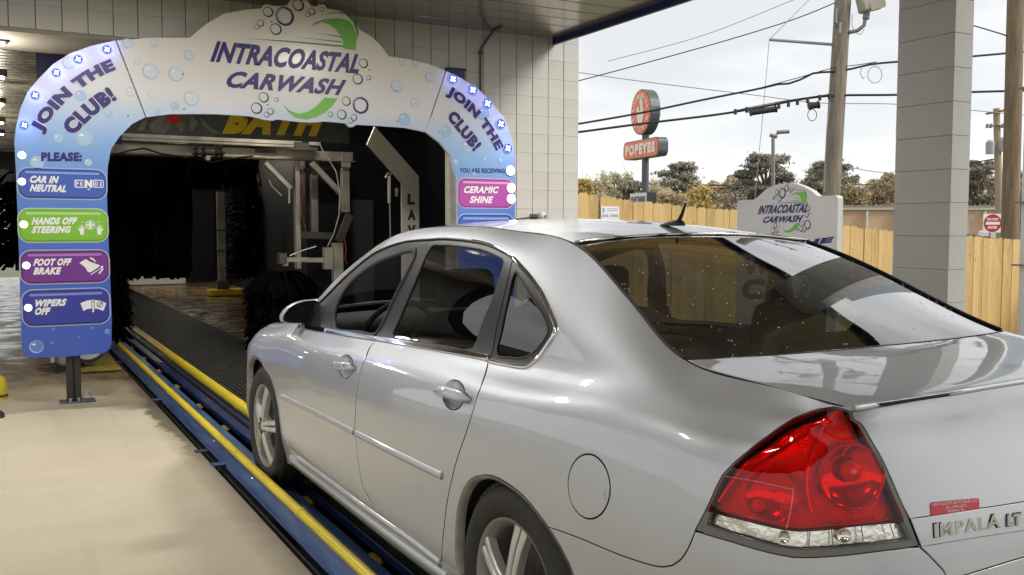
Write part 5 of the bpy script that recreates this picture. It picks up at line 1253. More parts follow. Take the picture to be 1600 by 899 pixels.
for px,py in [(200,181),(285.5,116),(287.5,170.5),(424,34),(462,15.5),(462,130),(418,164),(577,110),(619,142),(620,190),(686,207),(718,206)]:
    flat('screw_head',disc2(A2(px,py),.007,8),BLK,.0036)
# ------------------------------------------------------------------ inside the tunnel
ALU=mat('aluminium_frame',(.60,.57,.51),.38,.75,var=.15,vscale=5,rvar=.1); ALUD=mat('aluminium_dark',(.16,.15,.14),.4,.7,var=.2,vscale=5)
BRB=mat('brush_cloth',(.0008,.0008,.001),.75,spec=.06); CABLE=mat('cable_black',(.015,.015,.015),.5); HOSEW=mat('hose_pale',(.5,.48,.42),.5)
def O(px,py,Y): return onY(px,py,Y)
def pbox(name,p0,p1,Y,th,m,root,bev=.004): # upright box between two picture corners on the plane y=Y
    a=O(*p0,Y);b=O(*p1,Y); return wobj(box(name,(min(a[0],b[0]),Y,min(a[2],b[2])),(max(a[0],b[0]),Y+th,max(a[2],b[2])),m,None,bev),root)
GY=10.2
gan=empty('brush_gantry',(1.0,GY,0),0,'aluminium brush gantry with cross beams and braces inside the wash','gantry')
GPz=lambda px,py,Y=GY: tuple(O(px,py,Y))
def beam(name,x0,x1,z0,z1,y0,y1,m=ALU): return wobj(box(name,(x0,y0,z0),(x1,y1,z1),m,None,.004),gan)
a=O(190,214,GY);b=O(470,223,GY); zt=O(300,209,GY)[2]; zb=O(300,224.5,GY)[2]; beam('top_beam',O(150,212,GY)[0],b[0],zb,zt,GY-.05,GY+.05)
beam('top_beam_groove',O(150,212,GY)[0],b[0]-.01,zb+.03,zb+.037,GY-.054,GY-.05,ALUD)
zt=O(300,228.5,GY+.2)[2]; zb=O(300,243,GY+.2)[2]; beam('lower_beam',O(140,212,GY+.2)[0],O(549,240,GY+.2)[0],zb,zt,GY+.14,GY+.24); beam('lower_beam_flange',O(140,212,GY+.2)[0],O(552,240,GY+.2)[0],zb-.015,zb-.003,GY+.10,GY+.28)
def post(px0,px1,ptop,pbot,Y,m=ALU,name='upright'): return pbox(name,(px0,ptop),(px1,pbot),Y,.10,m,gan)
post(461,471,250,420,GY+.3); post(486,498,272,363,GY+.9); post(535,547,262,332,GY+.2); post(521,537,380,440,GY+.1); post(487,499,250,275,GY+.9,ALUD)
wobj(MB().box((0,0,0),(.001,.001,.001)).build('shim',ALUD),gan)
def bar(p0,p1,Y,w,m=ALU,th=.06,name='brace'):
    A_=O(*p0,Y);B_=O(*p1,Y); d=B_-A_; L=np.linalg.norm(d); ang=math.atan2(d[2],d[0]); M=Matrix.Translation(tuple(A_))@Matrix.Rotation(-ang,4,'Y')
    return wobj(box(name,(0,0,-w/2),(L,th,w/2),m,None,.003,M),gan)
bar((415,254),(455,295),GY+.1,.055); bar((487,254),(535,304),GY+.0,.07); bar((460,270),(545,256),GY+.5,.06,ALUD); bar((462,367),(520,369),GY+.4,.09,ALUD); bar((449,406),(520,407),GY+.05,.06); bar((447,403),(447,416),GY+.02,.06); bar((548,335),(530,378),GY+.15,.10,ALUD); bar((400,235),(432,238),GY+.08,.05,ALUD)
pbox('bearing_box',(507,387),(521,421),GY-.02,.10,ALU,gan); pbox('bearing_box',(437,396),(449,413),GY-.02,.12,ALUD,gan); pbox('end_plate',(534,240),(548,262),GY+.12,.02,ALU,gan); pbox('motor_block',(461,222),(497,236),GY-.10,.14,ALUD,gan); pbox('motor_cap',(483,219),(501,228),GY-.14,.04,ALU,gan)
def tub(name,pts,Y,r,m,root=None): return wobj(MB().tube([tuple(O(*p[:2],Y+(p[2] if len(p)>2 else 0))) for p in pts],r,6).build(name,m,auto=60),root or gan)
tub('air_hose',[(499,224),(505,238),(514,250),(525,268),(531,300),(530,335),(522,365),(512,385)],GY-.15,.008,HOSEW); tub('cable',[(175,244),(200,236),(225,232),(250,240),(290,247),(310,246)],GY-.06,.011,CABLE); tub('cable',[(305,246),(330,254),(350,250),(395,244)],GY-.06,.012,CABLE)
tub('cable',[(473,260),(474,300),(470,330),(478,362)],GY+.2,.008,mat('cable_orange',(.25,.08,.02),.5)); tub('cable',[(538,371),(541,390),(539,405),(542,412)],GY+.1,.009,mat('cable_red',(.4,.03,.02),.5)); tub('spray_pipe',[(452,400),(472,392),(494,385)],GY-.05,.010,ALU); tub('cable',[(420,281),(425,292),(440,306)],GY,.008,HOSEW); tub('drop_rod',[(452,296),(452,318)],GY-.02,.012,ALU)
wobj(MB().tube([tuple(O(300,237,GY-.1)),tuple(O(350,237,GY-.1))],.045,12).build('gearbox',ALUD,auto=60),gan)
for x in(304,316,336,343): wobj(MB().tube([tuple(O(x,237,GY-.1)),tuple(O(x+4,237,GY-.1))],.065,14).build('gearbox_flange',CABLE,auto=60),gan)
wobj(MB().tube([tuple(O(325,247,GY-.16)),tuple(O(325,247,GY-.19))],.03,10).build('gearbox_port',HOSEW,auto=60),gan)
# side pole with yellow foot
pol=empty('side_brush_pole',tuple(onZ(350,462)),0,'thin steel pole with a yellow foot plate at the far brush','pole')
PY=onZ(350,462)[1]
wobj(box('pole_tube',tuple(np.array(O(341,440,PY))-np.array([0,.05,0])),tuple(np.array(O(350,300,PY))+np.array([0,.05,0])),ALU),pol)
for py in(360,392): q=O(345.5,py,PY); wobj(box('pole_clamp',(q[0]-.09,PY-.08,q[2]-.015),(q[0]+.09,PY+.08,q[2]+.015),ALUD),pol)
q0=O(325,463,PY);q1=O(374,454,PY); wobj(box('yellow_foot',(q0[0],PY-.3,.02),(q1[0],PY+.2,.14),YEL,None,.01),pol); q0=O(338,446,PY);q1=O(356,438,PY); wobj(box('pole_base',(q0[0],PY-.1,.14),(q1[0],PY+.1,.32),ALUD),pol)
# cloth curtains and brushes
def strips(mb,x0,x1,y,z0,z1,n,w=.045,sway=.05,seg=4):
    for i in range(n):
        x=x0+(x1-x0)*random.random(); yy=y+random.uniform(-.25,.25); a=random.uniform(-.9,.9); zb_=z0+random.uniform(0,.18)*(z1-z0); ph=random.uniform(0,6.28); V=[];Fc=[]
        for k in range(seg+1):
            t=k/seg; z=z1+(zb_-z1)*t; dx=sway*t*math.sin(ph+3*t); tw=a+.6*math.sin(ph*2+4*t); ww=w*(.5+.5*random.random()); V+=[(x+dx-ww/2*math.cos(tw),yy-ww/2*math.sin(tw),z),(x+dx+ww/2*math.cos(tw),yy+ww/2*math.sin(tw),z)]
        for k in range(seg): Fc.append((2*k,2*k+1,2*k+3,2*k+2))
        mb.add(V,Fc)
def curtain(x0,x1,y,z0,z1,n,lab,**k):
    e=empty('mitter_curtain',((x0+x1)/2,y,z0),0,lab,'curtain'); m=MB(); strips(m,x0,x1,y,z0,z1,n,**k); wobj(m.build('cloth_strips',BRB),e)['kind']='stuff'; wobj(tube('hanger_bar',[(x0,y,z1),(x1,y,z1)],.03,ALUD),e); return e
a=O(176,245,12.);b=O(296,440,12.); curtain(a[0]-.3,b[0],12.,O(200,438,12.)[2],a[2],420,'solid black cloth curtain on the left inside the wash',w=.09)
a=O(290,245,11.2);b=O(398,300,11.2); curtain(a[0],b[0],11.2,b[2],a[2],150,'short black fringe hanging under the gantry beam',w=.035)
m=MB()
def wrapbrush(lab,cx,cy,z0,z1,r,n,droop=.15):
    e=empty('side_brush',(cx,cy,z0),0,lab,'brush'); wobj(MB().lathe([(.07,z0),(.07,z1)],14,Matrix.Translation((cx,cy,0))).build('brush_core',ALUD),e); m=MB()
    for i in range(n):
        a=random.uniform(0,6.283); z=random.uniform(z0+.05,z1); rr=r*random.uniform(.8,1.05); V=[];Fc=[]; w=.022
        ca,sa=math.cos(a),math.sin(a)
        for k in range(5):
            t=k/4; q=(cx+ca*rr*t,cy+sa*rr*t,z+.08*math.sin(t*3)-droop*t*t); V+=[(q[0]-sa*w,q[1]+ca*w,q[2]),(q[0]+sa*w,q[1]-ca*w,q[2]+.01)]
        for k in range(4): Fc.append((2*k,2*k+1,2*k+3,2*k+2))
        m.add(V,Fc)
    wobj(m.build('brush_filaments',BRB),e)['kind']='stuff'
q=O(452,500,GY-.5); wrapbrush('low black mop brush on the right of the track, below the gantry box',q[0],GY-.2,.05,O(450,430,GY-.2)[2],.46,1500,.18)
q=O(392,400,20.5); wrapbrush('tall black side brush with wet glints beyond the thin pole',q[0]+.1,20.5,.25,O(380,285,20.5)[2],.8,1500,.05)
q=O(182,470,10.8); wrapbrush('black side brush beside the left leg of the arch',q[0]-.12,10.8,.1,1.0,.32,700,.10)
q=O(15,250,12.); wrapbrush('black brush seen left of the arch under the row of lamps',q[0]+.1,12.5,.9,2.15,.5,900,.05)
# dark panels to the right behind the arch
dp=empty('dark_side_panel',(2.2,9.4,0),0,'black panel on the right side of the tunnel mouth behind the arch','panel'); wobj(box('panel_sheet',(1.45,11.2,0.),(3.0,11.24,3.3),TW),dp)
a=O(655,275,9.4)
# banner
BY_=8.3
ban=empty('overhead_banner',tuple(O(370,200,BY_)),0,'dark grey banner reading BATH in yellow under the arch','banner'); a=O(184,222,BY_);b=O(545,221,BY_); zt=O(370,150,BY_)[2]; zb=O(366,216,BY_)[2]
BANM=mat('banner_print',(.055,.055,.055),.5,var=.5,vscale=2.2,col2=(.11,.11,.105)); wobj(box('banner_sheet',(a[0]-.3,BY_,zb),(b[0],BY_+.02,zt),BANM),ban)
bf=lambda x,z,d=0.:(x,BY_-d,z); b2=lambda px,py:(O(px,py,BY_)[0],O(px,py,BY_)[2])
YT=mat('print_yellow',(.62,.46,.01),.45)
T3('banner_lettering','BATH',(347,209),(505,213.5),(356,160),YT,.003,.06,.28,1.1,ban,bf,b2); flat('banner_print',disc2(b2(272,186),.05,18,.062),mat('print_red',(.5,.01,.01),.4),.003,ban,bf)
G3=mat('print_grey',(.17,.17,.17),.5)
for q in([(232,196),(238,206),(250,208),(262,180),(246,184)],[(250,208),(258,208),(268,196),(262,188)],[(283,208),(290,196),(280,188),(275,196)],[(300,182),(310,192),(300,206),(296,196)],[(312,182),(330,200),(348,210),(330,208),(316,195)],[(214,205),(222,190),(230,186),(226,204)]): flat('banner_print',[b2(*p) for p in q],G3,.002,ban,bf)
# white angled board LAVA
LY=8.75
lv=empty('angled_sign_board',tuple(O(640,360,LY)),0,'white board with a slanted top and LAVA down its length','sign'); l2=lambda px,py:(O(px,py,LY)[0],O(px,py,LY)[2]); lf=lambda x,z,d=0.:(x,LY-d,z)
WB=mat('white_board',(.50,.48,.43),.5,var=.04,vscale=2); bl=l2(628,286);br=l2(654.5,276)
poly=[(bl[0],.25),(br[0],.25)]+[l2(*p) for p in((654.5,276),(586,198),(574,226),(628,286))]; slab('board_sheet',poly,LY,LY+.04,[WB,WB],lv)
for i,ch in enumerate('LAVA'):
    y=303+i*24.5; T3('board_lettering',ch,(636.5,y+17),(649.5 if ch!='L' else 648,y+17),(636.5,y),BLK,.003,.05,0,1,lv,lf,l2)
# wall fittings right of the gantry
wf_=empty('wall_sprayer',tuple(O(608,300,9.6)),0,'pale spray wand mounted on the dark panel beside the white board','sprayer')
tub('wand_tube',[(608,275),(608,318)],9.9,.022,HOSEW,wf_); tub('wand_rod',[(609,318),(610,372)],9.9,.009,ALU,wf_); tub('wand_head',[(602,278),(606,271),(612,273)],9.88,.016,ALU,wf_); tub('wand_box',[(620,294),(620,307)],9.9,.03,ALUD,wf_)
pn=empty('grey_locker',tuple(O(565,380,11.)),0,'tall dim grey locker standing behind the gantry','locker'); a=O(553,312,11.);b=O(584,312,11.); wobj(box('locker_body',(a[0],11.,0),(b[0],11.15,a[2]),mat('locker_grey',(.05,.05,.055),.5),None,.01),pn); wobj(box('locker_handle',(b[0]-.09,10.985,1.0),(b[0]-.06,11.,1.2),ALUD),pn)
# exit barrier: white
eb=empty('exit_barrier',(1.3,24,0),0,'low white barrier with thin posts at the far end of the wash','barrier'); a=O(197,441,24.);b=O(290,441,24.); MWH=mat('barrier_white',(.9,.88,.82),.4)
wobj(box('barrier_board',(a[0],24,.02),(b[0],24.08,.16),MWH),eb)
for px in(211,222,241,261,270,281): q=O(px,432,24.); wobj(box('barrier_post',(q[0]-.03,23.96,.02),(q[0]+.03,24.02,.34+random.uniform(-.08,.06)),MWH),eb)
# lamps of the tunnel
LT=emis('tunnel_lamp_glow',(1,.93,.78),30)
for i,py in enumerate((68,121,163,192,210)):
    p=onZ(3,py,3.05); e=empty('tunnel_lamp',(p[0]-.15,p[1],3.05),0,['lamp in the tunnel ceiling, nearest of the row left of the arch','second lamp from the front in the tunnel ceiling left of the arch','third lamp from the front in the tunnel ceiling left of the arch','fourth lamp from the front in the tunnel ceiling left of the arch','farthest lamp of the row in the tunnel ceiling left of the arch'][i],'ceiling light','lamps in a row in the tunnel')
    box('lamp_case',(-.20,-.07,.005),(.20,.07,.08),CABLE,e,.01); box('lamp_tube',(-.17,-.045,-.015),(.17,.045,.004),LT,e,.01); tube('lamp_hanger',[(0,0,.10),(0,0,.3)],.01,CABLE,e,6)
    if i in (0,2,4):
        L=bpy.data.lights.new('tunnel_light','POINT'); L.shadow_soft_size=.1; L.energy=22; L.color=(1,.9,.74); lo=bpy.data.objects.new('tunnel_light',L); COL.objects.link(lo); lo.parent=e; lo.location=(0,0,-.13)
for (x,y,lab) in((1.0,8.75,'added lamp behind the arch that lights the gantry beams'),(1.4,21.,'added lamp deep in the tunnel in place of daylight from the exit')):  # both added: one lights the beams, one stands in for exit daylight
    e=empty('tunnel_lamp',(x,y,3.22),0,lab,'ceiling light'); box('lamp_case',(-.3,-.08,.005),(.3,.08,.07),CABLE,e,.01); box('lamp_tube',(-.27,-.05,-.015),(.27,.05,.004),LT,e,.01)
    L=bpy.data.lights.new('tunnel_light','AREA'); L.shape='RECTANGLE'; L.size=.55; L.size_y=.12; L.energy=13 if y<15 else 34; L.color=(1,.9,.74); lo=bpy.data.objects.new('tunnel_light',L); COL.objects.link(lo); lo.parent=e; lo.location=(0,0,-.03)
# blue curtain strip behind the arch, upper left, hanging from the ceiling
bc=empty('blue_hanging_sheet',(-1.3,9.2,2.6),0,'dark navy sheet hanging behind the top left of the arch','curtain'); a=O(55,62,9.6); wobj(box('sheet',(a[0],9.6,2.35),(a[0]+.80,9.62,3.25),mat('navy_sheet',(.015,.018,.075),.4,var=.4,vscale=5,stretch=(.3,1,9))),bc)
# things on the floor left of the conveyor
def onfl(px,py): return onZ(px,py)
q=onfl(92,580); ms=empty('white_machine',tuple(q),0,'white rounded machine casing standing behind the arch post','machine')
MW=mat('machine_white',(.55,.53,.50),.35); wobj(MB().box((q[0]-.02,q[1]-.1,.05),(q[0]+.20,q[1]+.25,.46),0,.04).build('machine_case',MW,auto=60),ms); wobj(MB().tube([(q[0]+.27,q[1]-.08,.26),(q[0]+.27,q[1]+.12,.26)],.19,24).build('machine_wheel',CABLE,auto=50),ms); wobj(MB().tube([(q[0]+.27,q[1]-.085,.26),(q[0]+.27,q[1]-.05,.26)],.15,24).build('machine_wheel_rim',MW,auto=50),ms); wobj(box('machine_base',(q[0]-.06,q[1]-.12,.0),(q[0]+.24,q[1]+.2,.05),CABLE),ms); wobj(MB().tube([(q[0]-.06,q[1]-.05,.1),(q[0]-.06,q[1]-.05,.42)],.03,10).build('machine_valve',ALU,auto=50),ms)
a=O(128,575,9.4); ybm=empty('yellow_reflection_plate',(-1.4,9.3,0),0,'dirty yellow plate standing in for a reflection on the wet floor behind the arch','plate'); wobj(MB().box((-1.62,8.9,.004),(-1.17,9.75,.035),0,.012).build('plate_body',YELD,auto=50),ybm)  # flat yellow shape takes the place of a reflection in the wet floor
q=onfl(4,622); yh=empty('yellow_bollard',tuple(q),0,'yellow rounded bollard at the left edge of the picture','bollard'); wobj(MB().lathe([(.085,0),(.085,.10),(.07,.17),(.035,.20),(.0,.21)],20,Matrix.Translation((q[0]-.045,q[1],0))).build('bollard_body',YEL,auto=50),yh); wobj(MB().lathe([(.09,.02),(.09,.035)],20,Matrix.Translation((q[0]-.045,q[1],0))).build('bollard_band',RUBB:=mat('rubber_band',(.02,.02,.02),.6)),yh)
q=onfl(0,652); rb=empty('rubber_stop',tuple(q),0,'small black rubber foot below the yellow bollard','wheel stop'); wobj(MB().lathe([(.0,.05),(.05,.05),(.07,.03),(.075,0)],20,Matrix.Translation((q[0]-.04,q[1],0))).build('stop_body',RUBB,auto=50),rb); wobj(MB().lathe([(.0,.055),(.012,.055),(.012,.04)],8,Matrix.Translation((q[0]-.04,q[1],0))).build('stop_bolt',BOLT),rb)
# yellow nub at the foot of the arch on the track
q=onZ(180,515,.1); yn=empty('yellow_rail_cap',tuple(q),0,'small yellow block at the end of the rail by the arch foot','rail cap'); wobj(MB().box((q[0]-.06,q[1]-.1,.0),(q[0]+.06,q[1]+.1,.14),0,.02).build('cap_block',YEL,auto=50),yn); wobj(box('cap_base',(q[0]-.09,q[1]-.13,-.0),(q[0]+.09,q[1]+.13,-.001+.01),BLUED),yn)
# security camera on the wall
q=onY(845,339,WY-.12); sc_=empty('security_camera',tuple(q),0,'small white security camera on a pipe, low on the block wall','camera')
PWH=mat('camera_white',(.6,.59,.56),.35); wobj(MB().lathe([(.0,.07),(.03,.065),(.045,.045),(.05,.0),(.045,-.03),(.0,-.04)],20,Matrix.Translation(tuple(q))@Matrix.Rotation(R(75),4,'X')).build('camera_head',PWH,auto=60),sc_); wobj(MB().lathe([(.0,.075),(.018,.074),(.02,.06)],14,Matrix.Translation((q[0]+.02,q[1],q[2]-.012))@Matrix.Rotation(R(75),4,'X')).build('camera_lens',BLK,auto=60),sc_)
wobj(MB().tube([(q[0]-.05,q[1],q[2]),(q[0]-.12,q[1]+.04,q[2]+.0)],.03,12).build('camera_joint',CON,auto=60),sc_); a=onY(806,343,WY-.05); wobj(MB().tube([(q[0]-.1,WY-.04,q[2]-.01),(a[0],WY-.04,a[2])],.009,8).build('camera_pipe',CON,auto=60),sc_)
vb=empty('wall_box',tuple(onY(712,112,WY)),0,'small navy box on the wall above the right shoulder of the arch','box'); a=onY(694,107,WY);b=onY(723,122,WY); wobj(box('box_body',(a[0],WY-.06,b[2]-.05),(b[0],WY-.013,a[2]),mat('box_blue',(.05,.06,.10),.5),None,.004),vb); wobj(box('box_lid',(a[0]-.008,WY-.066,a[2]-.02),(b[0]+.008,WY-.0602,a[2]+.004),NAVY),vb)
# ------------------------------------------------------------------ right side: fence, boards, poles, far things
FW1=mat('fence_wood',(.55,.37,.145),.75,var=.18,vscale=3.5,bump=.3,bscale=50,stretch=(8,8,.8)); FW2=mat('fence_wood_pale',(.60,.42,.175),.75,var=.15,vscale=3.,bump=.3,bscale=50,stretch=(8,8,.8)); FW3=mat('fence_wood_dark',(.50,.335,.125),.75,var=.2,vscale=4,bump=.3,bscale=50,stretch=(8,8,.8)); KNOT=mat('wood_knot',(.12,.07,.03),.8)
pk={}
def picket_mesh(w,h,mi):
    k=(round(w,3),mi)
    if k not in pk:
        c=.028; poly=[(-w/2,0),(w/2,0),(w/2,h-c),(w/2-c,h),(-w/2+c,h),(-w/2,h-c)]
        m=MB(); m.prism(poly,-.009,.009,lambda x,z,d:(x,d,z)); t_=m.build('picket',[FW1,FW2,FW3][mi]); pk[k]=t_.data; bpy.data.objects.remove(t_)
    return pk[k]
HP=2.35
def fence(name,P0,P1,lab,tops):
    """P0,P1 plan points; tops: function s->z of the top"""
    P0=np.array(P0,float);P1=np.array(P1,float); d=P1-P0; L=np.linalg.norm(d); d/=L; ang=math.atan2(d[1],d[0]); e=empty(name,(P0[0],P0[1],0),ang,lab,'fence')
    s=0;i=0
    while s<L:
        w=.142 if random.random()<.8 else .092
        o=bpy.data.objects.new('picket',picket_mesh(w,HP,random.choice((0,0,1,2)))); COL.objects.link(o); o.parent=e; o.location=(s+w/2,random.uniform(-.004,.004)+.002*(i%2),tops(s+w/2)-HP+random.uniform(-.012,.012)); o.rotation_euler[1]=random.uniform(-.006,.006)
        if random.random()<.5:
            k=mesh('wood_knot',[(x*.5,-.0098,z) for x,z in disc2((random.uniform(-.09,.09),HP-random.uniform(.15,1.2)),random.uniform(.010,.02),9,random.uniform(.012,.022))],[tuple(range(9))],KNOT,o)
        s+=w+.004; i+=1
    for zz_ in(-.45,-1.3,-2.0):
        m=MB(); n=8
        for k in range(n): 
            a=L*k/n;b=L*(k+1)/n; m.box((a,.012,min(tops(a),tops(b))+zz_-.04),(b,.05,min(tops(a),tops(b))+zz_+.04))
        m.build('fence_rail',FW3,e)
    return e
fpts=[onY(*p,7.75) for p in((905,301.5),(930,304),(955,307.5),(987,313),(1020,317),(1070,321.5),(1110,325),(1150,329.5),(1313,352),(1392,361))]; xs=[p[0] for p in fpts]+[12.8]; zs_=[p[2] for p in fpts]+[1.23]
fence('picket_fence',(3.6,7.75),(12.8,7.75),'tan wooden picket fence running from the block wall behind the car roof',lambda s:float(np.interp(3.6+s,xs,zs_)))
fence('picket_fence',(12.82,9.6),(12.82,-4.2),'tan wooden picket fence right of the grey column',lambda s:float(np.interp(s,[0,.4,1.4,14],[1.21,1.19,1.06,.75])))
# phone-number placard on the fence
q0=onY(939,345,7.72);q1=onY(967,323,7.72); pl=empty('fence_placard',tuple(q0),0,'small white placard with a phone number on the fence','sign'); PWT=mat('placard_white',(.72,.74,.76),.5)
wobj(box('placard_sheet',(q0[0],7.715,q0[2]-.06),(q1[0],7.725,q1[2]),PWT),pl); pf=lambda x,z,d=0.:(x,7.715-d,z); p2=lambda px,py:(onY(px,py,7.715)[0],onY(px,py,7.715)[2]); PB=mat('placard_blue',(.18,.22,.35),.5)
T3('placard_lettering','635-1500',(940.5,339.5),(965.5,339.5),(940.5,335),PB,.002,.02,0,1,pl,pf,p2)
flat('placard_print',disc2(p2(943,327),.011,8,.016),PB,.002,pl,pf); flat('placard_print',[p2(*p) for p in((942,329),(944.5,329),(943.6,333),(942.4,333))],PB,.002,pl,pf)
for y in(326,329): flat('placard_print',[p2(*p) for p in((948,y),(965,y),(965,y+.7),(948,y+.7))],PB,.002,pl,pf)
# second name board, turned towards the lane
na=np.array(dep(1308,305.4,7.5)); fa=np.array(dep(1152,313.4,8.87)); bd=(fa-na)[:2]; BL=np.linalg.norm(bd); bd/=BL; nrm=np.array([-bd[1],bd[0]]); 
if nrm@(CAM[:2]-na[:2])<0: nrm=-nrm
def b2_(px,py): # picture point on the board plane -> (s from far edge to near edge, z)
    r=ray(px,py); n3=np.array([nrm[0],nrm[1],0.]); t=((na-CAM)@n3)/(r@n3); P=CAM+r*t; return (float((P[:2]-fa[:2])@(-bd)),float(P[2]))
def bf_(s,z,d=0.): p=fa[:2]-bd*s+nrm*d; return (p[0],p[1],z)
board=empty('name_board',tuple(bf_(BL/2,0)),0,'white free-standing board with curved top reading INTRACOASTAL CARWASH, behind the car','sign board')
BDM=mat('board_white',(.60,.60,.59),.5,var=.03,vscale=2); out_=[(1152,316),(1153,314),(1156,313.2),(1178.7,312)]; arc_=[(1187,305),(1196,297),(1208,290.5),(1220,287),(1232,286.2),(1244,287.5),(1256,292),(1268,298.5),(1277.5,306.7)]
pp=[b2_(*p) for p in out_+arc_+[(1304,305.5),(1307.5,306.5),(1309.5,310)]]; poly=[(pp[0][0],.12)]+pp+[(pp[-1][0],.12)]
T=tri(poly); n=len(poly); V=[bf_(s,z,0) for s,z in poly]+[bf_(s,z,-.05) for s,z in poly]; Fc=[tuple(t) for t in T]+[tuple(i+n for i in t[::-1]) for t in T]
for i in range(n): j=(i+1)%n; Fc.append((i,j,n+j,n+i))
wobj(mesh('board_panel',V,Fc,BDM),board)
for s in(.25,BL-.25): p=bf_(s,0,-.1); wobj(box('board_leg',(p[0]-.03,p[1]-.03,-.3),(p[0]+.03,p[1]+.03,1.3),ALU),board)
NVB=mat('print_navy_blue',(.012,.02,.13),.4)
def TB(body,p0,p1,pt,m=NVB,bold=.035,sh=.25,nm='board_lettering'): T3(nm,body,p0,p1,pt,m,.003,bold,sh,1.,board,bf_,b2_)
TB('INTRACOASTAL',(1184,335),(1261,332.2),(1187,321.5)); TB('CARWASH',(1191.5,348.8),(1252,347),(1195,338.5))
# logo pieces mapped from the arch drawing to the board (same drawing, smaller)
def mapb(px,py):
    u=(px-328)/232.; v=(py-97-19*u)/34. # 0 at baseline, one text height = 1
    bx=1184+77*u; by=335-2.8*u+v*13.3; return b2_(bx,by)
logo(mapb,bf_,board,.003); rings(mapb,bf_,board,.0032,lambda a,b:.0088*.37)
TB('JOIN THE',(1150,399),(1301,381.5),(1152,389),NVB,.05,.1); TB('WASH',(1160,430),(1300,424),(1162,403),NVB,.05,.1); TB('CLUB',(1158,468),(1300,470),(1160,436),NVB,.05,.1)
# ---- poles
WOODP=mat('pole_wood',(.24,.205,.16),.85,var=.35,vscale=2.5,bump=.6,bscale=22,stretch=(9,9,.5)); WOODB=mat('pole_wood_brown',(.20,.145,.09),.85,var=.3,vscale=2.5,bump=.6,bscale=22,stretch=(9,9,.5)); STEEL=mat('grey_steel',(.20,.205,.20),.5,.5); WIRE=mat('wire_black',(.02,.02,.022),.5); WIREG=mat('wire_grey',(.30,.31,.34),.5); TRF=mat('transformer_grey',(.34,.36,.38),.45)
def utility_pole(p0,p1,D,r0,r1,m,lab,zb=-.9):
    A_=dep(*p0,D);B_=dep(*p1,D); d=(B_-A_)/(B_[2]-A_[2]); base=A_+d*(zb-A_[2]); e=empty('utility_pole',tuple(base),0,lab,'utility pole'); n=9
    wobj(MB().tube([tuple(base+(B_-base)*k/n) for k in range(n+1)],[r0+(r1-r0)*k/n for k in range(n+1)],16).build('pole_shaft',m,auto=60),e); return e,lambda z:base+d*(z-base[2])
MP,mp_at=utility_pole((1299,305),(1333,-270),17.,.165,.135,WOODP,'weathered wooden utility pole with a side arm and floodlight, above the name board')
DP=17.
def dl(px,py,D=DP,dd=0.): return tuple(dep(px,py,D+dd))
wobj(MB().tube([dl(1202,62),dl(1303,70)],.028,8).build('side_arm',WIREG,auto=50),MP)
wobj(MB().tube([dl(1306,14,DP,-.2),dl(1305,34,DP,-.2),dl(1308,41,DP,-.2),dl(1312,45,DP,-.15)],.035,8).build('bracket_pipe',STEEL,auto=50),MP); a=np.array(dl(1312,44,DP,-.22)); wobj(box('bracket_plate',(a[0]-.03,a[1]-.02,a[2]-.10),(a[0]+.03,a[1]+.02,a[2]+.10),STEEL),MP)
wobj(MB().tube([dl(1326,51,DP,-.1),dl(1340,48,DP,-.1),dl(1350,40,DP,-.1),dl(1353,24,DP,-.1)],.035,8).build('lamp_arm',STEEL,auto=50),MP)
FL=mat('floodlight_case',(.42,.38,.31),.5,var=.1,vscale=4)
c=np.array(dl(1362,6,DP,-.1)); M_=Matrix.Translation(tuple(c))@Matrix.Rotation(-YAW,4,'Z')@Matrix.Rotation(R(-14),4,'Y')
wobj(MB().box((-.22,-.16,-.12),(.20,.16,.22),0,.03,M_).build('floodlight_head',FL,auto=40),MP); wobj(MB().box((-.10,-.172,-.14),(.16,-.161,.0),0,0,M_).build('floodlight_box',FL),MP); wobj(MB().tube([dl(1353,30,DP,-.1),dl(1354,20,DP,-.1)],.06,10).build('floodlight_neck',STEEL,auto=50),MP)
# cross arms and transformers above the picture (they show mirrored in the trunk lid)
for z,w in((mp_at(5.6)[2],0),): pass
for sgn in(-1,1):
    c=mp_at(6.35)+RT*sgn*.48; wobj(MB().lathe([(0,-.36),(.19,-.36),(.20,-.33),(.20,.30),(.16,.35),(0,.36)],18,Matrix.Translation(tuple(c))).build('transformer_can',TRF,auto=40),MP); 
    for q in(-.08,.08): wobj(MB().lathe([(.02,.34),(.045,.38),(.02,.41),(.045,.44),(.02,.48),(.0,.5)],10,Matrix.Translation(tuple(c+RT*q))).build('insulator',STEEL),MP)
    a=mp_at(6.35); wobj(MB().tube([tuple(a),tuple(c)],.03,6).build('transformer_bracket',STEEL),MP)
for z in(5.95,7.4):
    a=mp_at(z)-RT*1.1; b=mp_at(z)+RT*1.1; wobj(MB().tube([tuple(a),tuple(b)],.05,6).build('cross_arm',WOODP),MP)
    for q in(-1,-.6,.6,1): wobj(MB().lathe([(.02,.0),(.05,.05),(.02,.08),(.05,.11),(.0,.16)],8,Matrix.Translation(tuple(mp_at(z)+RT*q+np.array([0,0,.04])))).build('insulator',STEEL),MP)
RP,rp_at=utility_pole((1579,330),(1591,-160),16.,.150,.135,WOODB,'brown wooden utility pole at the right edge of the picture'); wobj(MB().tube([tuple(rp_at(6.6)-RT*.9),tuple(rp_at(6.6)+RT*.9)],.05,6).build('cross_arm',WOODB),RP)
sp_=empty('steel_post',tuple(dep(1600,330,9.)),0,'pale bluish grey steel post at the far right edge','post'); a=dep(1592,200,11.); PGS=mat('pale_grey_paint',(.50,.54,.60),.4)
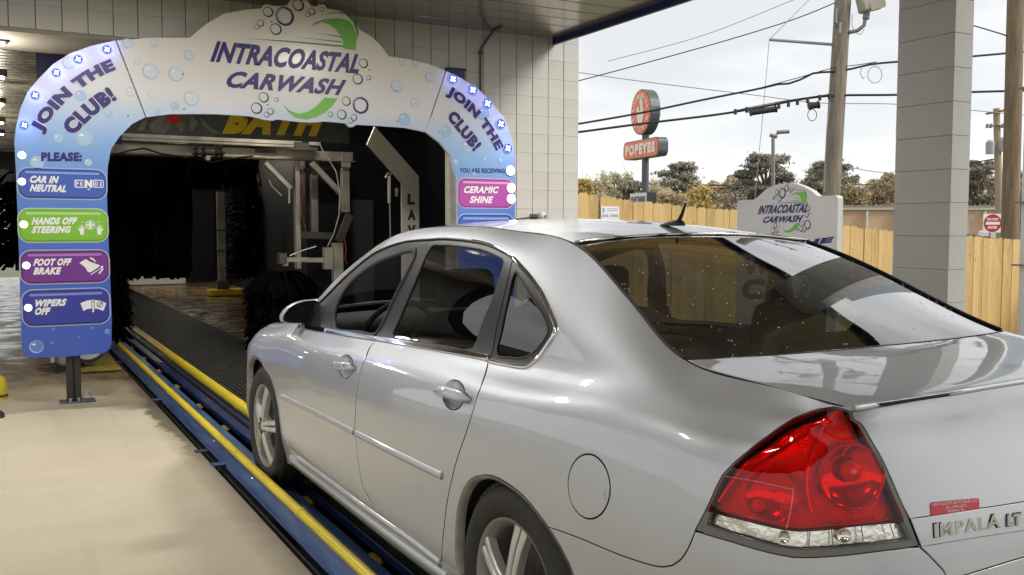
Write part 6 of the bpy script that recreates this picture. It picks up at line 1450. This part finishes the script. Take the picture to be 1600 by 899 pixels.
wobj(MB().tube([(a[0]+.2*RT[0],a[1]+.2*RT[1],-.9),(a[0]+.2*RT[0],a[1]+.2*RT[1],6.5)],.145,4).build('post_shaft',PGS),sp_); wobj(MB().box((a[0]-.05,a[1]-.35,-1.),(a[0]+.45,a[1]+.15,-.85)).build('post_base',PGS),sp_)
for z in(1.0,1.75,3.1): wobj(MB().box((a[0]+.2*RT[0]-.15,a[1]+.2*RT[1]-.15,z),(a[0]+.2*RT[0]+.15,a[1]+.2*RT[1]+.15,z+.02)).build('post_band',STEEL),sp_)
FP,fp_at=utility_pole((1563,380),(1557,170),44.,.19,.15,mat('far_pole_wood',(.34,.27,.18),.9),'distant wooden pole with twin grey transformers between column and brown pole')
for (px,py) in((1547,231),(1567,227)): wobj(MB().lathe([(0,-.3),(.19,-.3),(.2,.25),(.1,.36),(0,.36)],12,Matrix.Translation(dl(px,py,44,-.2))).build('transformer_can',TRF,auto=40),FP)
wobj(MB().tube([dl(1541,178,44,-.2),dl(1573,172,44,-.2)],.06,6).build('cross_arm',WOODB),FP)
for px in (1542,1548,1566,1572): wobj(MB().tube([dl(px,200,44,-.2),dl(px+1,194,44,-.2)],.07,6).build('insulator',STEEL),FP)
wobj(MB().tube([dl(1542,196,44,-.2),dl(1548,199,44,-.2),dl(1558,194,44,-.2),dl(1566,198,44,-.2),dl(1574,190,44,-.2)],.04,6).build('line_arm',STEEL),FP)
# car park lamp
lp=empty('car_park_lamp',tuple(dep(1208,345,50.)),0,'tall car park lamp post with two flat heads beyond the fence','lamp post'); wobj(MB().tube([dl(1208,370,50),dl(1208,212,50)],[.12,.09],8).build('lamp_pole',STEEL,auto=60),lp)
for (a,b) in(((1203,211),(1214,214)),((1214,207),(1233,206))): A_=np.array(dl(*a,50));B_=np.array(dl(*b,50)); wobj(MB().tube([tuple(A_),tuple(B_)],.11,6).build('lamp_head',STEEL),lp)
wobj(MB().tube([dl(1206,213,50),dl(1216,209,50)],.05,6).build('lamp_bracket',STEEL),lp)
# wires
def wire(pts,D,r,m,lab,name='overhead_wire',cat='wire',sub=6):
    P=[np.array(p[:2],float) for p in pts]; Ds=[p[2] if len(p)>2 else D for p in pts]
    L=smooth_line(P,14.) if len(P)>2 else [tuple(P[0]+(P[1]-P[0])*k/8) for k in range(9)]
    o=MB().tube([dl(x,y,D) for x,y in L],r,5).build(name,m,auto=80); tag(o,lab,cat); return o
wire([(880,133),(1000,101),(1150,59),(1250,27),(1318,-1)],17,.010,WIRE,'thin wire rising from the wall edge to the top of the weathered pole')
wire([(880,110),(1000,127),(1180,149),(1280,161),(1400,163),(1600,180)],40,.02,WIREG,'faint far wire crossing the sky low from the wall to the column')
wire([(950,96),(1100,55),(1245,-2)],30,.012,WIREG,'faint upper wire in the sky above the round restaurant sign')
wire([(880,198),(1000,177),(1100,156),(1190,138),(1215,132),(1232,131),(1250,125),(1270,115),(1300,112.5),(1330,108),(1360,101),(1400,97),(1523,88),(1600,81)],16.9,.020,WIRE,'upper thick black cable passing in front of the round sign')
wire([(1190,137),(1250,121),(1300,107),(1345,101),(1370,97)],16.88,.008,WIRE,'thin strand just above the upper thick cable near the weathered pole')
wire([(880,210),(1000,194),(1100,182),(1140,176.5),(1200,165.5),(1260,154),(1305,149.5),(1330,149),(1400,148.5),(1523,144),(1600,142)],16.9,.022,WIRE,'lower thick black cable passing in front of the round sign and behind the column')
lash=wire([(1138,177),(1150,173),(1220,159),(1300,147)],16.85,.008,WIRE,'lashing strand with short hangers on the lower thick cable','lashing_wire')
for px,py in((1149,175),(1167,172),(1217,166),(1232,163),(1246,160),(1262,157),(1281,153),(1296,151)):
    o=MB().box((-.02,-.02,-.05),(.02,.02,.05),0,0,Matrix.Translation(dl(px,py,16.8))).build('cable_hanger',WIRE); wobj(o,lash)
def splice(a,b,r,lab):
    e=empty('cable_splice_case',dl(*a,16.75),0,lab,'splice case'); wobj(MB().tube([dl(*a,16.75),dl(*b,16.75)],r,10).build('case_body',WIRE,auto=60),e)
    for t in(.02,.98): q=(a[0]+(b[0]-a[0])*t,a[1]+(b[1]-a[1])*t); wobj(MB().tube([dl(q[0]-1,q[1]+.2,16.75),dl(q[0]+1,q[1]-.2,16.75)],r*1.2,10).build('case_end',WIRE,auto=60),e)
splice((1172,176.5),(1213,170.5),.055,'long black splice case under the lower thick cable'); splice((1264,166),(1279,164),.06,'short black splice case nearest the weathered pole')
def loopw(cx,cy,rx,ry,D,lab,m=WIREG): o=MB().tube([dl(cx+rx*math.cos(t),cy+ry*math.sin(t),D) for t in np.linspace(0,6.3,22)],.007,5).build('wire_loop',m,auto=80); tag(o,lab,'wire loop')
loopw(1269,180,7,9,16.8,'small hanging cable loop under the short splice case',WIRE); loopw(1367,117,11,13,16.8,'larger grey cable loop between the weathered pole and the column')
wire([(1347,104),(1344,115),(1349,124),(1351,120)],16.85,.007,WIREG,'short curled wire end left of the larger cable loop')
wire([(1202,62),(1198,110),(1191,190),(1183,270),(1179,320)],16.9,.006,WIREG,'thin pale guy wire dropping from the end of the side arm'); wire([(1202,62),(1240,24),(1270,-6)],16.9,.006,WIREG,'thin pale wire climbing from the end of the side arm')
wire([(1297,160),(1292,200),(1290,240),(1288,300)],16.8,.008,WIREG,'thin wire running down beside the weathered pole')
wire([(1332,22),(1331,40),(1336,52),(1345,54),(1350,46)],16.75,.007,WIREG,'loose wire curl under the floodlight arm')
wire([(880,285),(1000,287),(1150,290),(1300,289),(1400,289)],70,.05,WIRE,'far low wire in front of the trees, upper of two'); wire([(880,293),(1000,294),(1150,294),(1280,293)],72,.04,WIRE,'far low wire in front of the trees, lower of two')
wire([(1500,36),(1523,41),(1560,52),(1600,65)],16.,.012,WIRE,'wire sloping down right of the column near the top'); wire([(1515,256),(1530,253),(1557,248)],44,.03,WIRE,'short wire from the column to the distant pole'); wire([(1500,272),(1560,271),(1600,273)],46,.03,WIRE,'low far wire behind the distant pole'); wire([(1322,260),(1350,266),(1395,272)],40,.02,WIREG,'faint wire sagging right of the weathered pole')
# ---- restaurant sign (its faces run with the road)
AZ=R(9.8); sdv=np.array([math.sin(AZ),math.cos(AZ),0.]); SD=42.; s0=np.array(dep(1008,230,SD)); sn=np.array([-math.cos(AZ),math.sin(AZ),0.])
if sn@(CAM-s0)<0: sn=-sn
def s2(px,py): r=ray(px,py); t=((s0-CAM)@sn)/(r@sn); P=CAM+r*t; return (float((P-s0)@(-sdv)),float(P[2]))
def sf(s,z,d=0.): p=s0-sdv*s+sn*d; return (p[0],p[1],z)
ORG=mat('sign_orange',(.88,.19,.07),.4); SGR=mat('sign_case',(.09,.10,.105),.4,.3); SGRE=mat('sign_frame',(.16,.15,.08),.4)
rs=empty('restaurant_sign',tuple(sf(0,-.9)),0,'tall orange round and lozenge restaurant sign reading POPEYES on a dark pole','sign'); 
cl_=s2(986,176); cr_=s2(1017,176); cc=s2(1001,175); rx=abs(cr_[0]-cl_[0])/2; top=s2(1001,140)[1]; bot=s2(1001,211)[1]; cz=(top+bot)/2; rz_=(top-bot)/2; cx_=(cl_[0]+cr_[0])/2; RR=rz_
TH=.48
def sslab(name,poly,d0,d1,mf,mc):
    T=tri(poly);n=len(poly); V=[sf(s,z,d0) for s,z in poly]+[sf(s,z,d1) for s,z in poly]; Fc=[tuple(t) for t in T]+[tuple(i+n for i in t) for t in T]; mi=[0]*len(T)+[1]*len(T)
    for i in range(n): j=(i+1)%n; Fc.append((i,j,n+j,n+i)); mi.append(1)
    o=mesh(name,V,Fc,[mf,mc],None,False,mi); return wobj(o,rs)
circ=disc2((cx_,cz),RR,36,rx); sslab('round_case',circ,0,-TH,SGRE,SGR); flat('round_face',disc2((cx_,cz),RR*.94,36,rx*.94),ORG,.01,rs,sf)
CRM=mat('sign_cream',(.85,.78,.70),.4)
def chick(pts,m=CRM): flat('emblem_print',[(cx_+a*rx,cz+b*RR) for a,b in pts],m,.03,rs,sf)
chick([(-.38,.02),(-.30,-.36),(0,-.56),(.25,-.42),(.36,-.1),(.30,.15),(.24,.42),(.20,.52),(-.02,.52),(-.10,.45),(-.02,.40),(.02,.12),(-.10,.04),(-.14,.22),(-.26,.28),(-.36,.2)])
chick([(-.08,.5),(-.02,.66),(.06,.56),(.12,.66),(.2,.5)]); 
for k,ch in enumerate('LOUISIANA'):
    a=R(165-150*k/8); 
    cxl=cx_+.72*rx*math.cos(a); czl=cz+.72*RR*math.sin(a); w=.085
    U,Fg=glyphs(ch,.04); ta=a-math.pi/2; Vv=[]
    for u,v in U:
        lx=(u-.5)*.17; lz=(v-.5)*.2; Vv.append(sf(cxl+rx*(lx*math.cos(ta)-lz*math.sin(ta)),czl+RR*(lx*math.sin(ta)+lz*math.cos(ta)),.03))
    wobj(mesh('round_lettering',Vv,Fg,CRM),rs)
for k,ch in enumerate('KITCHEN'):
    a=R(205+130*k/6); cxl=cx_+.76*rx*math.cos(a); czl=cz+.76*RR*math.sin(a); U,Fg=glyphs(ch,.04); ta=a+math.pi/2; Vv=[]
    for u,v in U:
        lx=(u-.5)*.17; lz=(v-.5)*.2; Vv.append(sf(cxl+rx*(lx*math.cos(ta)-lz*math.sin(ta)),czl+RR*(lx*math.sin(ta)+lz*math.cos(ta)),.03))
    wobj(mesh('round_lettering',Vv,Fg,CRM),rs)
l0=s2(974,236); l1=s2(1029,226); zt=s2(1029,213)[1]; zb=s2(1029,243)[1]
lz=rr2(l0[0],l1[0],zb,zt,(zt-zb)*.33,5); sslab('lozenge_case',lz,0,-TH,SGRE,SGR); g=.05; flat('lozenge_face',rr2(l0[0]+g,l1[0]-g,zb+g,zt-g,(zt-zb)*.30,5),ORG,.01,rs,sf)
ww=l1[0]-l0[0]; hh=zt-zb
wobj(textquad('sign_lettering','POPEYES',sf(l0[0]+ww*.08,zb+hh*.2,.03),sf(l1[0]-ww*.08,zb+hh*.2,.03),sf(l0[0]+ww*.08,zt-hh*.2,.03),CRM,None,.06,0,1.1),rs)
pc=s2(1003,280); pm3=[sf((l0[0]+l1[0])/2+.05,z,-TH/2) for z in(-.9,cz)]; wobj(MB().tube(pm3,.17,10).build('sign_pole',SGR,auto=60),rs)
m0=s2(985,300);m1=s2(1011,300); mzt=s2(1011,301)[1]; mzb=s2(1011,320)[1]-.4; sslab('message_board',[(m0[0],mzb),(m1[0],mzb),(m1[0],mzt),(m0[0],mzt)],.02,-TH,mat('board_face',(.7,.7,.7),.4),BLK); 
wobj(textquad('message_lettering','WE ARE TRAINING',sf(m0[0]+.12,mzt-.42,.04),sf(m1[0]-.12,mzt-.42,.04),sf(m0[0]+.12,mzt-.14,.04),BLK,None,.03,0,1),rs)
# ---- peach building
PCH=mat('peach_stucco',(.58,.40,.26),.85,var=.05,vscale=.5); TRM=mat('stucco_trim',(.66,.62,.52),.8); ROOFM=mat('flat_roof_trim',(.45,.42,.36),.8)
pb=empty('peach_building',tuple(dep(1400,360,50.)),0,'long low peach stucco building with cream trim beyond the fence','building')
def cbox(name,x0,x1,y0,y1,D0,D1,m,root): # box facing the camera between picture corners at depth D0..D1
    A_=dep(x0,y1,D0); B_=dep(x1,y0,D0); w=(B_-A_)@RT; M=Matrix.Translation(tuple(A_))@Matrix.Rotation(-YAW,4,'Z'); return wobj(box(name,(0,0,0),(w,D1-D0,B_[2]-A_[2]),m,None,0,M),root)
cbox('wall',1290,1568,330,420,50,54,PCH,pb); cbox('cornice',1287,1570,322.5,328,49.6,54.2,TRM,pb); cbox('cornice_band',1288,1569,328.4,330,49.8,53.9,ROOFM,pb)
for x in(1352,1400,1450,1498,1536): cbox('pilaster',x,x+2.6,330.5,420,49.7,49.95,TRM,pb)
cbox('roof',1287,1570,321.5,322.3,49.5,54,ROOFM,pb)
# ---- vehicles beyond the fence
def vehicle(name,cat,lab,x0,x1,ytop,ybot,D,kind,m):
    e=empty(name,tuple(dep((x0+x1)/2,ybot,D)),0,lab,cat); A_=dep(x0,ybot,D);B_=dep(x1,ytop,D); Lw=(B_-A_)@RT; H=B_[2]-A_[2]; M=Matrix.Translation(tuple(A_))@Matrix.Rotation(-YAW,4,'Z'); Wd=1.9
    def sd(pts,y0,y1): q=MB(); q.prism([(a*Lw,b*H) for a,b in pts],y0,y1,lambda x,z,d:tuple(M@Vector((x,d,z)))); return q
    if kind=='pickup':
        body=[(0,.18),(0,.50),(.40,.52),(.44,.95),(.47,1),(.68,1),(.74,.93),(.80,.60),(.97,.52),(1,.40),(1,.18)]; wins=[[(.47,.60),(.49,.92),(.57,.92),(.57,.60)],[(.59,.60),(.59,.92),(.69,.92),(.76,.60)]]
    else:
        body=[(0,.18),(.01,.50),(.12,.62),(.26,.95),(.36,1),(.60,1),(.72,.88),(.84,.62),(.99,.52),(1,.18)]; wins=[[(.20,.64),(.30,.92),(.46,.93),(.46,.64)],[(.49,.64),(.49,.93),(.61,.93),(.74,.64)]]
    wobj(sd(body,0,Wd).build('body',m,auto=30),e)
    for w in wins: wobj(sd(w,-.02,-.001).build('window',BLK),e)
    for x in(.2,.8): c=M@Vector((x*Lw,-.03,.34)); 
    for x in(.2,.8):
        Mw=M@Matrix.Translation((x*Lw,-.04,.34))@Matrix.Rotation(R(-90),4,'X'); w=wobj(MB().lathe([(0,0),(.2,.0),(.22,-.01),(.34,-.01),(.35,.05),(.35,.22)],18,Mw).build('wheel',RUBB,auto=40),e); wobj(MB().lathe([(0,-.015),(.18,-.015),(.2,0)],14,Mw).build('hub',BOLT),e)
    wobj(sd([(.0,.40),(.0,.48),(.03,.48),(.03,.40)],-.03,-.002).build('tail_lamp',mat('tail_red',(.5,.02,.02),.4)),e)
VW=mat('vehicle_white',(.7,.7,.7),.25,coat=.5); VS=mat('vehicle_grey',(.12,.13,.14),.25,.3,coat=.5)
vehicle('pickup_truck','truck','white pickup truck parked beyond the fence under the red sign',1528,1600,361,392,44,'pickup',VW); vehicle('parked_car','car','dark grey car parked beyond the fence beside the column',1490,1540,366,392,42,'sedan',VS)
pa=empty('x',(0,0,0)); bpy.data.objects.remove(pa)
# ---- DO NOT ENTER
REDS=mat('sign_red',(.50,.012,.02),.4); e=empty('road_sign',tuple(dep(1551,400,30.)),0,'red round DO NOT ENTER sign on a post beyond the fence','road sign'); 
c3=np.array(dep(1551,349,30.)); 
def rf(x,z,d=0.): p=c3+RT*x-np.array([FW[0],FW[1],0])*d; return (p[0],p[1],c3[2]+z)
hs=14.6*30/F
V=[rf(-hs,-hs),rf(hs,-hs),rf(hs,hs),rf(-hs,hs)]+[rf(-hs,-hs,-.02),rf(hs,-hs,-.02),rf(hs,hs,-.02),rf(-hs,hs,-.02)]; wobj(mesh('sign_plate',V,[(0,1,2,3),(7,6,5,4),(0,4,5,1),(1,5,6,2),(2,6,7,3),(3,7,4,0)],WHT),e)
flat('sign_disc',disc2((0,0),hs*.95,28),REDS,.006,e,rf); flat('sign_bar',[(-hs*.75,-hs*.16),(hs*.75,-hs*.16),(hs*.75,hs*.14),(-hs*.75,hs*.14)],WHT,.012,e,rf)
wobj(textquad('sign_lettering','DO NOT',rf(-hs*.6,hs*.27,.012),rf(hs*.6,hs*.27,.012),rf(-hs*.6,hs*.56,.012),WHT,None,.04),e); wobj(textquad('sign_lettering','ENTER',rf(-hs*.5,-hs*.6,.012),rf(hs*.5,-hs*.6,.012),rf(-hs*.5,-hs*.3,.012),WHT,None,.04),e)
wobj(MB().tube([rf(-.05,-2.2,-.06),rf(-.05,hs*.5,-.06)],.03,6).build('sign_post',STEEL),e)
# ---- trees
BARK=mat('bark',(.15,.115,.085),.95,var=.3,vscale=6); 
def leafm(n,c,c2): return mat(n,c,.8,var=.3,vscale=.35,col2=c2,spec=.2)
LP=leafm('pine_needles',(.25,.235,.18),(.42,.39,.31)); LO=leafm('spring_twigs',(.42,.33,.20),(.56,.46,.29)); LY_=leafm('budding_leaves',(.56,.40,.12),(.66,.50,.20)); LG=leafm('pale_budding_leaves',(.58,.52,.32),(.68,.62,.44)); LB=leafm('bare_twigs',(.45,.38,.29),(.58,.50,.40))
def tree(px,ytop,hw,D,kind,lab,ybase=372,dens=1.):
    base=dep(px,ybase,D); base[2]=-1.1; top=dep(px,ytop,D)[2]; H=top-base[2]; r=hw*D/F; e=empty('pine_tree' if kind=='pine' else 'tree',tuple(base),0,lab,'tree')
    rng=np.random.default_rng(int(px*7+ytop)); tb=MB(); tops=[]; n=8
    lean=rng.uniform(-.03,.03); th=H*(.78 if kind=='pine' else .5)
    tr=[base+np.array([lean*th*k/n,0,th*k/n]) for k in range(n+1)]; tb.tube([tuple(p) for p in tr],[H*.018*(1-.6*k/n)+.03 for k in range(n+1)],7)
    cl=[]; nb=44 if kind=='pine' else 46
    for i in range(nb):
        if kind=='pine': f=rng.uniform(.50,1.0); zc_=base[2]+H*f; a=rng.uniform(0,6.28); rad=r*rng.uniform(.15,.92)*(1.15-abs(f-.72)*1.6); cpt=np.array([base[0]+math.cos(a)*rad,base[1]+math.sin(a)*rad*.8,min(zc_,top-.3)]); cr_=(r*rng.uniform(.15,.30),r*rng.uniform(.06,.12))
        else: f=rng.uniform(.22,.96); a=rng.uniform(0,6.28); rad=r*rng.uniform(0,.85)*math.sqrt(max(.05,1-((f-.5)/.55)**2)); cpt=np.array([base[0]+math.cos(a)*rad,base[1]+math.sin(a)*rad,base[2]+H*f*.97]); cr_=(r*rng.uniform(.17,.30),r*rng.uniform(.15,.26))
        st=tr[min(n,int(n*min(1,(cpt[2]-base[2])/th*.75)))]; mid_=(st+cpt)/2+np.array([0,0,rng.uniform(-.1,.2)*H*.08]); tb.tube([tuple(st),tuple(mid_),tuple(cpt)],[H*.008+.02,H*.005+.015,.02],5)
        for q in range(3 if kind!='bare' else 9):
            v=rng.normal(size=3)*np.array([cr_[0],cr_[0],cr_[1]])*.9; tb.tube([tuple(cpt),tuple(cpt+v)],[.022,.008],4,cap=False)
        cl.append((cpt,cr_))
    wobj(tb.build('trunk',BARK),e)
    m={'pine':LP,'olive':LO,'yellow':LY_,'green':LG,'bare':LB}[kind]; V=[];Fc=[]; per=int({'pine':150,'olive':105,'yellow':130,'green':75,'bare':50}[kind]*dens); ls=.0042*D*{'pine':.55,'olive':.5,'yellow':.5,'green':.42,'bare':.34}[kind]
    Q=[]
    for cpt,cr_ in cl:
        P=rng.normal(size=(int(per*2.2),3))*.5; P*=np.array([cr_[0],cr_[0],cr_[1]]); P+=cpt; P=P[P[:,2]<top+.2]; Q.append(leaf_quads(P,ls*.62*rng.uniform(.5,1.3,len(P)),rng))
    wobj(quads('crown',np.concatenate(Q),m),e)
TR=[(928,262,34,62,'green','pale budding tree nearest the block wall edge'),(968,268,30,66,'green','pale budding tree just left of the sign pole'),(988,285,34,58,'pine','dark pine behind the restaurant sign pole'),(912,278,22,58,'yellow','small yellowish tree at the wall edge'),(1025,278,30,70,'green','thin pale tree right of the sign pole'),(1066,256,38,60,'pine','broad dark pine right of the restaurant sign'),(1100,292,36,52,'yellow','low golden shrub tree below the broad pine'),(1050,300,30,50,'olive','brown bushy tree right of the sign pole'),(1150,296,42,56,'bare','brown bare bush left of the car park lamp'),
 (1195,243,42,60,'pine','tallest pine behind the car park lamp'),(1168,268,26,62,'pine','smaller pine leaning left of the tallest pine'),(1235,285,34,58,'olive','brown budding tree behind the name board'),(1290,254,40,58,'pine','pine behind the weathered utility pole'),(1262,292,30,60,'bare','bare brown tree just left of the weathered pole'),(1335,292,42,56,'olive','olive brown tree between pole and column'),(1375,280,36,58,'olive','olive brown tree touching the column'),(1322,276,26,62,'pine','small pine right of the weathered pole'),(1405,270,32,64,'olive','brown tree hidden partly by the column'),
 (1526,252,26,58,'pine','dark pine just right of the column'),(1545,268,42,62,'bare','large bare grey brown tree behind the distant pole'),(1590,262,42,60,'olive','brown tree behind the brown utility pole'),(1500,285,40,66,'olive','brown tree right behind the column edge')]
for (a,b,c,d,k,l) in TR: tree(a,b-3,c*1.22,d,k,l)
# a far belt of mixed wood behind them
rng=np.random.default_rng(5); N_=60000; px=rng.uniform(880,1640,N_); hgt=288+10*np.sin(px*.021)+8*np.sin(px*.057+1)+4*np.sin(px*.23); py=hgt+(372-hgt)*rng.random(N_)**.8; dd=rng.uniform(84,96,N_)
P=CAM+dd[:,None]*(FW+RT*((px-800)/F)[:,None]+UP*((449.5-py)/F)[:,None])
o=quads('distant_wood',leaf_quads(P,rng.uniform(.10,.28,N_),rng,1.5),LO); tag(o,'hazy brown belt of woodland behind the separate trees','woodland',kind='stuff')
# bare sapling
sb=empty('bare_sapling',tuple(dep(1518,372,26.)),0,'slender bare sapling between the column and the red sign','sapling'); q=MB(); 
q.tube([dl(1518,400,26),dl(1517,365,26),dl(1519,345,26)],[.03,.022,.014],6); tb_=[((1519,345),(1530,325)),((1518,355),(1508,330)),((1518,350),(1513,322)),((1519,342),(1524,318)),((1524,334),(1536,330)),((1512,340),(1504,340)),((1528,328),(1533,316))]
wobj(q.build('trunk',LB),sb); q=MB()
for a,b in tb_: q.tube([dl(*a,26),dl(*b,26)],[.012,.005],5)
wobj(q.build('branches',LB),sb)
for o in list(bpy.data.objects):
    if o.name.startswith('x.') : bpy.data.objects.remove(o)
